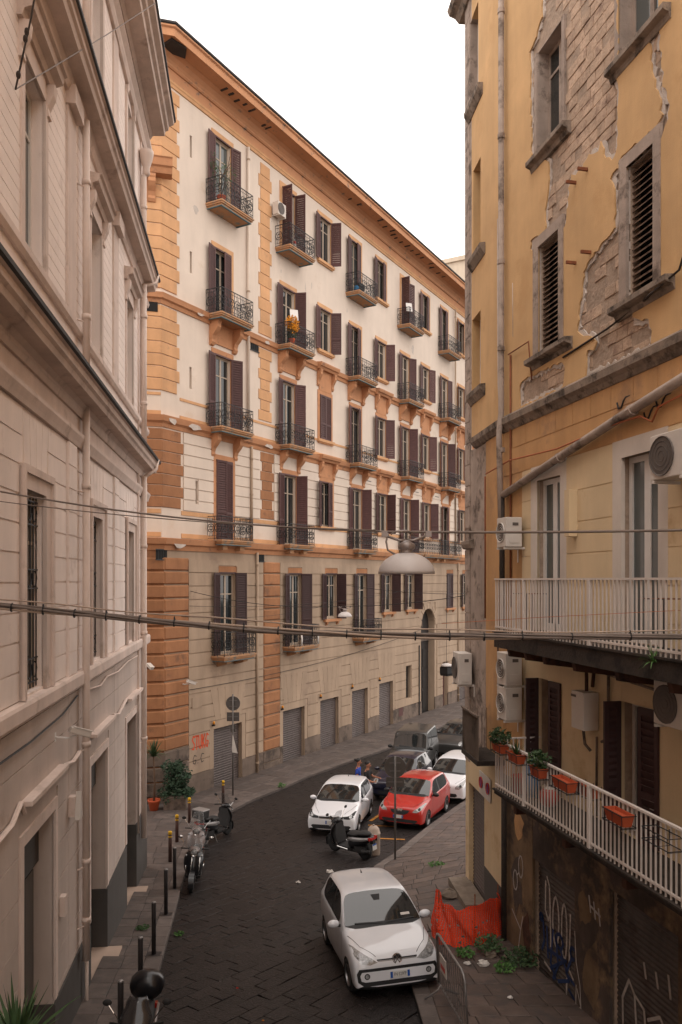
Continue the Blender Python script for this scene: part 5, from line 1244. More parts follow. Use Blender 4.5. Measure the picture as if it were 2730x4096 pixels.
po, sk, _ = car('hatchback', 'white hatchback behind the black and silver scooter, facing the camera', (-.2, 27.3), -.2, POLO, 'car_white', 2.47, 1.69, .3, spec)
emblem_vw(po, sk, 0, .635, .07)
# --- red hatchback
RED = warp(HATCH, (-1.92, -1.0, -.2, 1.45, 1.92), 1.02, 1.02)
spec = dict(zb=.18, front=[('grille', [(-.36,.69), (.36,.69), (.30,.60), (.16,.53), (-.16,.53), (-.30,.60)], 'ink', .005), ('grille_rim', [(-.1,.72), (.1,.72), (.07,.64), (-.07,.64)], 'chrome', .008),
    ('lower_grille', [(-.60,.38), (.60,.38), (.66,.34), (.55,.27), (-.55,.27), (-.66,.34)], 'ink', .005),
    ('headlight', [(.46,.63), (.62,.63), (.76,.72), (.785,.86), (.75,.87), (.62,.76), (.50,.70)], 'light_glass', .006), ('headlight_bowl', circ(.68, .74, .04), 'ink', .009)],
    seams_side=[[(-.62,.28), (-.7,.7), (-.62,.95)], [(.36,.24), (.38,.96)], [(-.62,.28), (.36,.24)]], seams_top=[[(.74,-1.05), (.62,-1.5), (.44,-1.8)]], wipers=[[(-.55,-.9), (-.02,-.95)], [(.05,-.95), (.62,-.9)]],
    mirror=(-.62, 1.03), mirror_mat='trim_black', plate=(-.05, .46, ''))
rd, sk, _ = car('hatchback', 'bright red hatchback parked diagonally behind the round sign post', (2.3, 28.25), -.4, RED, 'car_red', 2.39, 1.68, .3, spec)
MB().box(-.12, .12, -.012, .012, -.001, .001).out('plate_text', 'ink', rd, loc=(-.05, -1.93, .46))
# --- white hatchback further right
YAR = warp(HATCH, (-1.85, -1.05, -.35, 1.5, 1.9), 1.03, 1.03)
spec = dict(zb=.18, front=[('lower_grille', [(-.50,.42), (.50,.42), (.55,.34), (.45,.28), (-.45,.28), (-.55,.34)], 'ink', .005), ('grille', [(-.3,.66), (.3,.66), (.22,.61), (-.22,.61)], 'ink', .005),
    ('headlight', [(.46,.60), (.62,.60), (.76,.70), (.79,.90), (.74,.91), (.58,.78), (.46,.68)], 'light_glass', .006), ('headlight_bowl', circ(.66, .72, .045), 'ink', .009)],
    seams_side=[[(-.62,.28), (-.7,.7), (-.62,.95)], [(.36,.24), (.38,.96)]], seams_top=[[(.74,-1.1), (.62,-1.5), (.44,-1.75)]], wipers=[[(-.55,-.95), (.0,-1.0)]], mirror=(-.7, 1.03))
car('hatchback', 'white rounded hatchback parked behind the red car at the building edge', (4.3, 32.0), -.42, YAR, 'car_white', 2.46, 1.69, .3, spec)
# --- dark car with round headlights
FIA = warp(HATCH, (-1.78, -.9, -.2, 1.4, 1.78), 1.03, 1.03)
spec = dict(zb=.2, front=[('headlight', circ(.6, .76, .1), 'light_glass', .012), ('headlight_bowl', circ(.6, .76, .05), 'chrome', .016), ('lower_grille', [(-.5,.42), (.5,.42), (.45,.3), (-.45,.3)], 'ink', .005),
    ('chrome_strip', [(-.78,.52), (.78,.52), (.78,.50), (-.78,.50)], 'chrome', .012)], seams_side=[[(-.62,.28), (-.7,.7), (-.62,.95)], [(.36,.24), (.38,.96)]], wipers=[[(-.5,-.85), (.0,-.9)]], mirror=(-.6, 1.02))
car('compact_car', 'dark navy compact car with round headlights beside the two people', (2.15, 32.2), -.38, FIA, 'car_navy', 2.3, 1.63, .29, spec)
# --- boxy grey off-roader
spec = dict(zb=.38, front=[('grille', [(-.45,1.0), (.45,1.0), (.45,.78), (-.45,.78)], 'ink', .006), ('headlight', circ(.62, .88, .1), 'light_glass', .012), ('bumper', [(-.78,.62), (.78,.62), (.78,.48), (-.78,.48)], 'trim_black', .03)],
    seams_side=[[(-.7,.5), (-.7,1.08)], [(.34,.5), (.36,1.1)]], seams_top=[[(.70,-.85), (.70,-1.5), (.62,-1.95)]], wipers=[[(-.5,-.7), (0,-.72)]], mirror=(-.6, 1.2), mirror_mat='trim_black')
car('off_roader', 'boxy dark grey off road car parked beyond the navy compact', (3.0, 35.9), -.3, BOXY, 'car_grey', 2.4, 1.75, .36, spec)
spec = dict(zb=.18, front=[('headlight', circ(.6, .72, .08), 'light_glass', .01)], mirror=(-.6, 1.0), seams_side=[])
car('hatchback', 'dark car half hidden behind the grey off road car', (5.6, 40.3), -.42, warp(HATCH, (-1.95, -.95, -.15, 1.5, 1.95), 1.03, .98), 'car_grey', 2.47, 1.69, .3, spec)
# ------------------------------------------------------------------ scooters
def ellring(c, rx, rz, n=14, flat=.0, ax='y'):
    """closed ring in the x-z plane at y = c[1]"""
    return [(c[0]+rx*math.cos(2*math.pi*i/n), c[1], c[2]+rz*math.sin(2*math.pi*i/n)*(1 if math.sin(2*math.pi*i/n) > 0 else 1-flat)) for i in range(n)]
def scooter(name, label, loc, th, body='scoot_black', panel='scoot_silver', seat='seat_black', screen=None, screen_m='screen', case=None, lean=0, pitch=None, stripe=False, r=.235):
    root = thing(name, label, 'scooter', loc, 0, 'parked scooters'); root.rotation_euler = (pitch or 0, lean, th)
    for y, nm in ((-.68, 0), (.62, 1)):
        w = MB().lathe([(r*.6,-.05), (r*.85,-.062), (r*.97,-.045), (r,0), (r*.97,.045), (r*.85,.062), (r*.6,.05)], (0,0,0), 22, 'x').out('wheel', 'tyre', root, True, loc=(0, y, r))
        b = MB().lathe([(r*.6,-.04), (r*.52,-.03), (r*.52,.03), (r*.6,.04)], (0,0,0), 18, 'x')
        for q in range(5):
            a = 2*math.pi*q/5; b.tube([(0, r*.08*math.cos(a), r*.08*math.sin(a)), (0, r*.56*math.cos(a+.2), r*.56*math.sin(a+.2))], .018, 5)
        b.lathe([(.05,-.05), (.05,.05)], (0,0,0), 10, 'x'); b.out('rim', 'rim', w, True)
    f = MB()
    for x in (-.075, .075): f.tube([(x, -.68, r), (x*.9, -.5, .82)], .022, 8)
    f.out('front_fork', 'chrome', root, True)
    R_ = []
    for k in range(9):
        a = rad(-20+k*22); R_.append([(x, -.68-(r+.035)*math.cos(a)*1.02, r+(r+.035)*math.sin(a)) for x in (-.07, -.06, .06, .07)])
    MB().loft(R_, False, False).out('mudguard', body, root, True)
    # leg shield: a curved apron from the mudguard up to the handlebar
    R_ = [[(w*math.cos(2*math.pi*i/18), yc+.55*(w*math.cos(2*math.pi*i/18))**2/max(w, .1)+.07*math.sin(2*math.pi*i/18), z) for i in range(18)] for w, yc, z in ((.11,-.58,.36), (.18,-.62,.44), (.235,-.64,.56), (.26,-.62,.7), (.255,-.57,.83), (.21,-.5,.94), (.13,-.45,1.0))]
    MB().loft(R_).out('leg_shield', body, root, True)
    # inner shield
    MB().loft([[(-.2,-.3,.38), (.2,-.3,.38), (.2,-.42,.38), (-.2,-.42,.38)], [(-.21,-.34,.7), (.21,-.34,.7), (.21,-.5,.7), (-.21,-.5,.7)], [(-.14,-.36,.96), (.14,-.36,.96), (.14,-.46,.96), (-.14,-.46,.96)]]).out('inner_shield', 'seat_black', root)
    if stripe:
        for x in (-.04, .14): MB().tube([(x, -.69, .46), (x*1.15, -.715, .6), (x*1.15, -.685, .74), (x*1.1, -.62, .88)], .018, 5).out('trim_strip', 'chrome', root, True)
        MB().tube([(-.16, -.68, .5), (-.19, -.67, .68)], .012, 5).out('trim_strip', 'chrome', root, True)
    # floorboard and body
    MB().box(-.19, .19, -.36, .18, .27, .34).box(-.12, .12, -.4, .5, .2, .28).out('footboard', 'seat_black', root)
    MB().tube([(.2, -.36, .42), (.21, -.33, .31), (.21, .12, .29)], .013, 5).tube([(-.2, -.36, .42), (-.21, -.33, .31), (-.21, .12, .29)], .013, 5).out('footboard_rail', 'chrome', root)
    MB().loft([ellring((0,.08,.42), .13, .14), ellring((0,.2,.48), .18, .2), ellring((0,.45,.54), .2, .2), ellring((0,.75,.62), .18, .14), ellring((0,.98,.70), .12, .08), ellring((0,1.05,.73), .05, .03)]).out('rear_body', body, root, True)
    for sx in (-1, 1):
        MB().loft([[(sx*(.17+d), y, z) for d, z in ((0, z0), (.035, z0+.02), (.035, z1-.02), (0, z1))] for y, z0, z1 in ((.16,.56,.66), (.4,.55,.70), (.75,.61,.74), (1.0,.70,.77))]).out('side_panel', panel, root, True)
        MB().box(sx*.15-.02, sx*.15+.02, .96, 1.06, .69, .76).out('indicator', 'tail_red', root)
    MB().loft([ellring((0,.05,.70), .10, .05), ellring((0,.15,.74), .16, .07), ellring((0,.45,.75), .17, .07), ellring((0,.55,.80), .17, .07), ellring((0,.85,.83), .13, .06), ellring((0,.95,.82), .06, .03)]).out('seat', seat, root, True)
    MB().box(-.1, .1, 1.03, 1.07, .68, .75).out('tail_light', 'tail_red', root)
    MB().tube([(.1, .6, .3), (.17, .75, .32), (.18, 1.0, .36)], [.04, .06, .055], 8).out('exhaust', 'chrome' if stripe else 'seat_black', root, True)
    p = MB().box(-.085, .085, 1.07, 1.08, .38, .56).out('number_plate', 'plate_white', root); MB().box(-.085, .085, 1.081, 1.084, .52, .56).out('plate_band', 'plate_blue', p)
    MB().box(-.05, .05, .95, 1.08, .55, .68).out('plate_arm', 'seat_black', root)
    MB().box(-.16, .16, .35, .8, .24, .42).out('engine', 'seat_black', root)
    MB().tube([(-.1, .25, .25), (-.28, .3, .01)], .014, 5).out('stand', 'pole_grey', root)
    # head: handlebar, headlight, clocks, mirrors
    MB().loft([ellring((0,-.58,.98), .07, .06), ellring((0,-.54,1.0), .12, .09), ellring((0,-.44,1.03), .15, .085), ellring((0,-.34,1.02), .1, .05)]).out('handlebar_cover', body if not stripe else 'scoot_grey', root, True)
    l = MB().lathe([(.001,-.012), (.06,-.008), (.085,.01), (.09,.04)], (0, -.595, .985), 16, 'y').out('headlight', 'light_glass', root, True); b = MB(); ring(b, (0, -.59, .985), .088, 'x', .012, 16); b.out('headlight_rim', 'chrome', l)
    MB().tube([(-.36, -.3, 1.02), (-.2, -.4, 1.04), (.2, -.4, 1.04), (.36, -.3, 1.02)], .018, 7).out('handlebar', 'seat_black', root, True)
    for sx in (-1, 1):
        m = MB().tube([(sx*.2, -.4, 1.04), (sx*.3, -.42, 1.2), (sx*.38, -.4, 1.3)], .008, 5).out('mirror_stalk', 'chrome', root)
        MB().ball((sx*.4, -.4, 1.33), .065, .02, .045, 12, 7).out('mirror', 'seat_black' if not stripe else 'chrome', m, True)
        MB().ball((sx*.2, -.56, .9), .03, .03, .035, 8, 6).out('indicator', 'light_glass', root, True)
    if screen:
        R_ = []
        for k in range(7):
            t = k/6; z = 1.03+screen*t; w = (.17+.07*math.sin(math.pi*min(1, t*1.3+.1)))*(1 if t < .85 else .75); y = -.56+.22*t
            R_.append([(w*math.sin(a), y+.1*(1-math.cos(a)), z) for a in [rad(-65+130*i/8) for i in range(9)]])
        o = MB().loft(R_, False, False).out('windscreen', screen_m, root, True); sm = o.modifiers.new('t', 'SOLIDIFY'); sm.thickness = .005
    if case == 'round':
        MB().loft([ellring((0,.78,1.03), .13, .1), ellring((0,.84,1.04), .25, .19), ellring((0,1.0,1.05), .27, .21), ellring((0,1.14,1.04), .24, .17), ellring((0,1.2,1.03), .1, .08)]).out('top_case', 'scoot_black', root, True)
        MB().tube([(-.1, .8, .86), (-.1, 1.15, .86)], .015, 5).tube([(.1, .8, .86), (.1, 1.15, .86)], .015, 5).out('luggage_rack', 'iron', root)
    elif case == 'box':
        o = MB().box(-.21, .21, .82, 1.2, .9, 1.14).out('top_case', 'seat_black', root); bevel_obj(o, .03); o = MB().box(-.215, .215, .815, 1.205, 1.14, 1.19).out('top_case_lid', 'scoot_silver', root); bevel_obj(o, .02)
    return root
sl_ = math.atan(.0965)
scooter('scooter', 'black scooter with chrome stripes nearest the kerb bollards', (-3.95, 21.2, G(21.2)), .1, screen=.28, stripe=True, panel='scoot_black', lean=.08, pitch=-sl_, r=.26)
scooter('scooter', 'silver fronted scooter with tall clear windscreen behind the black one', (-4.3, 23.6, G(23.6)), .05, body='scoot_grey', panel='scoot_black', screen=.5, lean=.07, pitch=-sl_)
scooter('scooter', 'dark scooter with pale topped luggage box, last in the row', (-4.15, 26.3, G(26.3)), 2.7, screen=.42, lean=-.07, case='box', pitch=sl_*.7)
scooter('scooter', 'black and silver scooter standing across the street in front of the white hatchback', (.3, 24.35, G(24.35)), -2.36, screen=.3, panel='scoot_silver', lean=.12, pitch=sl_*.5, r=.27)
scooter('scooter', 'grey scooter with round black top case at the bottom edge of the picture', (-2.9, 11.2, G(11.2)), .12, body='scoot_grey', panel='scoot_grey', screen=.34, screen_m='screen_dark', case='round', pitch=-sl_, lean=.05)
# ------------------------------------------------------------------ people
def skin_mesh(name, pts, edges, m, lvl=2):
    me = bpy.data.meshes.new(name); bm_ = bmesh.new(); ly = bm_.verts.layers.skin.verify(); vv = []
    for i, (p, r) in enumerate(pts):
        v = bm_.verts.new(p); v[ly].radius = r if isinstance(r, tuple) else (r, r); v[ly].use_root = (i == 0); vv.append(v)
    for a, c in edges: bm_.edges.new((vv[a], vv[c]))
    bm_.to_mesh(me); bm_.free(); o = bpy.data.objects.new(name, me); COL.objects.link(o)
    o.modifiers.new('k', 'SKIN').use_smooth_shade = True; s = o.modifiers.new('s', 'SUBSURF'); s.levels = lvl; s.render_levels = lvl
    r = eval_mesh(o); bpy.data.objects.remove(o); r.materials.clear(); r.materials.append(MATS[m]); return r
def person(label, loc, th, shirt, trousers, k=1.0, bun=False, reach=True):
    root = thing('person', label, 'person', loc, th); root.scale = (k, k, k)
    # facing -y
    arm_r = [(.2, 0, 1.38), (.25, -.12, 1.14), (.18, -.36, 1.12), (.16, -.44, 1.12)] if reach else [(.2, 0, 1.38), (.25, .02, 1.1), (.24, -.08, .86), (.24, -.1, .79)]
    arm_l = [(-.2, 0, 1.38), (-.27, -.02, 1.12), (-.18, -.26, 1.02), (-.15, -.33, 1.02)]
    pts = [((0, 0, .95), (.15, .11)), ((0, .01, 1.15), (.14, .1)), ((0, .01, 1.36), (.15, .1)), ((0, .0, 1.46), .06), ((0, -.02, 1.54), .055), ((0, -.03, 1.6), (.075, .09)), ((0, -.03, 1.68), (.078, .095)), ((0, -.02, 1.75), (.055, .07))]
    e = [(0, 1), (1, 2), (2, 3), (3, 4), (4, 5), (5, 6), (6, 7)]
    for arm in (arm_r, arm_l):
        i = len(pts); pts += list(zip(arm, (.058, .045, .034, .036))); e += [(2, i), (i, i+1), (i+1, i+2), (i+2, i+3)]
    for sx in (-1, 1):
        i = len(pts); pts += [((sx*.1, 0, .86), .095), ((sx*.11, -.02, .5), .06), ((sx*.11, .03, .1), .04), ((sx*.12, -.12, .04), .038)]; e += [(0, i), (i, i+1), (i+1, i+2), (i+2, i+3)]
    obj('body', skin_mesh('body', pts, e, 'skin'), root)
    sp = [((0, 0, .92), (.17, .13)), ((0, .01, 1.15), (.16, .12)), ((0, .01, 1.36), (.17, .12)), ((0, 0, 1.44), (.08, .07))]; se = [(0, 1), (1, 2), (2, 3)]
    for arm in (arm_r, arm_l):
        i = len(sp); mid = V(arm[0]).lerp(V(arm[1]), .75); sp += [(arm[0], .072), (tuple(mid), .066)]; se += [(2, i), (i, i+1)]
    obj('shirt', skin_mesh('shirt', sp, se, shirt), root)
    tp = [((0, 0, .93), (.165, .125))]; te = []
    for sx in (-1, 1):
        i = len(tp); tp += [((sx*.1, 0, .84), .11), ((sx*.11, -.02, .5), .078), ((sx*.11, .03, .1), .06)]; te += [(0, i), (i, i+1), (i+1, i+2)]
    obj('trousers', skin_mesh('trousers', tp, te, trousers), root)
    h = MB().ball((0, .005, 1.705), .088, .108, .085, 12, 8)
    if bun: h.ball((0, .12, 1.72), .05, .05, .05, 8, 6)
    h.out('hair', 'hair', root, True)
    hd = MB(); hd.ball((0, -.135, 1.615), .016, .022, .022, 6, 5); hd.out('nose', 'skin', root, True)
    for sx in (-1, 1):
        MB().ball((sx*.033, -.118, 1.645), .012, .008, .008, 6, 5).out('eye', 'ink', root, True); MB().ball((sx*.085, -.02, 1.63), .012, .025, .035, 6, 5).out('ear', 'skin', root, True)
    MB().ball((0, -.12, 1.575), .026, .01, .008, 8, 5).out('mouth', 'tail_red', root, True)
    for arm, sx in ((arm_r, 1), (arm_l, -1)):
        w = V(arm[3]); d = (V(arm[3])-V(arm[2])).normalized()
        for q in range(4): MB().tube([w+V(((q-1.5)*.018, 0, 0)), w+V(((q-1.5)*.02, 0, 0))+d*.05, w+V(((q-1.5)*.02, 0, -.02))+d*(.085-.006*abs(q-1.5))], [.011, .01, .008], 5).out('finger', 'skin', root, True)
        MB().tube([w+V((-sx*.03, 0, .0))-d*.02, w+V((-sx*.055, 0, .01))+d*.03], [.012, .009], 5).out('thumb', 'skin', root, True)
    for sx in (-1, 1): MB().ball((sx*.115, -.06, .045), .05, .14, .05, 10, 6).out('shoe', 'seat_black', root, True)
    return root
person('person in a black t shirt reaching out beside the navy car', (1.03, 31.0, G(31.0)), 1.2, 'cloth_black', 'cloth_navy', .99)
person('person in a blue top with dark hair tied back behind the white hatchback', (.68, 31.5, G(31.5)), 1.35, 'cloth_blue', 'cloth_navy', .99, True, False)
# ------------------------------------------------------------------ street furniture
def bollard(x, y, label, h=1.05, kind='grey'):
    z = G(y)+.12; root = thing('bollard', label, 'bollard', (x, y, z), 0, 'bollards along the kerb')
    if kind == 'grey':
        MB().lathe([(.045,0), (.045,h-.03), (.04,h-.01), (.02,h)], (0,0,0), 14).out('post', 'bollard', root, True)
        MB().lathe([(.046,h-.012), (.042,h+.004), (.02,h+.014), (.001,h+.016)], (0,0,0), 14).out('cap', 'galv', root, True)
        MB().box(-.14, .14, -.1, .1, .001, .014).out('base_plate', 'bollard', root)
    else:
        MB().lathe([(.055,0), (.055,h), (.03,h+.01)], (0,0,0), 14).out('post', 'bollard_brown', root, True)
        MB().lathe([(.0565,h-.09), (.0565,h+.005), (.03,h+.016), (.001,h+.018)], (0,0,0), 14).out('cap', 'yellow_band', root, True); MB().lathe([(.0565,h-.17), (.0565,h-.125)], (0,0,0), 14).out('band', 'yellow_band', root, True)
bollard(-4.28, 20.49, 'grey steel bollard beside the black scooter front wheel')
bollard(-4.05, 18.42, 'grey steel bollard third from the bottom of the picture on the left kerb')
bollard(-3.75, 15.95, 'grey steel bollard with wide base plate in the middle of the left kerb row')
bollard(-3.51, 13.94, 'grey steel bollard rising just behind the grey scooter top case')
bollard(-3.34, 12.07, 'nearest grey steel bollard, beside the grey scooter mirror')
bollard(-4.97, 23.16, 'brown bollard with yellow top left of the black scooter mirror', .87, 'y')
bollard(-5.25, 25.48, 'brown bollard with yellow top behind the other one, left of the silver scooter', .86, 'y')
bollard(-5.35, 28.1, 'brown bollard with yellow top hidden behind the scooter luggage box', .86, 'y')
bollard(-4.58, 30.96, 'brown bollard with yellow top standing alone near the first roller shutter', .88, 'y')
def sign_post(x, y, z, label, h, signs, r=.03):
    root = thing('sign_post', label, 'sign', (x, y, z), 0)
    MB().lathe([(r,0), (r,h), (.005,h+.01)], (0,0,0), 10).out('pole', 'pole_grey', root, True)
    for kind, zc, w, hh in signs:
        if kind == 'disc':
            d = MB().lathe([(.001,-.012), (w,-.012), (w,.0), (w*.96,.004), (.001,.004)], (0, .05, zc), 28, 'y').out('sign_disc', 'sign_back', root)
            b = MB(); ring(b, (0, .04, zc), w, 'x', .008, 28); b.out('disc_rim', 'pole_grey', d)
            for dz in (-.12, .12): MB().box(-.16, .16, .025, .04, zc+dz-.02, zc+dz+.02).out('sign_clamp', 'pole_grey', d)
        else:
            d = MB().box(-w/2, w/2, .04, .052, zc-hh/2, zc+hh/2).out('sign_panel', 'sign_back', root)
            MB().box(-w/2+.04, w/2-.04, .025, .04, zc-.02, zc+.02).out('sign_clamp', 'pole_grey', d)
    return root
sp = sign_post(-4.38, 32.26, G(32.26)+.1, 'tall grey post with round sign back and two panels by the first roller shutter', 4.1, [('disc', 3.72, .29, 0), ('rect', 3.18, .5, .36), ('rect', 2.7, .2, .28)])
MB().add([(-.03,-.04,1.9), (.0,-.05,2.5), (.14,-.06,1.95), (.2,-.04,1.72), (-.02,-.03,1.75)], [(0,1,2), (0,2,3,4)]).out('flyer', 'paper', sp)
sp = sign_post(1.58, 23.24, zr(1.58, 23.24), 'grey post with large round sign back in front of the red car', 3.0, [('disc', 2.68, .315, 0), ('rect', 2.24, .52, .28)])
o = thing('litter_bin', 'beige dome topped litter bin behind the black and silver scooter', 'bin', (1.0, 24.4, G(24.4)))
MB().lathe([(.19,0), (.2,.05), (.2,.62), (.21,.64), (.21,.68), (.19,.7), (.17,.8), (.11,.87), (.001,.9)], (0,0,0), 18).out('shell', 'litter_bin', o, True)
MB().box(-.1, .1, -.206, -.19, .5, .6).out('slot', 'dark_inside', o); MB().lathe([(.03,.89), (.03,.93), (.001,.94)], (0,0,0), 8).out('knob', 'litter_bin', o, True)
# crowd barrier
A_, B_ = V((1.72, 13.9)), V((1.98, 12.35)); d = (B_-A_); Lb = d.length; th = math.atan2(d.y, d.x); zb_ = zr(1.8, 13.1)
bar = thing('crowd_barrier', 'galvanised steel crowd barrier leaning beside the foreground hatchback', 'barrier', (A_.x, A_.y, zb_), th); bar.rotation_euler = (.06, .0, th)
MB().tube([(0,0,.2), (0,0,.98), (.06,0,1.08), (.16,0,1.12), (Lb-.16,0,1.12), (Lb-.06,0,1.08), (Lb,0,.98), (Lb,0,.2), (0,0,.2)], .02, 8).out('frame', 'galv', bar, True)
for k in range(1, 13): MB().tube([(k*Lb/13, 0, .2), (k*Lb/13, 0, 1.11)], .008, 5).out('bar', 'galv', bar)
for x in (.12, Lb-.12): MB().tube([(x, -.3, .01), (x, -.05, .14), (x, 0, .22), (x, .05, .14), (x, .3, .01)], .018, 6).out('foot', 'galv', bar, True)
MB().box(.25, .6, -.03, -.015, .55, .85).out('notice', 'paper', bar); MB().box(.3, .55, -.034, -.0305, .62, .7).out('notice_band', 'red_plastic', bar)
# orange safety net around rubble
def zrr(p): return zr(p[0], p[1])
pathn = [(2.02,16.75), (2.1,16.45), (2.35,16.3), (2.7,16.35), (3.0,16.45), (3.3,16.75), (3.36,17.1)]
net = thing('safety_net', 'torn orange plastic safety net sagging around a hole in the pavement', 'net', (2.6, 16.5, zrr((2.6, 16.5))), 0)
def pn(t):
    f = t*(len(pathn)-1); i = min(int(f), len(pathn)-2); a, c = V(pathn[i]), V(pathn[i+1]); return a+(c-a)*(f-i)
b = MB(); NU, NV = 40, 20; rr = random.Random(9); grid = {}
for i in range(NU+1):
    for j in range(NV+1):
        t = i/NU; v = j/NV; p = pn(t); top = .84 + .05*math.cos(t*9) + .1*max(0, 1-t*4) - .06*math.sin(t*3.1); bulge = .06*math.sin(v*math.pi)*math.sin(t*13+v*3) + .025*math.sin(t*37+v*8)
        cpt = V((2.75, 17.0)); dr = (p-cpt).normalized(); q = p+dr*(bulge+.12*(1-v)); grid[i, j] = V((q.x-2.6, q.y-16.5, top*v+.03*math.sin(t*30+v*6)))
w = .36
for i in range(NU):
    for j in range(NV):
        a, c, e, f = grid[i, j], grid[i+1, j], grid[i+1, j+1], grid[i, j+1]
        if rr.random() < .02: continue
        b.add([a, c, c.lerp(e, w*1.3), a.lerp(f, w*1.3)], [(0,1,2,3)]); m1, m2 = a.lerp(f, w*1.3), c.lerp(e, w*1.3)
        b.add([m1, m1.lerp(m2, w*1.6), f.lerp(e, w*1.6), f], [(0,1,2,3)])
o = b.out('mesh_sheet', 'net', net); sm = o.modifiers.new('t', 'SOLIDIFY'); sm.thickness = .004
for p in ((2.04,16.6), (2.75,16.36), (3.33,16.9)): MB().tube([(p[0]-2.6, p[1]-16.5, -.05), (p[0]-2.6, p[1]-16.5, 1.02)], .012, 6).out('stake', 'rust', net)
# rubble, litter, weeds
def rock(x, y, r, label, m='rubble', seed=0):
    rr = random.Random(seed); b = MB().ball((0,0,r*.3), r, r*.8, r*.6, 8, 6); b.v = [(p[0]*rr.uniform(.8,1.2), p[1]*rr.uniform(.8,1.2), p[2]*rr.uniform(.8,1.1)) for p in b.v]
    o = b.out('rubble_stone', m, None, False, loc=(x, y, zr(x, y))); return tag(o, label, 'stone', 'broken stones by the net')
rock(2.95, 15.75, .13, 'pale broken stone lying in the weeds under the orange net', seed=1); rock(2.6, 18.9, .22, 'rough pale stone at the corner threshold beyond the net', seed=2); rock(3.25, 15.6, .1, 'small broken stone right of the plastic bag', seed=3)
def crumple(name, label, cat, x, y, r, m, zf, seed):
    rr = random.Random(seed); b = MB().ball((0,0,r*.35), r, r*.7, r*.4, 10, 7); b.v = [(p[0]*rr.uniform(.6,1.3), p[1]*rr.uniform(.6,1.3), max(0, p[2]*rr.uniform(.5,1.4))) for p in b.v]
    return tag(b.out(name, m, None, False, loc=(x, y, zf(x, y))), label, cat)
crumple('plastic_bag', 'crumpled white plastic bag on the weeds by the net', 'bag', 2.75, 15.35, .12, 'paper', zr, 4); crumple('waste_paper', 'scrap of white paper left of the plastic bag', 'litter', 2.45, 15.4, .07, 'paper', zr, 5)
crumple('waste_paper', 'crumpled paper scrap on the road in front of the scooter', 'litter', -.32, 22.4, .11, 'paper', zroad, 6); crumple('waste_paper', 'small flat paper scrap on the dark road', 'litter', -1.15, 21.4, .07, 'paper', zroad, 7); crumple('waste_paper', 'white scrap on the lower right pavement', 'litter', 2.95, 13.9, .05, 'paper', zr, 8)
crumple('wrapper', 'tiny red wrapper on the dark road', 'litter', -1.9, 14.6, .025, 'red_plastic', zroad, 9); crumple('wrapper', 'tiny orange wrapper near the bottom of the road', 'litter', -1.3, 13.3, .02, 'amber', zroad, 10)
def leaf_cloud(b, c, rx, ry, rz, n, size, rr, shell=.4):
    for _ in range(n):
        while True:
            p = V((rr.uniform(-1,1), rr.uniform(-1,1), rr.uniform(-1,1)))
            if shell < p.length < 1: break
        o = V((p.x*rx, p.y*ry, p.z*rz)) + V(c); u = V((rr.gauss(0,1), rr.gauss(0,1), rr.gauss(0,.6))).normalized(); w = u.orthogonal().normalized(); s = size*rr.uniform(.6,1.3)
        n_ = u.cross(w)*s*.12
        b.add([o-u*s*.5, o+w*s*.26+n_, o+u*s*.5, o-w*s*.26+n_], [(0,1,2,3)])
def weed(x, y, zf, r, h, n, label, m='leaf', seed=0, nm='weed_clump'):
    rr = random.Random(seed); root = thing(nm, label, 'weeds', (x, y, zf(x, y)), 0, 'weeds in the paving joints'); b = MB()
    leaf_cloud(b, (0,0,h*.45), r, r*.8, h*.5, n, .09, rr, 0); b.out('leaves', m, root)
    s = MB()
    for k in range(6): s.tube([(0,0,0), (rr.uniform(-r,r)*.7, rr.uniform(-r,r)*.6, h*.7)], .006, 4)
    s.out('stems', 'leaf_dark', root)
weed(3.45, 15.35, zr, .38, .35, 260, 'leafy weed clump against the graffitied wall', seed=1); weed(2.95, 15.9, zr, .3, .4, 200, 'weed clump directly under the orange net', 'leaf', 2); weed(2.45, 15.75, zr, .2, .2, 90, 'small weed clump left of the plastic bag', 'leaf_bright', 3); weed(3.1, 15.1, zr, .22, .18, 90, 'low bright weeds in front of the graffitied wall', 'leaf_bright', 4)
weed(-4.35, 17.4, zl, .16, .1, 60, 'small green tuft at the left wall foot', seed=5); weed(-3.55, 17.4, zroad, .12, .08, 40, 'grass tuft in the gutter by a bollard', 'leaf_bright', 6); weed(-2.5, 36.5-2.9, zm, .2, .2, 60, 'green tuft at the foot of the second quoin strip', 'leaf_bright', 7)
weed(2.6, 21.6, zr, .3, .06, 60, 'mossy green patch on the right pavement', 'leaf_bright', 8); weed(-6.0, 30.6, zl, .25, .25, 70, 'weed tuft right of the big potted bush', 'leaf', 9)
# potted plants by the corner
def potted_bush(x, y, z, label):
    root = thing('potted_bush', label, 'plant', (x, y, z)); rr = random.Random(21)
    o = MB().box(-.42, .42, -.3, .3, 0, .5).out('planter', 'm_plinth', root); bevel_obj(o, .02)
    t = MB()
    for k in range(7): t.tube([(rr.uniform(-.1,.1), rr.uniform(-.1,.1), .45), (rr.uniform(-.35,.35), rr.uniform(-.3,.3), 1.1)], .018, 5)
    t.out('stems', 'bark', root)
    b = MB(); 
    for _ in range(26): leaf_cloud(b, (rr.gauss(.05,.3), rr.gauss(0,.2), rr.uniform(.4,1.6)), rr.uniform(.16,.34), .26, rr.uniform(.14,.3), 75, rr.uniform(.1,.15), rr, .1)
    leaf_cloud(b, (0,0,1.0), .5, .4, .55, 500, .13, rr, .2); b.out('crown', 'leaf_dark', root)
potted_bush(-6.25, 30.2, zl(0, 30.2), 'big round dark green bush in a planter at the orange corner')
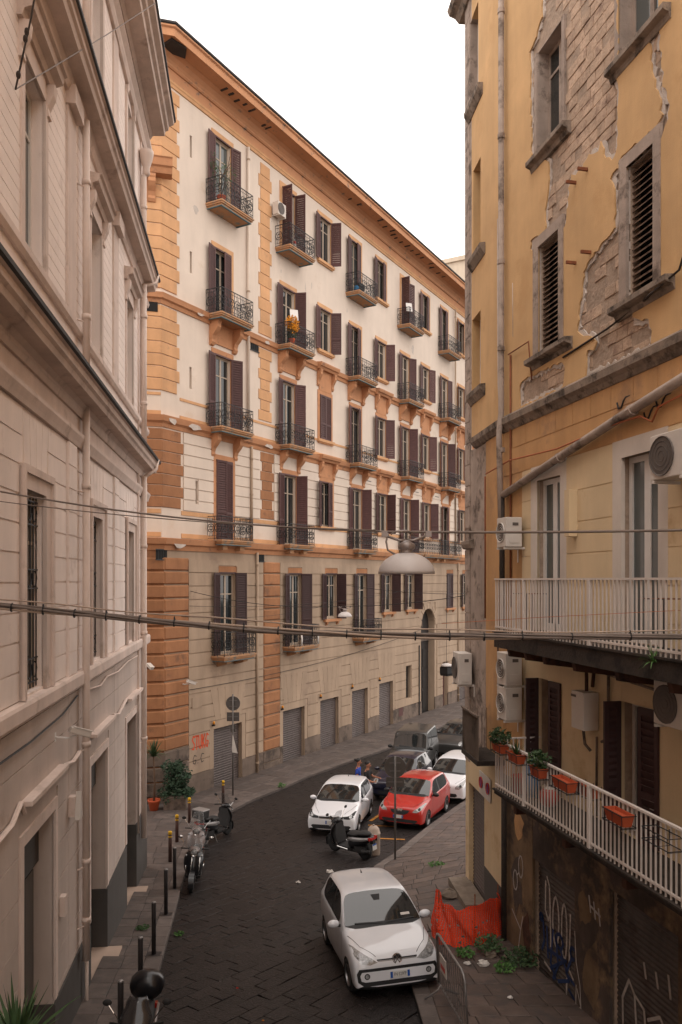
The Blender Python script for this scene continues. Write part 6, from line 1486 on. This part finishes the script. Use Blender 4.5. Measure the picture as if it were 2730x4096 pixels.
def blades(b, c, n, L_, rr, droop=.5, w=.065, up=.3):
    for k in range(n):
        a = rr.uniform(0, 2*math.pi); el = rr.uniform(up, 1.45); l = L_*rr.uniform(.6, 1.1); pr = None; hd = V((math.cos(a), math.sin(a), 0)); sd = V((-math.sin(a), math.cos(a), 0))
        for i in range(5):
            t = i/4; p = V(c)+hd*(l*t*math.cos(el)) + V((0,0,l*t*math.sin(el)-droop*l*t*t*math.cos(el))); ww = w*(1-t)**.7*.5+.001
            cur = (p-sd*ww, p+sd*ww)
            if pr: b.add([pr[0], pr[1], cur[1], cur[0]], [(0,1,2,3)])
            pr = cur
def yucca(x, y, z, label, h, L_, n, pot='terracotta', pr_=.22, ph=.4, seed=3, droop=.5):
    root = thing('potted_yucca', label, 'plant', (x, y, z)); rr = random.Random(seed)
    MB().lathe([(pr_*.7,0), (pr_,ph-.08), (pr_*1.1,ph-.06), (pr_*1.1,ph), (pr_*.95,ph), (pr_*.9,ph-.06), (.001,ph-.06)], (0,0,0), 16).out('pot', pot, root, True)
    MB().tube([(0,0,ph-.1), (.03,0,h*.5), (-.02,.02,h)], [.045,.035,.03], 7).out('trunk', 'bark', root, True)
    b = MB(); blades(b, (-.02,.02,h), n, L_, rr, droop); b.out('leaves', 'leaf', root)
yucca(-7.02, 29.9, zl(0, 29.9), 'tall yucca in a red pot between the pink and orange buildings', 2.0, .85, 70)
yucca(-3.62, 8.9, G(8.9)+.12, 'spiky green plant whose tips show at the bottom left corner', 1.55, .85, 60, seed=8, droop=.2)
# ------------------------------------------------------------------ air conditioners, boiler
def ac_unit(label, root_m, s0, s1, z0, z1, d0, d1, fan_s=None, bracket=True):
    """s0..s1 along the wall, d0..d1 outwards; fan grille faces the street"""
    c = root_m @ V(((s0+s1)/2, 0, z0)); root = thing('air_conditioner', label, 'air conditioner', c, root_m.to_euler().z, 'air conditioners on the walls'); w = s1-s0; h = z1-z0
    o = MB().box(-w/2, w/2, -d1, -d0, 0, h).out('casing', 'ac_white', root); bevel_obj(o, .012)
    r = min(w, h)*.43; g = MB().lathe([(.001,0), (r,0), (r,.01), (.001,.01)], (-.02 if w < .6 else -w*.14, -d1-.012, h/2), 24, 'y').out('fan_grille', 'ac_grille', root)
    b = MB()
    for k in (1, .75, .5, .25): ring(b, (-.02 if w < .6 else -w*.14, -d1-.014, h/2), r*k, 'x', .004 if k < 1 else .012, 22)
    b.out('grille_rings', 'ac_grille' if w > .6 else 'ac_white', g)
    MB().box(w/2, w/2+.012, -d1+.08, -d0-.06, .08, h*.35).out('valve_cover', 'ac_white', root); MB().box(w/2, w/2+.008, -d1+.14, -d0-.08, h*.72, h*.82).out('handle_recess', 'ac_grille', root)
    if bracket:
        for x in (-w/2+.06, w/2-.06):
            MB().box(x-.02, x+.02, -d1-.02, 0, -.045, -.004).box(x-.02, x+.02, -.04, -.0, -.3, -.004).out('wall_bracket', 'ac_white', root)
    return root
def fm(root): return Matrix.Translation(root.location) @ Matrix.Rotation(root.rotation_euler.z, 4, 'Z')
RM, MM, LM = fm(rb), fm(mb_root), fm(lb)
ac_unit('white air conditioner beside the left end of the upper white balcony', RM, -16.42, -15.98, 8.1, 8.68, .12, .46)
ac_unit('upper of two stacked air conditioners beside the brown shutters', RM, -16.42, -15.98, 5.38, 6.02, .12, .46)
ac_unit('lower of two stacked air conditioners beside the brown shutters', RM, -16.42, -15.98, 4.7, 5.34, .12, .46)
ac_unit('large air conditioner right of the upper glazed balcony door', RM, -11.2, -10.45, 8.8, 9.4, .12, .46)
ac_unit('air conditioner at the right edge below the upper balcony', RM, -11.12, -10.37, 5.52, 6.1, .12, .46)
BM_ = RM @ BT
ac_unit('air conditioner hanging on the far end of the yellow building above a small balcony', BM_, -2.9, -2.3, 4.95, 5.7, .1, .42)
ac_unit('small air conditioner high on the cream wall left of a dark shutter', MM, 7.5, 8.15, 24.75, 25.35, .12, .45)
o = thing('wall_boiler', 'white box gas boiler between the brown shuttered doors', 'boiler', RM @ V((-13.45, 0, 5.0)), RA)
c_ = MB().box(-.2, .2, -.32, -.04, 0, .62).out('casing', 'ac_white', o); bevel_obj(c_, .015); MB().box(-.2, -.2+.16, -.326, -.32, .52, .56).out('label_slot', 'ac_grille', o)
MB().tube([(.0,-.15,.62), (.0,-.15,.85), (-.1,-.1,.95), (-.5,-.08,.98)], .03, 7).out('flue', 'beam_rust', o, True); MB().tube([(-.02,-.2,0), (0,-.18,-.25), (.08,-.12,-.35)], .025, 6).out('pipe', 'm_plinth', o, True)
# ------------------------------------------------------------------ things on the balconies
def planter(label, s, z, out=1.0, empty=False, plant=None, w=.42, rz=0):
    c = RM @ V((s, -out, z)); root = thing('planter', label, 'planter', c, RA+rz, 'planters hung on the white rail')
    fr = MB()
    for zz in (.02, .17): fr.tube([(-w/2-.02,-.1,zz), (w/2+.02,-.1,zz), (w/2+.02,.1,zz), (-w/2-.02,.1,zz), (-w/2-.02,-.1,zz)], .007, 4)
    for x in (-w/2, 0, w/2): fr.tube([(x,.1,.2), (x,.1,.0), (x,-.1,.0), (x,-.1,.17)], .006, 4)
    fr.out('wire_holder', 'iron', root)
    if not empty:
        MB().loft([[(-w/2+.03,-.06,.02), (w/2-.03,-.06,.02), (w/2-.03,.06,.02), (-w/2+.03,.06,.02)], [(-w/2,-.09,.18), (w/2,-.09,.18), (w/2,.09,.18), (-w/2,.09,.18)], [(-w/2+.015,-.075,.18), (w/2-.015,-.075,.18), (w/2-.015,.075,.18), (-w/2+.015,.075,.18)], [(-w/2+.02,-.07,.13), (w/2-.02,-.07,.13), (w/2-.02,.07,.13), (-w/2+.02,.07,.13)]]).out('trough', 'terracotta', root)
    if plant == 'bush':
        b = MB(); leaf_cloud(b, (0,0,.3), w*.65, .2, .16, 260, .08, random.Random(int(s*10)), 0); b.out('foliage', 'leaf', root)
    elif plant == 'aloe':
        b = MB(); blades(b, (0,0,.14), 22, .38, random.Random(4), .3, .03, .4); b.out('foliage', 'leaf', root)
planter('terracotta planter with trailing green leaves at the far end of the lower white rail', -15.05, 4.3, .98, plant='bush'); planter('terracotta planter with spiky leaves, second along the lower white rail', -14.35, 4.27, .98, plant='aloe'); planter('terracotta planter with a small feathery plant, third along the lower white rail', -13.5, 4.22, .98, plant='bush', w=.36)
planter('empty terracotta planter on the outside of the lower rail near the middle', -12.55, 4.26, 1.02, w=.5); planter('empty terracotta planter behind the rail beside the hanging one', -12.3, 4.22, .78, w=.45); planter('empty terracotta planter nearest the right edge', -11.05, 4.2, 1.02, w=.46); planter('empty black wire planter holder at the right end of the rail', -10.1, 4.22, 1.02, True, w=.5)
def simple(name, label, cat, b, m, loc, rot=0, smooth=True, group=None): return tag(b.out(name, m, None, smooth, loc=loc, rot=rot), label, cat, group)
o = thing('toy_ball', 'orange and white ball on the lower balcony floor', 'ball', RM @ V((-14.0, -.55, 3.58))); MB().ball((0,0,.17), .17, .17, .17, 14, 10).out('ball', 'red_plastic', o, True); MB().lathe([(.12,.29), (.06,.335), (.001,.342)], (0,0,0), 12).out('cap', 'paper', o, True)
simple('blue_crate', 'blue plastic barrel at the far end of the lower balcony', 'barrel', MB().lathe([(.11,0), (.13,.25), (.12,.6), (.08,.66), (.001,.67)], (0,0,0), 14), 'blue_plastic', RM @ V((-14.7, -.5, 3.57)))
simple('red_bucket', 'red bucket at the far end of the lower balcony floor', 'bucket', MB().lathe([(.13,0), (.17,.3), (.18,.31), (.15,.3), (.12,.02), (.001,.02)], (0,0,0), 14), 'red_plastic', RM @ V((-15.0, -.6, 3.57)))
simple('fern', 'green fern growing from the edge of the upper balcony slab', 'plant', (lambda b: (blades(b, (0,0,0), 30, .3, random.Random(2), .7, .02, .0), b)[1])(MB()), 'leaf_bright', RM @ V((-10.35, -.97, 6.42)), smooth=False)
def clothes_rack(s, label):
    o = thing('drying_rack', label, 'rack', RM @ V((s, -.45, 6.5)), RA, 'drying racks on the upper balcony'); b = MB()
    for y in (-.2, .2): b.tube([(-.3, y, 0), (-.3, y, .7), (.3, y, .7), (.3, y, 0)], .012, 5)
    b.out('frame', 'iron', o)
    for k in range(5): MB().tube([(-.3, -.2+k*.1, .7), (.3, -.2+k*.1, .7)], .008, 4).out('line', 'rust', o)
clothes_rack(-14.95, 'dark wire drying rack at the far end of the upper white balcony'); clothes_rack(-10.9, 'dark wire drying rack near the right end of the upper white balcony')
def on_m(s, out, z): return MM @ V((s, -out, z))
o = thing('flower_pot', 'pot of yellow flowers on the iron balcony below the second dark shutter', 'plant', on_m(8.25, .72, 18.7)); MB().lathe([(.1,0), (.15,.25), (.16,.27), (.001,.25)], (0,0,0), 12).out('pot', 'terracotta', o, True)
b = MB(); leaf_cloud(b, (0,0,.55), .25, .25, .35, 200, .12, random.Random(5), 0); b.out('leaves', 'leaf', o); b = MB(); leaf_cloud(b, (0,0,1.05), .36, .32, .34, 330, .12, random.Random(6), .2); leaf_cloud(b, (.05,-.1,.75), .3, .3, .25, 160, .12, random.Random(7), .2); b.out('flowers', 'flower', o)
o = thing('potted_plant', 'straggly potted shrub on the topmost left balcony', 'plant', on_m(3.15, .5, 23.37)); MB().lathe([(.14,0), (.2,.3), (.21,.33), (.001,.3)], (0,0,0), 12).out('pot', 'terracotta', o, True)
rr = random.Random(12); t = MB()
for k in range(7): t.tube([(0,0,.3), (rr.uniform(-.25,.25), rr.uniform(-.2,.2), 1.0), (rr.uniform(-.5,.6), rr.uniform(-.3,.3), rr.uniform(1.4,2.1))], .014, 4)
t.out('stems', 'bark', o); b = MB(); leaf_cloud(b, (.1,0,1.2), .6, .35, .6, 200, .1, rr, .2); leaf_cloud(b, (-.35,0,1.8), .2, .2, .45, 90, .1, rr, .1); b.out('leaves', 'leaf', o)
o = thing('traffic_cone', 'orange and white striped cone on the second top floor balcony', 'cone', on_m(8.75, .55, 23.37)); MB().box(-.14, .14, -.14, .14, 0, .03).out('base', 'red_plastic', o)
for z0, z1, m in ((.03,.2,'red_plastic'), (.2,.34,'paper'), (.34,.48,'red_plastic'), (.48,.6,'paper'), (.6,.72,'red_plastic')): MB().lathe([(.12-z0*.13, z0), (.12-z1*.13, z1)], (0,0,0), 12).out('cone_ring', m, o, True)
for s, z, lab in ((8.35, 20.0, 'tilted white board clipped to the balcony rail above the yellow flowers'), (21.4, 24.25, 'tilted white board clipped to a far top floor balcony rail')):
    o = thing('reflector_board', lab, 'board', on_m(s, .82, z-.4), MA); MB().box(-.2, .2, -.01, .01, .3, .85).out('panel', 'frame_white', o, rot=(rad(-12), 0, -.7)); MB().tube([(0,0,0), (0,-.05,.4)], .012, 5).out('arm', 'iron', o)
simple('blue_bag', 'bright blue bag on a top floor balcony', 'bag', MB().ball((0,0,.15), .15, .12, .17, 10, 7), 'blue_plastic', on_m(14.9, .6, 23.37)); simple('black_bundle', 'dark bundle on the balcony with the blue bag', 'bundle', MB().ball((0,0,.3), .3, .22, .32, 10, 7), 'seat_black', on_m(15.35, .55, 23.37))
for s, lab in ((8.6, 'left'), (10.1, 'right')): simple('cloth_strip', 'patterned white cloth tied to the %s of the lower second balcony' % lab, 'cloth', MB().loft([[(-.05,-.015,0), (.05,-.015,0), (.05,.015,0), (-.05,.015,0)], [(-.03,-.02,.3), (.07,-.02,.3), (.07,.02,.3), (-.03,.02,.3)], [(-.06,-.015,.6), (.02,-.015,.6), (.02,.015,.6), (-.06,.015,.6)]]), 'paper', on_m(s, BO+.8, 4.3), MA)
for s, z, lab in ((2.82,1.3,'first roller shutter by the orange corner'), (7.98,1.25,'second roller shutter beside the quoin strip'), (11.5,1.35,'third roller shutter'), (14.87,1.45,'fourth roller shutter'), (18.2,1.5,'fifth roller shutter nearest the portal')):
    o = thing('beacon_lamp', 'small amber beacon at the corner of the ' + lab, 'lamp', on_m(s, BO+.12, z), MA, 'amber beacons over the shutters')
    MB().box(-.04, .04, -.04, .12, 0, .05).lathe([(.055,.05), (.055,.08)], (0,0,0), 10).out('base', 'trim_black', o); MB().lathe([(.05,.08), (.05,.17), (.03,.2), (.001,.205)], (0,0,0), 10).out('lens', 'amber', o, True)
def wall_camera(label, M_, s, out, z, rz, k=1.0):
    o = thing('security_camera', label, 'camera', M_ @ V((s, 0, z)), M_.to_euler().z)
    MB().tube([(0,0,0), (0,-out*.6,-.02), (.02,-out,.02)], .02*k, 6).out('arm', 'frame_white', o); MB().box(-.05, .05, -.015, 0, -.07, .07).out('mount', 'frame_white', o)
    c = MB().box(-.07*k, .07*k, -.2*k, .2*k, -.06*k, .06*k).out('housing', 'ac_white', o, loc=(.02, -out-.05, .08*k), rot=(rad(20), 0, rz)); bevel_obj(c, .015); MB().box(-.08*k, .08*k, -.24*k, .16*k, .062*k, .075*k).out('hood', 'ac_white', o, loc=(.02, -out-.05, .08*k), rot=(rad(20), 0, rz))
wall_camera('white floodlight camera on an arm on the pink wall', LM, 12.0, .32, 5.1, .5, .8); wall_camera('white camera on the orange corner quoins', MM @ CH, -.45, .5, 4.05, .4); wall_camera('lower white camera on a long arm at the orange corner', MM, .9, .7, 3.3, 1.2)
o = thing('alarm_horn', 'pale triangular alarm siren on the pink wall above the pipe bend', 'alarm', LM @ V((12.95, 0, 3.8)), LA); MB().box(-.08, .08, -.12, 0, -.16, .16).out('housing', 'l_trim', o); MB().prism([(-.12,-.2), (.12,-.2), (0,.24)], 'y', -.2, -.12).out('cover', 'ac_white', o)
# no-parking board on the far end of the yellow building
o = thing('no_parking_board', 'white board with two no parking discs on the yellow corner wall', 'sign', BM_ @ V((-1.3, -.05, 2.55)), BM_.to_euler().z)
MB().box(-.45, .45, -.02, 0, -.02, .5).out('panel', 'paper', o)
for x in (-.28, .28):
    d = MB().lathe([(.001,0), (.13,0), (.13,.006), (.001,.006)], (x, -.028, .26), 20, 'y').out('disc', 'plate_blue', o); b = MB(); ring(b, (x, -.032, .26), .12, 'x', .018, 20); b.tube([(x-.08,-.032,.34), (x+.08,-.032,.18)], .014, 4); b.out('disc_mark', 'red_plastic', d)
# ------------------------------------------------------------------ hanging lamps and cables
def cable(name, label, pts, r, m, sag=0, group=None, n=24, ties=None):
    P = []
    for i in range(len(pts)-1):
        a, c = V(pts[i]), V(pts[i+1])
        for j in range(n):
            t = j/n; p = a.lerp(c, t); p.z -= sag*4*t*(1-t); P.append(p)
    P.append(V(pts[-1])); return P, tag(MB().tube(P, r, 6).out(name, m, None, True), label, 'cable', group)
def dome_lamp(label, loc, d, k=1.0):
    o = thing('hanging_lamp', label, 'street lamp', loc, 0); r = d/2; H_ = r*.76
    prof = [(r*math.cos(a), H_*math.sin(a)) for a in [rad(i*9) for i in range(10)]] + [(r*.16, H_*1.0)]
    inn = [(p[0]*.96, p[1]*.95) for p in prof[::-1]]
    MB().lathe([(.12*r, H_*.94)] + inn[1:] + prof[:-1] + [(.17*r, H_)], (0,0,0), 40).out('dome', 'lamp_grey', o, True)
    MB().lathe([(r*.25,H_*.96), (r*.22,H_*1.06), (r*.2,H_*1.1), (r*.26,H_*1.14), (r*.3,H_*1.18), (r*.3,H_*1.38), (r*.2,H_*1.46), (r*.1,H_*1.55), (.001,H_*1.56)], (0,0,0), 20).out('canopy', 'lamp_metal', o, True)
    MB().lathe([(.001,-.0), (r*.3,.01), (r*.35,H_*.2), (.001,H_*.3)], (0,0,0), 16).out('lens', 'light_glass', o, True)
    for sx in (-1, 1):
        MB().tube([(0,0,H_*1.55), (sx*r*.25,0,H_*1.56), (sx*r*.66,0,H_*1.74)], r*.05, 6).out('yoke_arm', 'lamp_metal', o, True); MB().box(sx*r*.78-r*.1, sx*r*.78+r*.1, -r*.07, r*.07, H_*1.72, H_*1.98).out('cable_clamp', 'lamp_metal', o)
    MB().tube([(-r*.65,0,H_*1.9), (-r*.72,0,H_*1.5), (-r*.66,0,H_*1.1), (-r*.4,0,H_*.9)], r*.035, 6).tube([(-r*.55,0,H_*1.85), (-r*.35,.03,H_*2.0), (0,.03,H_*2.02), (r*.3,.03,H_*1.75)], r*.035, 6).out('feed_cable', 'lamp_metal', o, True)
    return o
YL = 7.75; xl = (1627-1365)/3186*YL
dome_lamp('large grey dome street lamp hanging from a cable in the foreground', (xl, YL, 7.51), .55)
zt = 7.51+.275*.76*1.95
lz = LM @ V((8.2, -.02, 7.95+.35)); 
cable('lamp_cable', 'thin cable carrying the large dome lamp, sloping from the pink wall', [(lz.x, lz.y, 8.42), (xl, YL, zt)], .009, 'cable', .1); cable('lamp_cable', 'cable carrying the large dome lamp across to the yellow building', [(xl, YL, zt), (5.34, YL, 8.0)], .013, 'cable', .03)
cable('thin_wire', 'very thin wire running just under the lamp cable from the left wall', [(lz.x, lz.y, 8.30), (xl-.3, YL+.02, zt+.02)], .005, 'cable', .06)
xs_ = .15; dome_lamp('small looking grey dome street lamp hanging over the bend', (.15, 31.3, 6.0), .55)
cable('lamp_cable', 'thin cable carrying the far dome lamp from the orange building', [on_m(-.1+1.5, BO+.05, 7.0), (.15, 31.3, 6.42)], .012, 'cable_black', .25); cable('lamp_cable', 'thin cable carrying the far dome lamp to the right', [(.15, 31.3, 6.42), (4.6, 24.0+5, 6.9)], .012, 'cable_black', .1)
# the far cable is tied to an iron arm on the far corner of the yellow building
tag(MB().tube([BM_ @ V((-3.05, -.05, 6.9)), (4.6, 29.0, 6.9)], .012, 5).out('lamp_cable', 'cable_black'), 'thin cable from the far lamp back to the yellow building', 'cable')
# second far lamp
o = thing('lantern', 'dark boxy street lantern hanging near the portal', 'street lamp', (5.3, 40.0, 2.65)); MB().lathe([(.001,.0), (.3,.0), (.34,.12), (.34,.42), (.28,.46), (.001,.47)], (0,0,0), 4).out('box', 'trim_black', o); MB().lathe([(.3,.47), (.25,.56), (.1,.62), (.001,.63)], (0,0,0), 14).out('cap', 'lamp_grey', o, True); MB().tube([(0,0,.6), (0,0,4.1)], .01, 5).out('hanger', 'cable_black', o)
cable('span_wire', 'wire carrying the boxy lantern across the far street', [on_m(14.0, BO, 7.2), (5.3, 40.0, 6.75), on_m(24.0, 6.5, 7.0)], .012, 'cable_black', .1)
# main bundle
lw = LM @ V((9.0, 0, 0)); bl = [(-3.98, 9.05, 7.16), (-2.6, 9.2, 7.02), (-1.0, 9.3, 6.87), (.6, 9.3, 6.795), (2.2, 9.3, 6.785), (5.02, 9.3, 6.8)]
bun = thing('cable_bundle', 'thick bundle of tied cables crossing the street in the foreground', 'cable', (0, 9.3, 6.8)); bun.location = (0, 0, 0)
def dense(P, k=12):
    out = []
    for a, c in zip(P, P[1:]):
        for j in range(k): out.append(V(a).lerp(V(c), j/k))
    return out + [V(P[-1])]
# smooth the polyline
PB = dense(bl)
for _ in range(10): PB = [PB[0]] + [(PB[i-1]+PB[i]*2+PB[i+1])/4 for i in range(1, len(PB)-1)] + [PB[-1]]
for q, (r, m, ph, off) in enumerate(((.019, 'cable', 0, .022), (.016, 'cable', 2.1, .026), (.015, 'cable_light', 4.2, .026), (.012, 'cable', 1.0, .034), (.009, 'cable_light', 0, None))):
    pts = []
    for i, p in enumerate(PB):
        if off is None: pts.append(p + V((0, 0, .062 + .012*math.sin(i*.35) + max(0, .03-abs(i-20)*.001))))
        else: a = ph + i*.16; pts.append(p + V((0, math.cos(a)*off, math.sin(a)*off)))
    MB().tube(pts, r, 6).out('strand', m, bun, True)
for i in range(2, len(PB)-1, 3):
    p = PB[i]; t = (PB[i+1]-PB[i]).normalized(); MB().tube([p-t*.007, p+t*.007], .052, 8).out('cable_tie', 'cable_black', bun)
    if i % 2: MB().tube([p+V((0,0,.055))-t*.006, p+V((0,0,.055))+t*.006], .018, 6).out('cable_tie', 'cable_black', bun)
tag(MB().tube([(1.2, 9.5, 6.93), (2.4, 9.6, 7.0), (4.9, 9.7, 7.12)], .004, 4).out('thin_wire', 'orange_cable'), 'thin orange wire above the cable bundle on the right', 'cable')
# strained wire on the upper left
an = LM @ V((9.55, -.12, 13.3)); tp = LM @ V((9.9, -.35, 15.28)); en = LM @ V((17.5, -.87, 20.12))
o = thing('strained_wire', 'knotted wire with strain insulator hanging on the upper pink wall', 'cable', (0, 0, 0)); MB().tube([tp, tp.lerp(an, .5)+V((.02, 0, 0)), an], .012, 5).out('chain', 'slab_dark', o)
for t in (.25, .3, .6, .65, .9): p = tp.lerp(an, t); MB().ball(tuple(p), .03, .03, .05, 8, 6).out('knot', 'slab_dark', o, True)
MB().tube([an, an.lerp(en, .5)-V((0, 0, .03)), en], .008, 5).out('wire', 'cable', o)
# thin facade wires over the bend
for q, (a, c, r, lab) in enumerate(((on_m(1.3, BO+.1, 6.4), on_m(20, BO+1.2, 6.9), .008, 'slack wire along the first floor windows'), (on_m(1.3, BO+.08, 3.0), on_m(24, BO+.1, 4.2), .012, 'black wire along the wall above the roller shutters'), (on_m(.8, BO+.1, 6.0), on_m(12.5, BO+.5, 6.3), .007, 'fine wire crossing the orange quoins'))): cable('facade_wire', lab, [a, c], r, 'cable_black', .35)
